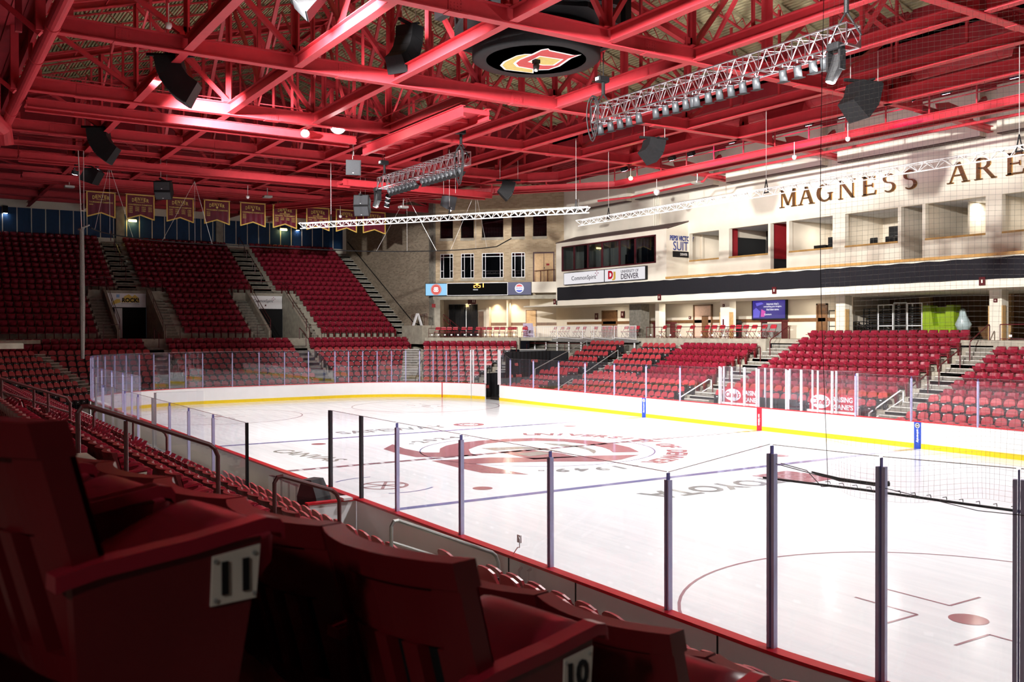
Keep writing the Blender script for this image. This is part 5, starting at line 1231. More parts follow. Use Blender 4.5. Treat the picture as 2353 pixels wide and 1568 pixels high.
def clamp(t, c):
    b = MB(); b.pipe([V(*c) + V(-.12, 0, -.25), V(*c) + V(0, 0, .35)], .025, BLK, 5); b.pipe([V(*c) + V(.12, 0, -.25), V(*c) + V(0, 0, .35)], .025, BLK, 5); b.pipe([V(*c) + V(-.14, 0, -.25), V(*c) + V(.14, 0, -.25)], .03, BLK, 5); b.build('clamp', t)
t, p, q, d = tri_truss('long white lattice truss hanging in front of the gold wall letters', (-14.0, 12.6, 11.0), (15, 12.5, 11.0), .36, 40)
for x, l_ in ((-11.1, 'left'), (.4, 'middle'), (12.05, 'right')): clamp(t, (x, 12.55, 11.25)); wire('thin wire holding the %s of the long white truss' % l_, (x, 12.55, 11.5), (x, 12.55, 14.9))
t, p, q, d = tri_truss('shorter white lattice truss hanging in front of the brick corner', (-23.9, -.8, 11.0), (-8.8, 9.4, 11.0), .34, 34)
for f, l_ in ((.12, 'left end'), (.55, 'middle'), (.96, 'right end')): c = p.lerp(q, f); clamp(t, (c.x, c.y, 11.25)); wire('thin wire holding the %s of the shorter white truss' % l_, (c.x, c.y, 11.5), (c.x, c.y, 14.8))
REDC = mat('red_clamp', (.6, .02, .02), .4)
b = MB(); b.bx(-9.9, -9.6, 12.3, 12.45, 10.95, 11.15, REDC); b.bx(4.6, 4.9, 12.3, 12.45, 11.0, 11.2, REDC); tag(b.build('red_strap', None, base=(-9.7, 12.4, 11)), 'red strap tied on the left part of the long white truss', 'strap') if 0 else None

# ------------------------------------------------------------------ banners
BTX = [('first', 'WOMEN', 'TOURNAMENT CHAMPIONS', [['2008']]), ('second', 'GYMNASTICS', 'CONFERENCE CHAMPIONS', [['1958', '1960', '1961', '1963'], ['1964', '1968', '1972'], ['1973', '1978', '1986'], ['2002', '2005', '2010']]), ('third', 'HOCKEY', 'TOURNAMENT CHAMPIONS', [['1960', '1961', '1963', '1964'], ['1966', '1968', '1969'], ['1971', '1972', '1973'], ['1986', '1999', '2002', '2005']]),
       ('fourth', '', 'TOURNAMENT CHAMPIONS', [['2014', '2018', '2024']]), ('fifth', '', 'CONFERENCE CHAMPIONS', [['2017', '2022', '2023']]), ('sixth', '', 'ICE HOCKEY|NATIONAL TOURNAMENT', [['1958', '1960', '1961'], ['1963', '1964'], ['1966', '1968'], ['1969', '1971', '1972']]), ('seventh', '', 'ICE HOCKEY|NATIONAL TOURNAMENT', [['1973'], ['1997'], ['2001'], ['2002']]), ('eighth', '', 'ICE HOCKEY', [['1986'], ['1999'], ['2008']]), ('ninth', '', 'ICE HOCKEY', [['2004'], ['2005'], ['2017']])]
BY = [(-10.17, -8.41), (-7.6, -5.79), (-4.86, -3.05), (-2.2, -.42), (.47, 2.3), (2.98, 4.78), (5.66, 7.46), (8.12, 9.8), (10.44, 12.34)]
GOLDT = mat('gold_thread', (.66, .48, .13), .55)
for (o_, sub, ti, cols), (y0, y1) in zip(BTX, BY):
    X = -40.0; zt = 14.41; zl, zm = zt - 1.72, zt - 1.42; w = y1 - y0; ym = (y0 + y1) / 2
    t = thing('championship_banner', '%s maroon and gold championship banner from the left, %s' % (o_, {0: 'nothing'}.get(0) if 0 else 'lettered ' + ti.replace('|', ' ').lower()), 'banner', (X, ym, zt))
    def zb(f): return zl + (zm - zl) * (1 - abs(2 * f - 1))
    N_ = 16; b = MB(); rows = []
    for i in range(7):
        rows.append([(X + .025 * math.sin(j * 1.7 + ym) * (.4 + i / 7), y0 + w * j / N_, zt - .05 + (zb(j / N_) - zt + .05) * i / 6) for j in range(N_ + 1)])
    b.grid(rows[::-1], BAN); b.build('cloth', t, True)
    b = MB(); f = .055; e = .012
    for j in range(N_):
        a, c = y0 + w * j / N_, y0 + w * (j + 1) / N_
        b.slab([(X + e, a, zb(j / N_) - f), (X + e, c, zb((j + 1) / N_) - f), (X + e, c, zb((j + 1) / N_) + f * .6), (X + e, a, zb(j / N_) + f * .6)], (.05, 0, 0), GOLD)
    b.bx(X - .02, X + .05, y0 - f, y0 + .02, zl - .05, zt, GOLD); b.bx(X - .02, X + .05, y1 - .02, y1 + f, zl - .05, zt, GOLD); b.bx(X - .02, X + .05, y0 - f, y1 + f, zt - .05, zt + .02, GOLD); b.build('fringe', t)
    b = MB(); b.cyl((X, y0 - .1, zt + .03), (X, y1 + .1, zt + .03), .02, WIRE, 6); b.build('rod', t)
    M0 = Matrix.Translation((X + .06, ym, 0)) @ Matrix.Rotation(R(90), 4, 'Z'); b = MB()
    for i, ch in enumerate('DENVER'):
        a = (i - 2.5) * .19; b.join(text_mb(ch, GOLDT, .15, .25, .006, .02), M0 @ Matrix.Translation((a * w / 1.75, 0, zt - .3 - a * a * .42)))
    lines = ti.split('|'); z = zt - .72 if len(lines) == 1 else zt - .66
    if sub: b.join(text_mb(sub, GOLDT, .62, .07, .006, .012), M0 @ Matrix.Translation((0, 0, zt - .53)))
    else: q = MB(); q.lathe([(0, 0), (.08, .0), (.08, .006), (0, .006)], (0, 0, 0), GOLDT, 14); b.join(q, M0 @ Matrix.Translation((0, 0, zt - .52)) @ Matrix.Rotation(R(90), 4, 'X'))
    for k, L in enumerate(lines): b.join(text_mb(L, GOLDT, w * (.88 if len(L) > 12 else .45), .105, .006, .012), M0 @ Matrix.Translation((0, 0, z - .15 * k)))
    z0 = z - .15 * len(lines) - .02
    for c, col in enumerate(cols):
        for r_, yr in enumerate(col): b.join(text_mb(yr, GOLDT, .26, .09, .006, .012), M0 @ Matrix.Translation((-w * .36 + w * .24 * c, 0, z0 - .125 * r_)))
    b.build('lettering', t)
# bar of the raised end net, hung round the far end by wires
path = [(x, y, 10.33) for x, y in arc(-CX, CY, RC, 92, 180, 12) + arc(-CX, -CY, RC, 180, 255, 10)]
b = MB(); b.pipe([(path[0][0] + 1.8, path[0][1], 10.72)] + path, .035, BLK, 6); tag(b.build('net_bar', None, base=path[10]), 'thin curved black bar of the raised net around the far end', 'net bar')
for k, (a, b_, c) in enumerate(((1, 2, 4), (5, 7, 9), (13, 14, 16), (18, 20, 22))):
    pk = path[min(b_, len(path) - 1)]; nm = ORD[4 - k]
    for q in (a, b_, c):
        if q < len(path): wire('thin wire, %s fan from left above end stand, %s' % (nm, {a: 'right strand', b_: 'middle strand', c: 'left strand'}[q]), path[q], (pk[0], pk[1], 14.3))
t = thing('net_post', 'pale gathered net hanging as a thin post at the left', 'net', (-25.6, -12.62, 3.3)); b = MB(); b.pipe([(-25.6, -12.62, 3.2), (-25.55, -12.62, 6), (-25.6, -12.62, 10.3)], [.1, .14, .12], mat('gathered_net', (.20, .19, .17), .9, 0, .3, 30), 8); b.build('net', t); b = MB(); b.pipe([(-25.6, -12.62, 10.3), (-25.7, -12.75, 14.6)], .025, WIRE, 6); b.pipe([(-25.6, -12.5, 10.3), (-25.6, -12.5, 14.6)], .015, WIRE, 6); b.build('rope', t); b = MB(); b.pipe([(-25.9, -12.75, 10.3), (-25.2, -12.3, 10.5)], .04, WIRE, 6); b.build('arm', t)
# ------------------------------------------------------------------ corner ribbon scoreboard
t = thing('ribbon_scoreboard', 'long ribbon scoreboard with clock reading 2:51 on the brick corner', 'scoreboard', CH(-1, 19.85, 7.6))
b = MB(); chbox(b, -5.62, 3.38, 19.55, 19.85, 7.6, 8.64, BLK); b.build('case', t)
def onch(u, z, d=19.5): return Matrix.Translation(CH(u, d, z)) @ Matrix.Rotation(R(45), 4, 'Z')
def face(u0, u1, z0, z1, m, nm, d=19.54):
    b = MB(); chbox(b, u0, u1, d - .01, d, z0, z1, m); return b.build(nm, t)
sc1 = face(1.52, 3.33, 7.64, 8.6, emis('screen_sky_blue', (.22, .52, .78), .9), 'left_screen'); sc2 = face(-3.62, 1.45, 7.64, 8.62, mat('black_screen', (.004, .004, .004), .9, spec=.05), 'clock_screen'); sc3 = face(-5.58, -3.68, 7.62, 8.64, emis('screen_navy', (.004, .008, .09), .8), 'right_screen')
b = MB()
for u0, u1, z0, z1 in ((-3.64, 1.5, 7.6, 7.64), (-3.64, 1.5, 8.6, 8.64), (1.46, 1.5, 7.6, 8.64), (-3.66, -3.62, 7.6, 8.64)): chbox(b, u0, u1, 19.5, 19.54, z0, z1, WPAINT)
b.build('clock_frame', sc2)
ORG = emis('clock_orange', (1, .38, .05), 3); WHT = emis('screen_white', (.9, .9, .9), 1); RDE = emis('screen_red', (.6, .05, .04), .9)
def seg(ch):
    S = {'2': 'abged', '5': 'afgcd', '1': 'bc'}[ch]; b = MB(); w, h, k = .1, .17, .035
    R_ = {'a': (-w, w, h * 2 - k, h * 2 + k), 'g': (-w, w, -k, k), 'd': (-w, w, -2 * h - k, -2 * h + k), 'b': (w - k, w + k, 0, h * 2), 'c': (w - k, w + k, -h * 2, 0), 'f': (-w - k, -w + k, 0, h * 2), 'e': (-w - k, -w + k, -h * 2, 0)}
    for s in S: x0, x1, z0, z1 = R_[s]; b.bx(x0, x1, -.02, 0, z0 * .5, z1 * .5, ORG)
    return b
b = MB()
for ch, u in (('2', -.92), ('5', -1.24), ('1', -1.5)): b.join(seg(ch), onch(u, 8.42))
q = MB(); q.bx(-.025, .025, -.02, 0, .05, .1, ORG); q.bx(-.025, .025, -.02, 0, -.1, -.05, ORG); b.join(q, onch(-1.08, 8.42)); b.build('clock_digits', sc2)
b = MB(); b.join(text_mb('PERIOD', WHT, .4, .1), onch(-.95, 8.07)); b.build('lettering', sc2)
def disc(par, u, z, r, m, d, nm): b = MB(); q = MB(); q.lathe([(0, 0), (r, 0), (r, .01), (0, .01)], (0, 0, 0), m, 28); b.join(q, onch(u, z, d) @ Matrix.Rotation(R(90), 4, 'X')); return b.build(nm, par)
disc(sc1, 2.42, 8.12, .46, RDE, 19.51, 'round_badge'); disc(sc1, 2.42, 8.12, .42, emis('screen_cream', (.75, .6, .42), .8), 19.5, 'round_badge'); disc(sc1, 2.42, 8.12, .40, RDE, 19.49, 'round_badge')
b = MB(); b.join(text_mb('B', WHT, .2, .4, .01, .02), onch(2.31, 8.12, 19.47)); b.join(text_mb('B', WHT, -.2, .4, .01, .02), onch(2.53, 8.12, 19.47)); b.build('lettering', sc1)
disc(sc3, -4.62, 8.14, .37, WHT, 19.5, 'round_badge')
b = MB(); q = MB(); RE, BE = emis('cola_red', (.75, .02, .03), 1), emis('cola_blue', (.0, .03, .4), 1)
q.slab([(.32 * math.cos(R(a)), 0, .32 * math.sin(R(a))) for a in range(25, 156, 10)] , (0, -.012, 0), RE); q.slab([(.32 * math.cos(R(a)), 0, .32 * math.sin(R(a))) for a in range(205, 336, 10)], (0, -.012, 0), BE); b.join(q, onch(-4.62, 8.14, 19.48)); b.build('badge_field', sc3)
b = MB(); b.join(text_mb('PEPSI', BE, .52, .14, .01, .02), onch(-4.62, 8.14, 19.46)); b.build('lettering', sc3)

# ------------------------------------------------------------------ press box
pb_ = thing('press_box', 'cream press box with a long dark window, jutting from the far wall', 'press box', (-23, 22, 8.05))
b = MB(); b.bx(-29.35, -16.7, 22.0, 22.15, 8.05, 9.33, CREAM2); b.bx(-29.35, -16.7, 22, 22.15, 11.15, 11.5, CREAM2); b.bx(-29.35, -28.52, 22, 22.15, 9.33, 11.15, CREAM2); b.bx(-17.79, -16.7, 22, 22.15, 9.33, 11.15, CREAM2)
for x in (-29.35, -16.85): b.slab([(x, 22.15, 8.05), (x, 24, 8.05), (x, 24, 12.05), (x, 22.15, 11.5)], (.15, 0, 0), CREAM2)
b.build('wall', pb_); b = MB(); b.slab([(-29.4, 21.98, 11.5), (-16.65, 21.98, 11.5), (-16.65, 24, 12.08), (-29.4, 24, 12.08)], (0, 0, .06), BROWNBAND); b.build('roof', pb_)
b = MB(); xs = [-28.52, -27.0, -25.3, -23.6, -21.6, -19.9, -17.79]
for x in xs: b.bx(x - .06, x + .06, 21.97, 22.1, 9.3, 11.17, BURG)
b.bx(-28.58, -17.73, 21.97, 22.1, 9.27, 9.36, BURG); b.bx(-28.58, -17.73, 21.97, 22.1, 11.1, 11.19, BURG); b.build('window_frame', pb_)
b = MB(); b.bx(-28.5, -17.8, 22.05, 22.06, 9.35, 11.12, WGLASS); b.build('glass', pb_)
b = MB(); b.bx(-29.2, -16.8, 25.4, 25.5, 8.1, 11.4, CREAM); b.bx(-29.2, -16.8, 22.2, 25.4, 8.0, 8.1, DCONC); b.build('room', pb_)
b = MB()
for x0, x1 in ((-26.4, -25.8), (-21.4, -20.2), (-19.8, -18.6)):
    n_ = int((x1 - x0) / .08); b.grid([[(x0 + (x1 - x0) * i / n_, 22.5 + .05 * (i % 2), z) for i in range(n_ + 1)] for z in (9.2, 11.2)], NAVY)
b.build('curtain', pb_)
b = MB(); b.bx(-22.4, -22.0, 23.2, 23.6, 8.1, 10.2, BLK); b.bx(-28.2, -27.4, 23.2, 24, 8.1, 9.4, BLK); b.build('cabinet', pb_)
t = thing('advert_board', 'white lit sign reading CommonSpirit and University of Denver under the press box window', 'sign', (-23.3, 21.95, 8.2))
b = MB(); b.bx(-28.05, -18.55, 21.78, 21.98, 8.18, 9.12, BLK); b.build('case', t); LIT = emis('lit_sign_white', (.85, .82, .85), .75)
b = MB(); b.bx(-28.0, -23.1, 21.77, 21.79, 8.22, 9.08, LIT); p1 = b.build('left_panel', t); b = MB(); b.bx(-23.0, -18.6, 21.77, 21.79, 8.22, 9.08, LIT); p2 = b.build('right_panel', t)
cs_text(p1, Matrix.Translation((-25.5, 21.76, 8.6)), 3.0, .42)
b = MB(); b.join(text_mb('D', REDS, .55, .6, .01, .06), Matrix.Translation((-22.3, 21.75, 8.68))); b.join(text_mb('J', GOLD, .4, .62, .01, .05), Matrix.Translation((-21.95, 21.76, 8.58))); b.build('letter', p2)
b = MB(); b.join(text_mb('UNIVERSITY OF', mat('sign_grey_ink', (.06, .05, .07)), 1.9, .2, .01, .0), Matrix.Translation((-20.2, 21.76, 8.85))); b.join(text_mb('DENVER', MATS['sign_grey_ink'], 1.9, .38, .01, .01), Matrix.Translation((-20.2, 21.76, 8.5))); b.build('lettering', p2)
# side sign
t = thing('wall_sign', 'blue Pepsi Victory Suite lettering on the press box end wall', 'sign', (-16.68, 23.4, 9.7)); M = Matrix.Translation((-16.68, 23.4, 0)) @ Matrix.Rotation(R(90), 4, 'Z'); NB = mat('sign_navy', (.012, .03, .22), .5)
b = MB(); b.join(text_mb('PEPSI VICTORY', NB, 2.2, .34, .01, .03), M @ Matrix.Translation((0, 0, 10.9))); b.join(text_mb('SUITE', NB, 1.7, .6, .01, .0), M @ Matrix.Translation((.05, 0, 10.38))); b.build('lettering', t)
b = MB(); q = MB(); q.bx(-.85, .85, -.01, 0, 9.62, 10.02, BLK); b.join(q, M); pl = b.build('plate', t); b = MB(); b.join(text_mb('DENVER', WPAINT, .65, .17, .008, .02), M @ Matrix.Translation((.15, -.012, 9.82))); b.build('lettering', pl)
t = thing('wall_screen', 'dark screen lettered HOME OF PIONEERS inside the Victory Suite opening', 'screen', (-14.7, 27.4, 8.2)); b = MB(); b.bx(-17.0, -13.4, 27.2, 27.3, 8.6, 10.7, BLK); b.build('panel', t); b = MB(); b.join(text_mb('HOME OF', mat('faded_letter', (.16, .13, .12), .7), 2.0, .3), Matrix.Translation((-15.4, 27.19, 10.0))); b.join(text_mb('PIONEERS', MATS['faded_letter'], 2.2, .3), Matrix.Translation((-15.3, 27.19, 9.45))); b.build('lettering', t)
t = thing('exit_sign', 'small orange exit light in the Victory Suite opening', 'sign', (-14.1, 25.5, 10.8)); b = MB(); b.bx(-14.25, -13.98, 25.4, 25.45, 10.7, 10.95, emis('exit_glow', (1, .5, .15), 2)); b.build('case', t)
# letters on the far wall
def serif(ch, w, h, m):
    b = MB(); T, t_, S, d = .2 * h, .07 * h, .05 * h, .09
    def st(x0, z0, x1, z1, k): b.slab([(x0 - k / 2, 0, z0), (x0 + k / 2, 0, z0), (x1 + k / 2, 0, z1), (x1 - k / 2, 0, z1)], (0, -d, 0), m)
    def sf(x, z, k=.36): b.bx(x - k * h / 2, x + k * h / 2, -d, 0, z - S / 2, z + S / 2, m)
    def ar(cx, cz, rx, rz, a0, a1, k0, k1, n_=12):
        P, Q = [], []
        for i in range(n_ + 1):
            a = R(a0 + (a1 - a0) * i / n_); k = k0 + (k1 - k0) * math.sin(PI * i / n_); P.append((cx + (rx + k / 2) * math.cos(a), 0, cz + (rz + k / 2 * .6) * math.sin(a))); Q.append((cx + (rx - k / 2) * math.cos(a), 0, cz + (rz - k / 2 * .6) * math.sin(a)))
        for i in range(n_): b.slab([P[i], P[i + 1], Q[i + 1], Q[i]], (0, -d, 0), m)
    H, W = h, w
    if ch == 'M': st(-W * .4, 0, -W * .4, H, t_); st(-W * .38, H, 0, .1 * H, T * .8); st(W * .38, H, 0, .1 * H, t_); st(W * .4, 0, W * .4, H, T); sf(-W * .4, 0); sf(W * .4, 0, .4); sf(-W * .42, H, .25); sf(W * .42, H, .25)
    if ch == 'A': st(-W * .36, 0, 0, H, t_); st(W * .36, 0, 0, H, T); b.bx(-W * .2, W * .2, -d, 0, .32 * H, .38 * H, m); sf(-W * .36, 0, .34); sf(W * .36, 0, .4)
    if ch == 'G': ar(0, H / 2, W * .4, H * .46, 50, 325, t_, T * 1.1, 18); st(W * .34, .04 * H, W * .34, .45 * H, T * .8); sf(W * .32, .45 * H, .34)
    if ch == 'N': st(-W * .36, 0, -W * .36, H, t_); st(W * .36, 0, W * .36, H, t_); st(-W * .36, H, W * .36, 0, T); sf(-W * .36, 0, .3); sf(W * .36, H, .3); sf(-W * .4, H, .22)
    if ch == 'E': st(-W * .22, 0, -W * .22, H, T); sf(-W * .25, 0, .3); sf(-W * .25, H, .3); b.bx(-W * .3, W * .34, -d, 0, 0, t_, m); b.bx(-W * .3, W * .3, -d, 0, H - t_, H, m); b.bx(-W * .2, W * .2, -d, 0, .48 * H, .54 * H, m); st(W * .34, 0, W * .38, .22 * H, t_); st(W * .3, .8 * H, W * .3, H, t_); st(W * .2, .4 * H, W * .2, .62 * H, t_ * .8)
    if ch == 'S': ar(0, .74 * H, W * .25, H * .22, 40, 270, t_, T * .8, 14); ar(0, .27 * H, W * .27, H * .24, 90, -140, t_, T * .9, 14)
    if ch == 'R': st(-W * .28, 0, -W * .28, H, T); sf(-W * .28, 0, .4); sf(-W * .3, H, .3); ar(-W * .12, .74 * H, W * .3, H * .23, 90, -90, t_, T * .9, 12); st(W * .38, 0, 0, .5 * H, T); sf(W * .4, 0, .26); b.bx(-W * .28, -W * .1, -d, 0, H - t_, H, m); b.bx(-W * .28, -W * .1, -d, 0, .49 * H, .49 * H + t_, m)
    return b
t = thing('wall_lettering', 'large gold serif letters MAGNESS ARENA on the cream far wall', 'lettering', (0, 23.98, 12.12))
for ch, x in zip('MAGNESSARENA', (-8.1, -6.75, -5.4, -3.9, -2.45, -1.2, .05, 2.75, 4.15, 5.65, 7.1, 8.5)):
    b = MB(); b.join(serif(ch, 1.15, 1.02, BRONZE), Matrix.Translation((x, 24.0, 12.12))); b2 = MB(); b2.join(serif(ch, 1.15, 1.02, GOLDM), Matrix.Translation((x + .02, 23.985, 12.105)) @ Matrix.Diagonal((1, 1.0, 1, 1)))
    o = b.build('letter', t); 
    for v in b2.v: pass
    b3 = MB(); b3.v, b3.f, b3.m, b3.mats = [(x_, 23.94 + (y_ - 23.94) * .3 + .03, z_) for x_, y_, z_ in b2.v], b2.f, b2.m, b2.mats; b3.build('gold_edge', o)
# conduits beside the press box
b = MB()
for k in range(4): b.cyl((-20.1 + .17 * k, 23.92, 12.1), (-20.1 + .17 * k, 23.92, 16.2), .05, CREAM2, 8)
tag(b.build('wall_conduit', None, base=(-19.9, 23.9, 12.1)), 'four pale pipes running up the cream wall above the press box', 'pipes')
# tv, small signs, bins, suite furniture
t = thing('wall_screen', 'large purple advertising screen reading internet thats everything on the concourse wall', 'screen', (-11.7, 26.4, 5.4)); b = MB(); b.bx(-13.15, -10.25, 26.32, 26.46, 5.35, 6.68, BLK); b.build('case', t)
b = MB(); b.bx(-13.05, -10.35, 26.3, 26.32, 5.43, 6.6, emis('screen_indigo', (.018, .01, .16), 1.2)); sc = b.build('display', t)
b = MB()
for i, (L, z) in enumerate((("Internet that's", 6.38), ('everything you imagine.', 6.2), ('And then some.', 6.02))): b.join(text_mb(L, WHT, (1.0, 1.5, 1.05)[i], .13), Matrix.Translation((-11.35, 26.29, z)))
b.join(text_mb('Quantum', WHT, .6, .14), Matrix.Translation((-11.75, 26.29, 5.7))); b.build('lettering', sc)
b = MB(); VI, MG = emis('screen_violet', (.12, .1, .55), 1), emis('screen_magenta', (.55, .06, .35), 1)
b.slab([(-13.0, 26.295, 5.5), (-12.5, 26.295, 5.5), (-12.4, 26.295, 5.9), (-12.75, 26.295, 6.15), (-13.0, 26.295, 6.0)], (0, -.004, 0), VI); b.slab([(-12.35, 26.295, 5.55), (-12.05, 26.295, 5.55), (-11.95, 26.295, 5.9), (-12.3, 26.295, 6.05)], (0, -.004, 0), MG); b.slab([(-12.7, 26.295, 6.25), (-12.1, 26.295, 6.4), (-12.3, 26.295, 6.5), (-12.8, 26.295, 6.45)], (0, -.004, 0), VI); b.build('picture', sc)
def ssign(label, c, w, h, m=RAIL, d=.05, ax='x'):
    t = thing('small_sign', label, 'sign', c); b = MB(); x, y, z = c
    if ax == 'x': b.bx(x - w / 2, x + w / 2, y - d, y, z, z + h, m)
    else: chbox(b, x - w / 2, x + w / 2, y - d, y, z, z + h, m); t.location = CH(x, y, z); 
    if ax != 'x': b.build('plate', t); return
    b.build('plate', t); b = MB(); b.bx(x - w * .12, x + w * .12, y - d - .004, y - d, z + h * .3, z + h * .7, CREAM2); b.build('mark', t)
ssign('maroon section sign on brackets under the balcony near the concourse door', (-17.35, 21.98, 6.72), .3, .4); ssign('maroon section sign on brackets under the balcony behind the net', (-7.4, 21.98, 6.8), .3, .4); ssign('maroon section sign on brackets at the left corner of the balcony', (-29.5, 21.98, 6.75), .3, .4); ssign('maroon section sign under the balcony at the right edge', (5.2, 21.98, 6.75), .3, .4)
ssign('maroon sign left of the dim concourse doorway', (-29.9, 26.45, 5.6), .4, .5); ssign('maroon sign right of the dim concourse doorway', (-26.6, 26.45, 5.7), .4, .5); ssign('small maroon plate left of the lit concourse door', (-19.1, 26.45, 5.5), .2, .2); ssign('small maroon plate high on the cream column', (-13.4, 23.99, 6.2), .15, .18); ssign('small maroon plate high on the column at the right', (4.7, 23.99, 6.0), .18, .18)
t = thing('small_sign', 'small maroon plate on the concrete corner pier above the chairs', 'sign', CH(2.75, 19.88, 6.7)); b = MB(); chbox(b, 2.6, 2.9, 19.86, 19.9, 6.65, 6.95, REDW); b.build('plate', t)
t = thing('fire_cabinet', 'white fire extinguisher cabinet on the cream concourse column', 'cabinet', (-13.3, 23.9, 4.9)); b = MB(); b.bx(-13.5, -13.15, 23.86, 24, 4.85, 5.55, WPAINT); b.build('case', t); b = MB(); b.bx(-13.38, -13.27, 23.85, 23.86, 4.95, 5.4, RAIL); b.build('mark', t)
t = thing('waste_bin', 'wide dark four hole bin under the purple screen', 'bin', (-14.6, 25.8, 4.15)); b = MB(); b.cb(-15.4, -13.9, 25.6, 26.2, 4.15, 5.15, BLK, .05); b.build('body', t); b = MB(); b.cb(-15.45, -13.85, 25.55, 26.25, 5.1, 5.35, BPLAST, .1); b.build('lid', t)
b = MB()
for k in range(4): b.bx(-15.25 + .36 * k, -15.02 + .36 * k, 25.54, 25.55, 5.15, 5.25, (GALV, LIME, BLUE, WPAINT)[k])
b.build('slot_label', t)
t = thing('lectern_stand', 'dark maroon counter on the concourse right of the folding chairs', 'counter', (-9.5, 24.8, 4.15)); b = MB(); b.bx(-10.9, -9.1, 24.6, 25.2, 5.2, 5.3, RAIL); b.build('top', t)
for x in (-10.85, -9.2): b = MB(); b.bx(x, x + .07, 24.65, 25.15, 4.15, 5.2, RAIL); b.build('leg', t)
b = MB(); b.bx(-10.8, -9.2, 24.7, 24.74, 4.2, 5.1, GALV); b.build('mesh_panel', t)
t = thing('lectern_stand', 'dark maroon counter on the concourse left of the lit door', 'counter', (-20.5, 25.6, 4.15)); b = MB(); b.bx(-22.0, -19.9, 25.4, 25.9, 5.15, 5.28, RAIL); b.build('top', t); b = MB(); b.bx(-21.9, -21.8, 25.45, 25.85, 4.15, 5.15, RAIL); b.build('leg', t); b = MB(); b.bx(-20.1, -20.0, 25.45, 25.85, 4.15, 5.15, RAIL); b.build('leg', t)
def chair_suite(label, c):
    t = thing('suite_chair', label, 'chair', c); x, y, z = c; b = MB(); b.cb(x - .25, x + .25, y - .25, y + .25, z + .6, z + .7, BLK, .03); b.build('seat', t); b = MB(); b.cb(x - .25, x + .25, y + .2, y + .28, z + .75, z + 1.2, BLK, .03); b.build('backrest', t)
    for sx in (-.2, .2):
        for sy in (-.2, .2): b = MB(); b.cyl((x + sx, y + sy, z), (x + sx, y + sy, z + .62), .02, BLK, 6); b.build('leg', t)
t = thing('suite_screen', 'black television on the back wall of the suite with stools', 'television', (-3.0, 27.6, 9.6)); b = MB(); b.bx(-3.7, -2.3, 27.5, 27.6, 9.7, 10.7, BLK); b.build('panel', t)
for k, x in enumerate((-3.5, -2.5, -1.9)): chair_suite('%s black stool from the left in the suite with the television' % ORD[k + 1], (x, 25.6, 8.75))
t = thing('suite_cupboard', 'dark brown cupboard in the suite with the television', 'cupboard', (-1.1, 27.3, 7.6)); b = MB(); b.bx(-1.6, -.7, 27, 27.6, 7.6, 10.1, BROWN); b.build('body', t)
t = thing('suite_cupboard', 'tall black stack of equipment in the suite left of the pilaster', 'stack', (-5.6, 25.8, 7.6)); b = MB(); b.bx(-6.4, -5.0, 25.5, 26.4, 7.6, 10.2, BLK); b.bx(-5.9, -5.0, 25.6, 26.2, 10.2, 10.8, BLK); b.build('body', t)
t = thing('suite_cupboard', 'low black crates in the suite beside the black stack', 'stack', (-7, 25.4, 9.2)); b = MB(); b.bx(-7.2, -6.4, 25.2, 25.7, 7.6, 9.75, BLK); b.build('body', t)
t = thing('handrail', 'dark rail climbing through the cream suite doorway', 'railing', (.1, 24.6, 8.2)); b = MB(); b.pipe([(-.4, 24.4, 7.9), (.6, 26, 9.3)], .04, BLK, 6); b.build('rail', t)
# storage under the balcony at the right
def rack(label, x, y, w, h, m, n_):
    t = thing('storage_rack', label, 'rack', (x, y, 4.15)); b = MB()
    for sx in (-1, 1):
        for sy in (0, .5): b.bar((x + sx * w / 2, y + sy, 4.15), (x + sx * w / 2, y + sy, 4.15 + h), .05, .05, m, up=(1, 0, 0))
    b.bar((x - w / 2, y, 4.15 + h), (x + w / 2, y, 4.15 + h), .05, .05, m); b.bar((x - w / 2, y, 4.9), (x + w / 2, y, 4.9), .05, .05, m); b.build('frame', t)
    for k in range(n_): z = 4.25 + (h - .2) * k / n_; b = MB(); b.bx(x - w / 2 + .05, x + w / 2 - .05, y + .03, y + .48, z, z + .05, BLK); b.build('stacked_panel', t)
for k, (x, w, h, m, n_) in enumerate(((-6.3, 1.6, 1.7, BLK, 12), (-4.9, .9, 1.0, BLK, 6), (-4.2, .9, 1.75, BLK, 11), (-3.2, .95, 1.95, WPAINT, 12), (-2.25, .8, 2.05, GALV, 14), (-1.35, .9, 2.0, WPAINT, 12))): rack('%s storage rack from the left under the balcony behind the net' % ORD[k + 1], x, 26.5, w, h, m, n_)
t = thing('equipment_cover', 'bright lime green cover on stored equipment under the balcony', 'cover', (.2, 26.4, 4.15)); b = MB(); b.cb(-.75, 1.1, 26.3, 27.2, 4.15, 4.9, LIME, .04); b.loft([[(-.75, 26.3, 4.9), (-.1, 26.3, 4.9), (-.1, 27, 4.9), (-.75, 27, 4.9)], [(-.75, 26.35, 6.0), (-.3, 26.35, 6.0), (-.3, 27, 6.0), (-.75, 27, 6.0)]], LIME); b.loft([[(.5, 26.3, 4.9), (1.1, 26.3, 4.9), (1.1, 27, 4.9), (.5, 27, 4.9)], [(.65, 26.35, 6.0), (1.05, 26.35, 6.0), (1.05, 27, 6.0), (.65, 27, 6.0)]], LIME); b.build('cloth', t); b = MB(); b.bx(-.3, .65, 26.8, 26.9, 4.9, 5.9, LIME); b.build('back_panel', t)
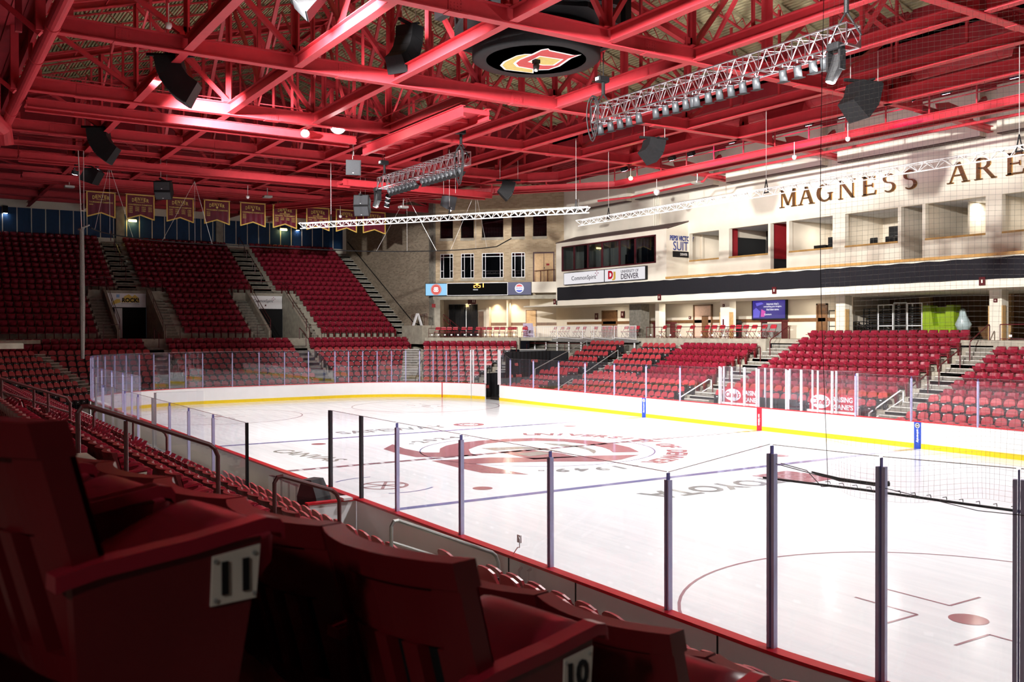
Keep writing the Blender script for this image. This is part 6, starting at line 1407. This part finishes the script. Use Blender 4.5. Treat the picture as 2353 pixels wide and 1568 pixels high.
t = thing('plastic_wrap', 'crumpled pale plastic sheet hanging beside the lime green cover', 'plastic sheet', (1.7, 26.3, 4.6)); b = MB(); rnd = random.Random(3); b.lathe([(0, 0), (.28, .05), (.4, .35), (.22, .8), (.12, 1.15), (0, 1.2)], (1.55, 26.4, 4.6), mat('cloudy_plastic', (.45, .55, .55), .3), 14); b.v = [(x + rnd.uniform(-.05, .05), y + rnd.uniform(-.05, .05), z) for x, y, z in b.v]; b.build('sheet', t, True)

# ------------------------------------------------------------------ folding chairs and their rails
def folding_parts():
    P = {}
    b = MB(); b.cb(-.2, .2, -.36, .0, .43, .47, CAPRED2, .015); P['seat'] = b
    b = MB(); b.loft([[(-.2, .0, .62), (.2, .0, .62), (.2, .02, .62), (-.2, .02, .62)], [(-.22, .05, .74), (.22, .05, .74), (.22, .075, .74), (-.22, .075, .74)], [(-.18, .08, .86), (.18, .08, .86), (.18, .10, .86), (-.18, .10, .86)]], CAPRED2); P['backrest'] = b
    for s, nm in ((-1, 'leg'), (1, 'leg '), (-1, 'leg  '), (1, 'leg   ')):
        b = MB(); b.pipe([(s * .22, .08, .82), (s * .22, -.34, .0)] if nm in ('leg', 'leg ') else [(s * .2, -.34, .44), (s * .2, .12, .0)], .013, RAIL, 6); P[nm] = b
    return {k: v.mesh(k.strip()) for k, v in P.items()}
CAPRED2 = mat('folding_chair_red', (.42, .025, .04), .4)
FP = folding_parts(); CARD = mat('white_seat_card', (.85, .85, .85), .5)
def fchair(label, c, yaw, group, card=True):
    t = thing('folding_chair', label, 'folding chair', c, group); t.rotation_euler = (0, 0, R(yaw))
    for k, me in FP.items(): o = bpy.data.objects.new(k.strip(), me); COL.objects.link(o); o.parent = t
for i, u in enumerate((2.1, 1.62, 1.14, .62, -.1, -.62, -1.3, -1.75, -2.25, -2.85, -3.35, -4.0, -4.3, -5.2)): fchair('%s red folding chair from the left behind the rail at the brick corner' % ORD[i + 1], CH(u, 18.9, 4.15), 45 + (i * 37 % 13 - 6), 'folding chairs at the brick corner')
for i, x in enumerate((-18.0, -16.6, -15.3, -13.95, -13.3, -12.6, -11.75, -11.2, -10.6, -9.9, -9.1, -8.4)): fchair('%s red folding chair from the left on the far deck beside the screen' % ORD[i + 1], (x, 23.0, 4.15), (i * 29 % 17) - 8, 'folding chairs on the far deck')
for i, x in enumerate((-31.2, -30.2, -29.4, -28.2, -27.3, -25.9, -24.9, -24.2, -23.6, -22.3, -21.7, -21.1)): fchair('%s red folding chair from the left behind the white barrier' % ORD[i + 1], (x, 23.2, 4.15), (i * 31 % 15) - 7, 'folding chairs behind the white barrier')
def rail_run(name, label, pts, z0, h, mids=(.5,), step=1.4, r=.02, m=RAIL, cat='railing', card=0):
    t = thing(name, label, cat, (*pts[0], z0)); P = [Vector((*p, z0)) for p in pts]
    b = MB(); b.pipe([p + V(0, 0, h) for p in P], r * 1.25, m, 6); b.build('top_rail', t)
    for k in mids: b = MB(); b.pipe([p + V(0, 0, h * k) for p in P], r, m, 6); b.build('mid_rail', t)
    for a, c in zip(P[:-1], P[1:]):
        n_ = max(1, int((c - a).length / step))
        for i in range(n_ + 1): q = a.lerp(c, i / n_); b = MB(); b.cyl(q, q + V(0, 0, h), r, m, 6); b.build('post', t)
    if card:
        for i in range(card):
            L = (P[1] - P[0]); q = P[0] + L * ((i + .5) / card); o = V(L.y, -L.x, 0).normalized() * -.03; b = MB(); b.bar(q + V(0, 0, .22) - L.normalized() * .07 - o, q + V(0, 0, .22) + L.normalized() * .07 - o, .01, .11, CARD); b.build('seat_card', t)
    return t
rail_run('guard_rail', 'maroon rail with white cards in front of the corner folding chairs', [CH(2.65, 18.15)[:2], CH(-1.75, 18.15)[:2]], 4.15, .75, (.45, .1), 1.5, card=8)
rail_run('guard_rail', 'maroon rail with white cards at the right of the corner folding chairs', [CH(-1.8, 18.15)[:2], CH(-4.75, 18.15)[:2]], 4.15, .8, (.45, .1), 1.5, card=5)
rail_run('guard_rail', 'maroon rail with white cards in front of the far deck folding chairs', [(-19.0, 22.25), (-8.3, 22.25)], 4.15, .75, (.12,), 1.35, card=11)
rail_run('guard_rail', 'maroon rail with white cards on the deck at the right edge', [(5.9, 22.25), (12, 22.25)], 4.15, .75, (.1,), 1.5, card=6)
rail_run('guard_rail', 'maroon rail beside the concrete block and white folded sign at the stair foot', [(-42.4, 16.0), (-40.3, 16.0), CH(2.85, 18.3)[:2]], 5.15, .95, (.9,), 1.2)
# stairs rail along dark brick wall
t = thing('handrail', 'long dark handrail descending along the dark brick wall', 'railing', (-48, 16.25, 8)); b = MB(); b.pipe([(-56.9, 16.22, 13.6), (-42.5, 16.22, 5.4), (-39.5, 16.4, 4.9)], .04, BLK, 6); b.build('rail', t)
for k in range(8): x = -56 + 1.8 * k; z = 13.6 - (x + 56.9) * .569; b = MB(); b.cyl((x, 16.22, z), (x, 16.34, z - .05), .025, BLK, 6); b.build('bracket', t)
t = thing('handrail', 'maroon double handrail descending in front of the black curtain', 'railing', CH(2, 21, 5)); b = MB(); b.pipe([CH(3.3, 20.5, 6.1), CH(2.2, 20.8, 6.1), CH(.8, 21.2, 4.9)], .03, RAIL, 6); b.pipe([CH(2.2, 20.8, 5.7), CH(.8, 21.2, 4.5)], .03, RAIL, 6); b.build('rail', t)
for f in (0, .4): b = MB(); p = Vector(CH(2.2 - 1.4 * f, 20.8 + .4 * f, 6.1 - 1.2 * f)); b.cyl(p, (p.x, p.y, 4.15), .025, RAIL, 6); b.build('post', t)
b = MB(); b.bx(-42.3, -38.6, 15.0, 16.3, 3.6, 5.15, CONC); struct(b.build('wall_landing'))
t = thing('folding_sign', 'white A shaped folded floor sign on the concrete landing', 'floor sign', (-40.9, 15.6, 5.15)); b = MB(); b.slab([(-41.0, 15.3, 5.15), (-41.0, 15.42, 5.15), (-40.95, 15.78, 6.2), (-40.95, 15.66, 6.2)], (.25, 0, 0), WPAINT); b.build('left_panel', t); b = MB(); b.slab([(-41.0, 16.1, 5.15), (-41.0, 16.22, 5.15), (-40.95, 15.82, 6.2), (-40.95, 15.7, 6.2)], (.25, 0, 0), WPAINT); b.build('right_panel', t)
t = thing('stacked_banner', 'pale lilac cloth with dark lines draped at the left end of the white barrier', 'cloth', (-33.4, 22.2, 4.15)); b = MB(); b.loft([[(-34.2, 22.1, 4.1), (-33.0, 22.1, 4.1), (-33.0, 22.5, 4.1), (-34.2, 22.5, 4.1)], [(-34.35, 22.2, 5.3), (-33.15, 22.2, 5.3), (-33.15, 22.35, 5.3), (-34.35, 22.35, 5.3)]], PURP); b.build('cloth', t)
b = MB()
for k in range(6): b.bx(-34.1 + .18 * (k % 2), -33.4 - .1 * (k % 3), 22.06, 22.1, 4.3 + .15 * k, 4.34 + .15 * k, MATS['sign_plum'])
b.build('mark', t)
# white barrier deck
WB = [-32.9, -29.4, -26.4, -25.1, -22.0]
for i, (x0, x1) in enumerate(zip([-32.8, -29.5, -26.3, -24.9, -22.5, -19.9][:-1], [-29.6, -26.4, -25.0, -22.6, -20.0])):
    t = thing('crowd_barrier', '%s white barred barrier from the left on the far deck' % ORD[i + 1], 'barrier', (x0, 22.2, 4.05), 'white barred barriers'); b = MB(); b.pipe([(x0 + .03, 22.2, 4.05), (x0 + .03, 22.2, 5.0), (x1 - .03, 22.2, 5.0), (x1 - .03, 22.2, 4.05), (x0 + .03, 22.2, 4.15)], .03, WPAINT, 6); b.build('frame', t)
    n_ = int((x1 - x0) / .13); b = MB()
    for k in range(1, n_): x = x0 + (x1 - x0) * k / n_; b.cyl((x, 22.2, 4.15), (x, 22.2, 4.97), .014, WPAINT, 5)
    b.build('bar', t)
t = thing('stage_deck', 'grey deck edge on white legs carrying the white barriers', 'platform', (-26.4, 22.3, 3.1)); b = MB(); b.bx(-33.0, -19.9, 22.1, 22.35, 3.82, 4.04, GALV); b.build('edge', t)
for k in range(9): x = -32.6 + 1.55 * k; b = MB(); b.bx(x - .04, x + .04, 22.15, 22.23, 2.9, 3.85, WPAINT); b.build('leg', t)
b = MB(); b.bx(-34, -19.6, 22.6, 22.7, -.4, 3.9, DCONC); b.bx(-34, -27, 21.6, 21.9, 2.3, 3.0, CONC); struct(b.build('wall_under_deck'))
rail_run('guard_rail', 'maroon rail below the white barrier deck', [(-32.6, 21.4), (-24.8, 21.4)], 2.95, .75, (), 2.0)
# dark tunnel drapes with lettering
t = thing('tunnel_drape', 'black drapes with red and white DENVER marks at the tunnel mouth', 'drape', (-25.3, 14.5, 0)); TD = [((-25.9, 13.3), (-27.2, 17.5), 1.7), ((-24.7, 14.3), (-26.6, 19.5), 3.2), ((-26.6, 19.5), (-24.9, 19.9), 3.2)]
for (x0, y0), (x1, y1), h in TD: b = MB(); n_ = 24; b.grid([[(x0 + (x1 - x0) * i / n_ + .04 * (i % 2), y0 + (y1 - y0) * i / n_, z) for i in range(n_ + 1)] for z in (0, h)], BLACK); b.build('cloth', t)
b = MB(); RW = mat('drape_red_print', (.5, .08, .07), .6)
for c, az, s in ((( -25.95, 13.45, .75), 107, .55), ((-26.05, 13.3, .28), 107, .55), ((-24.85, 14.7, 1.5), 70, .5), ((-25.1, 15.6, 1.5), 70, .5), ((-25.1, 15.3, 2.3), 70, .5), ((-24.8, 14.5, .9), 70, .5), ((-25.2, 15.9, .9), 70, .5), ((-25.7, 17.4, 2.5), 70, .5)):
    M = Matrix.Translation(c) @ Matrix.Rotation(R(az), 4, 'Z')
    b.join(text_mb('DENVER', RW, s * 1.15, s * .4, .01, .03), M @ Matrix.Translation((0, -.05, 0)))
b.build('lettering', t)
b = MB(); b.bx(-27.5, -23.6, 12.9, 21, -.2, -.02, DCONC); struct(b.build('floor_tunnel'))
t = thing('exit_sign', 'small lit exit sign under the white barrier deck', 'sign', (-24.2, 21.4, 2.3)); b = MB(); b.bx(-24.4, -24.0, 21.3, 21.35, 2.2, 2.42, MATS['exit_glow']); b.build('case', t)
# ------------------------------------------------------------------ handrails in the aisles
def srail(label, pts, posts, m=RAIL, mid=None, r=.03, name='handrail'):
    t = thing(name, label, 'railing', pts[0]); b = MB(); b.pipe(pts, r, m, 8); b.build('rail', t)
    if mid: b = MB(); b.pipe(mid, r * .8, m, 6); b.build('mid_rail', t)
    for p, z in posts: b = MB(); b.cyl((p[0], p[1], z), p, r * .9, m, 8); b.build('post', t)
    return t
def bend(p, q, r=.12):
    "rail from p to q with rounded drops at both ends"
    p, q = Vector(p), Vector(q); d = (q - p).normalized()
    return [p + V(0, 0, -.9), p + V(0, 0, -r), p + d * r * .4 + V(0, 0, -r * .25), p + d * r, q - d * r, q - d * r * .4 + V(0, 0, -r * .25), q + V(0, 0, -r), q + V(0, 0, -.9)]
srail('long dark maroon aisle handrail rising from the row of rims toward the upper left', bend((17.7, -18.95, 3.78), (17.7, -17.26, 3.12)), [((17.7, -18.4, 3.53), 2.6)])
srail('short dark maroon aisle handrail in the middle of the near stand', bend((17.7, -16.5, 2.7), (17.7, -15.56, 2.36)), [])
srail('grey metal handrail at the foot of the near aisle by the white boards', bend((17.7, -14.75, 1.9), (17.7, -12.9, 1.12)), [], GALV, [(17.7, -14.75, 1.55), (17.7, -13.9, 1.2)])
srail('maroon double railing above the far seat rows at the left edge', [(5.6, -20.2, 4.15), (5.6, -18.87, 3.58), (5.6, -17.5, 3.08), (5.6, -17.42, 2.95), (5.6, -17.42, 2.2)], [((5.6, -18.87, 3.58), 2.8), ((5.6, -18.2, 3.3), 2.6), ((5.6, -17.9, 3.2), 2.4)], RAIL, [(5.6, -20.2, 3.8), (5.6, -17.42, 2.72)], .035)
srail('lower maroon railing continuing down the second near aisle', bend((5.6, -16.9, 2.8), (5.6, -15.2, 2.1)), [((5.6, -16, 2.45), 1.6)])
for x, s_, nm in ((-7.05, 1, 'left'), (5.05, 1, 'right')):
    for k, (a, c) in enumerate((((22.85, 4.95), (21.2, 4.1)), ((20.4, 3.75), (18.75, 3.0)), ((17.9, 2.7), (16.6, 2.1)))):
        srail('%s maroon stair rail from the top in the %s aisle of the far stand' % (ORD[k + 1], nm), bend((x, a[0], a[1]), (x, c[0], c[1])), [])
    srail('white bent handrail at the foot of the %s aisle behind the far glass' % nm, [(x - 1.1 + .0, 15.2, .15), (x - 1.1, 15.2, .95), (x - .9, 17.2, 1.9), (x - .9, 17.4, 1.85), (x - .9, 17.42, 1.1)], [], WPAINT, [(x - 1.1, 15.2, .55), (x - .9, 17.4, 1.5)], .035)
for k, (p, q) in enumerate((((-22.8, 15.5, 2.05), (-25.3, 21.9, 3.9)), ((-19.35, 17.0, 1.8), (-19.35, 20.0, 3.35)), ((-18.9, 16.9, 1.4), (-18.9, 19.6, 2.8)), ((-19.4, 14.3, .6), (-19.4, 16.2, 1.5)), ((-18.9, 14.3, .5), (-18.9, 16.0, 1.3)))):
    srail('%s pale sloping handrail from the left at the far black risers' % ORD[k + 1], [p, q], [(p, p[2] - .9), (q, q[2] - .9)], GALV, None, .03)
for yy, nm in ((-5.8, 'left'), (5.3, 'right')):
    for k in range(3):
        x0 = -50.2 - 2.4 * k; z0 = 5.3 + .57 * (-44 - x0) + .95; srail('%s maroon rail from the bottom in the upper %s stairs of the end stand' % (ORD[k + 1], nm), bend((x0, yy, z0), (x0 - 1.7, yy, z0 + .97)), [])
    srail('short dark rail at the head of the lower %s stairs of the end stand' % nm, bend((-41.9, yy + .4, 5.0), (-40.4, yy + .4, 4.4)), [])
    srail('black rail halfway down the lower %s stairs of the end stand' % nm, bend((-37.6, yy + .4, 3.0), (-36.2, yy + .4, 2.4)), [], BPLAST)
# black cluttered rails at the corner stairs
for k, (u, d_) in enumerate(((1.9, 14.0), (1.6, 12.3), (-4.2, 15.5), (-3.6, 13.2))): p = CH(u, d_, ROWC[0][1] - (17.35 - d_) * .441 + .95); q = CH(u - .1, d_ - 1.3, p[2] - .57); srail('%s black stair rail in the brick corner section' % ORD[k + 1], bend(p, q), [], BPLAST)
# ------------------------------------------------------------------ penalty boxes
for k, x in enumerate((-2.55, -1.75, -.95, -.2, .7, 1.55, 2.4, 3.3, 4.05, 5.2)):
    if k < 9:
        pane((x, HY + .03), ((-2.55, -1.75, -.95, -.2, .7, 1.55, 2.4, 3.3, 4.05, 5.2)[k + 1], HY + .03), BH, 2.9, '%s pane from the left along the front of the penalty boxes' % ORD[k + 1], pm=WALU, pw=.07 if k % 2 == 0 else .04)
for k, x in enumerate((-3.6, -2.2, -.9, .6, 1.9, 3.2)): pane((x, 13.95), (x + 1.3, 13.95), .5, 2.85, '%s pane from the left along the back of the penalty boxes' % ORD[k + 1], pm=WALU, pw=.05)
for x, l_ in ((-2.6, 'left end'), (-.2, 'left divider'), (1.55, 'right divider'), (5.2, 'right end')): pane((x, 12.7), (x, 13.9), BH, 2.85, 'short cross pane at the %s of the penalty boxes' % l_, pm=WALU, pw=.05)
for x0, x1, nm in ((-3.7, -1.15, 'left'), (1.65, 4.25, 'right')):
    t = thing('advert_banner', "red Raising Cane's banner behind the %s penalty box" % nm, 'banner', (x0, 14.0, 1.0)); b = MB(); b.bx(x0, x1, 14.02, 14.05, 1.05, 1.8, REDS); b.build('cloth', t); xm = (x0 + x1) / 2
    b = MB(); q = MB(); q.lathe([(0, 0), (.5, 0), (.5, .008), (0, .008)], (0, 0, 0), WPAINT, 24); b.join(q, Matrix.Translation((x0 + .62, 14.015, 1.43)) @ Matrix.Diagonal((1.1, 1, .62, 1)) @ Matrix.Rotation(R(90), 4, 'X')); b.build('oval', t)
    b = MB(); b.join(text_mb("Cane's", REDS, .95, .3, .006, .02, .25), Matrix.Translation((x0 + .62, 14.005, 1.45))); b.join(text_mb('RAISING', WPAINT, 1.05, .24, .006, .03), Matrix.Translation((x0 + 1.82, 14.01, 1.57))); b.join(text_mb("CANE'S", WPAINT, 1.05, .24, .006, .03), Matrix.Translation((x0 + 1.85, 14.01, 1.24))); b.build('lettering', t)
    b = MB(); b.bx(x0 - .05, x1 + .05, 13.9, 14.0, 0, 1.05, WPAINT); b.build('low_wall', t)
for k in range(4):
    x = -.85 + .62 * k; t = thing('box_chair', '%s black chair from the left in the timekeepers box' % ORD[k + 1], 'chair', (x, 13.4, 0), 'chairs in the timekeepers box'); b = MB(); b.cb(x - .22, x + .22, 13.2, 13.6, .75, .82, BPLAST, .02); b.build('seat', t); b = MB(); b.cb(x - .22, x + .22, 13.6, 13.65, .9, 1.45, BPLAST, .02); b.build('backrest', t)
    for s in (-1, 1): b = MB(); b.pipe([(x + s * .2, 13.25, .1), (x + s * .2, 13.4, .78)], .015, WALU, 6); b.build('leg', t)
# ------------------------------------------------------------------ near bench
t = thing('bench_wall', 'dark grey padded wall and heater pipe along the back of the near bench', 'bench wall', (0, -14.2, 0)); b = MB(); b.bx(-10.5, 9.2, -14.28, -14.2, .0, .95, mat('grey_pad', (.07, .075, .075), .6)); b.build('pad', t); b = MB(); b.pipe([(-10, -14.0, .8), (9, -14.0, .8)], .14, DGREY, 10); b.build('heater_pipe', t)
t = thing('player_bench', 'long low white bench behind the near boards', 'bench', (0, -13.6, 0)); b = MB(); b.bx(-10, 9, -13.9, -13.5, .4, .5, GALV); b.build('seat', t)
for x in (-9, -4, 0, 4, 8.6): b = MB(); b.bx(x - .05, x + .05, -13.8, -13.6, 0, .4, GALV); b.build('leg', t)
b = MB()
for k in range(6): b.bx(6.0 + .55 * k, 6.4 + .55 * k, -12.72, -12.66, .3, .85, WALU)
tag(b.build('bench_door_hardware', None, base=(7, -12.7, .3)), 'row of white door panels on the inner side of the bench boards', 'panels')
t = thing('floor_monitor', 'black wedge loudspeaker standing by the tall dark glass posts', 'loudspeaker', (10.9, -13.35, 0)); M = Matrix.Translation((10.95, -13.3, .35)) @ Matrix.Rotation(R(28), 4, 'Z'); b = MB(); q = MB(); q.loft([[(-.3, -.22, 0), (.32, -.22, 0), (.32, .24, 0), (-.3, .24, 0)], [(-.32, -.26, .75), (.22, -.26, .75), (.22, .2, .75), (-.32, .2, .75)], [(-.2, -.24, 1.12), (.06, -.24, 1.12), (.06, .16, 1.12), (-.2, .16, 1.12)]], mat('grey_speaker_paint', (.035, .037, .04), .5)); b.join(q, M); b.build('cabinet', t); b = MB(); q = MB(); q.bx(-.22, .2, -.262, -.255, .1, .7, DGREY); b.join(q, M); b.build('grille', t); b = MB(); b.bx(10.6, 11.35, -13.6, -12.95, 0, .35, BLK); b.build('stand', t)
t = thing('box_wall', 'white end wall with red cap where the bench meets the near boards', 'rink boards', (11.5, -13.2, 0)); b = MB(); b.bx(11.5, 11.6, -13.7, -12.66, 0, 1.04, WHITE); b.bx(11.6, 18, -13.0, -12.9, 0, .0001, WHITE) if 0 else None; b.build('panel', t); b = MB(); b.bx(11.46, 11.64, -13.75, -12.66, 1.04, 1.08, CAPRED); b.build('cap_rail', t); b = MB(); b.bx(11.4, 11.75, -13.0, -12.8, 1.08, 1.13, WPAINT); b.build('block', t)
for k, (x, y) in enumerate(((-27.2, -16.2), (-21, -15.6), (-15.5, -15.2), (-9.6, -15.0))):
    t = thing('crowd_barrier', '%s white barred barrier from the left below the near-left seats' % ORD[k + 1], 'barrier', (x, y, .9), 'white barriers at the far left'); b = MB(); b.pipe([(x, y, .75), (x, y, 1.55), (x + 2.6, y, 1.55), (x + 2.6, y, .75)], .03, WPAINT, 6); b.build('frame', t); b = MB()
    for i in range(1, 9): b.cyl((x + .29 * i, y, .75), (x + .29 * i, y, 1.55), .018, WPAINT, 5)
    b.build('bar', t)
# ------------------------------------------------------------------ protective net at the right and its bar
rnd = random.Random(5)
NP = [(23.53, -12.42), (24.3, -12.2), (25.33, -11.75), (26.3, -11.3), (27.6, -10.5)]
def npos(s):
    acc = 0
    for a, c in zip(NP[:-1], NP[1:]):
        L = math.hypot(c[0] - a[0], c[1] - a[1])
        if s <= acc + L: f = (s - acc) / L; return a[0] + (c[0] - a[0]) * f, a[1] + (c[1] - a[1]) * f
        acc += L
    return NP[-1]
def sag(s, z):
    k = max(0, 1 - (z - 2.9) / 2.2)
    return .03 * math.sin(s * 5 + z * .8) + .05 * k * math.sin(s * 9 + 1), .05 * k * math.sin(s * 3.5 + 2) - .02 * math.sin(s * 2.1 + z * .4)
cell = .052; top = 14.9; SL_ = 3.1
nt_ = thing('safety_net', 'fine protective net hanging from the roof at the right of the photo', 'net', (23.53, -12.42, 2.9))
b = MB(); r = .0011; zs = [2.93 + i * .4 for i in range(31)]; ns = int(SL_ / cell)
def npt(s, z):
    x, y = npos(s); a, dz = sag(s, z); return (x + a * .3, y + a, z + dz)
for i in range(ns + 1):
    s = i * cell; b.pipe([npt(s, z) for z in zs], r * (4 if i == 0 else 1), STR if i else CORD, 3)
b.build('upright_cords', nt_)
b = MB(); nz = int((top - 2.93) / cell)
for j in range(nz + 1):
    z = 2.93 + j * cell; b.pipe([npt(s * .155, z) for s in range(21)], r, STR, 3)
b.build('level_cords', nt_)
t = thing('net_bar', 'straight black bar along the bottom edge of the net above the corner glass', 'bar', (22.6, -12.3, 2.9)); b = MB(); b.pipe([(22.5, -12.2, 2.9), (23.65, -11.96, 2.9), (25.33, -11.75, 2.9), (27.6, -11.4, 2.9)], .014, BLK, 8); b.build('bar', t)
b = MB()
for k in range(26): f = k / 26; x = 23.3 + 4.2 * f; y = -12.0 + .55 * f; b.pipe([(x, y, 2.915), (x + .02, y - .04, 2.95), (x + .05, y - .15, 2.96)], .004, CORD, 4)
b.build('tie', t)
b = MB(); b.pipe([(23.0, -12.55, 3.15), (23.6, -12.5, 3.08), (24.19, -12.45, 3.06)], .005, CORD, 4); b.pipe([(23.05, -12.53, 3.16), (23.3, -12.4, 3.1), (23.5, -12.4, 2.95), (23.46, -12.1, 2.92)], .005, CORD, 4); b.pipe([(24.19, -12.45, 3.06), (25.2, -12.3, 2.95), (26, -12, 2.95)], .004, CORD, 4); tag(b.build('tie_cords', None, base=(23, -12.5, 3.1)), 'thin black cords tied between the corner glass posts under the net', 'cord')
t = thing('net_gather', 'bunched bottom hem of the net above the black bar', 'net hem', (23.5, -12.4, 3.0)); b = MB(); b.pipe([(23.4, -12.44, 3.1), (23.7, -12.36, 3.05), (24.05, -12.26, 3.04), (24.2, -12.22, 3.06)], [.01, .022, .02, .03], CORD, 6); b.build('hem', t)
b = MB(); b.pipe([(23.9, -12.0, 2.9), (23.9, -12.0, 2.3), (23.92, -12.0, 1.9), (23.93, -12.0, 1.4)], .004, STR, 4); tag(b.build('hanging_string', None, base=(23.9, -12, 2.9)), 'pale string dangling from the black net bar over the ice', 'string')
for k, (p, q) in enumerate((((4, -16, 15.2), (4.2, 16, 15.1)), ((-4.6, -16, 15.1), (-4.6, 16, 15.2)))): wire('%s thin white cable strung across the roof, from the camera' % ORD[k + 1], p, q, 'roof_cable')
# ------------------------------------------------------------------ light
w = bpy.data.worlds.new('world'); SC.world = w; w.use_nodes = True; w.node_tree.nodes['Background'].inputs[0].default_value = (.02, .02, .025, 1); w.node_tree.nodes['Background'].inputs[1].default_value = .3
def spot(x, y, z, e, cone=120, col=(1, .97, .95), blend=.6, tgt=None, rad=.35):
    li = bpy.data.lights.new('lamp_or_fill_spot', 'SPOT'); li.energy = e; li.spot_size = R(cone); li.spot_blend = blend; li.color = col; li.shadow_soft_size = rad
    o = bpy.data.objects.new('lamp_or_fill_spot', li); COL.objects.link(o); o.location = (x, y, z)
    dv = Vector(tgt) - Vector((x, y, z)) if tgt else Vector((0, 0, -1))
    o.rotation_euler = dv.to_track_quat('-Z', 'Y').to_euler(); return o
LP = 4800
for x, k in ((-8.8, 1.1), (0, 1.0), (8.8, .9), (17.6, .75), (26.4, .7)):
    for y in (-6.1, 6.1):
        spot(x, y, 13.5, LP * k, 118, tgt=(x - 2.5, y * 1.1 + (1.5 if y > 0 else -.5), 0))
spot(-12.4, -2.7, 13.5, LP, 105, tgt=(-16, 0, 0)); spot(-27.2, 0, 13.9, LP * .6, 95, tgt=(-25, 0, 0))
# added fill spots without fixtures, brightening the far wall and the brick corner
spot(17.6, -12.6, 14.4, 58000, 62, tgt=(-2, 24, 12), blend=.9); spot(4, -12.6, 14.4, 42000, 62, tgt=(-19, 24, 11), blend=.9); spot(-8.8, -12.6, 14.4, 40000, 50, tgt=(-40, 17, 11), blend=.9)
spot(13.0, 1.3, 11.4, 750, 165, tgt=(8, 1, 16), blend=.8, rad=.2); spot(-17.9, 1.5, 11.4, 350, 165, tgt=(-19, 0, 16), blend=.8, rad=.2);  # added upward fill set at the moving heads to brighten the roof steel
# added fill spot behind the camera, lifting the backs of the near chairs
spot(33, -27, 9, 500, 150, (1, .9, .85), .9, (29, -20, 4), .4)
def area(x, y, z, sx, sy, e, col=(1, .95, .88), rot=(0, 0, 0)):
    li = bpy.data.lights.new('room_lamp', 'AREA'); li.shape = 'RECTANGLE'; li.size = sx; li.size_y = sy; li.energy = e; li.color = col
    o = bpy.data.objects.new('room_lamp', li); COL.objects.link(o); o.location = (x, y, z); o.rotation_euler = rot; return o
# suites and concourse lamps
for x, e in ((-15.2, 40), (-11.3, 20), (-6.5, 60), (-2.4, 60), (3.0, 60), (6.5, 40)): area(x, 26.2, 11.25, 1.2, .3, e)
for x in (-27, -19, -12, -8): area(x, 25.2, 6.6, 1.2, .5, 36, (1, .92, .78))
for u in (1.05, -1.5, -3.05): 
    p = CH(u, 24.6, 7.42); spot(p[0], p[1], p[2], 200, 95, (1, .75, .5), .9, None, .05)
area(CH(-3, 22.5)[0], CH(-3, 22.5)[1], 7.4, .6, .6, 80, (1, .85, .65))
for x in (-26, -22, -18.5): area(x, 24.2, 11.3, .6, .4, 22)
# violet wash lamps on the far catwalk
for x in (-9, -3.5, 3, 9): spot(x, 17.2, 15.3, 160, 100, (1, .12, .75), .9, (x + 1, 18.4, 14.2), .1)
SC.view_settings.view_transform = 'Standard'; SC.view_settings.look = 'None'; SC.view_settings.gamma = 1; SC.view_settings.use_curve_mapping = False
SC.view_settings.exposure = 0.35
cy = SC.cycles
cy.use_denoising = True; cy.max_bounces = 7; cy.diffuse_bounces = 4; cy.glossy_bounces = 3; cy.transmission_bounces = 4; cy.transparent_max_bounces = 24; cy.sample_clamp_indirect = 6; cy.caustics_reflective = False; cy.caustics_refractive = False
bpy.data.scenes.remove(TS)
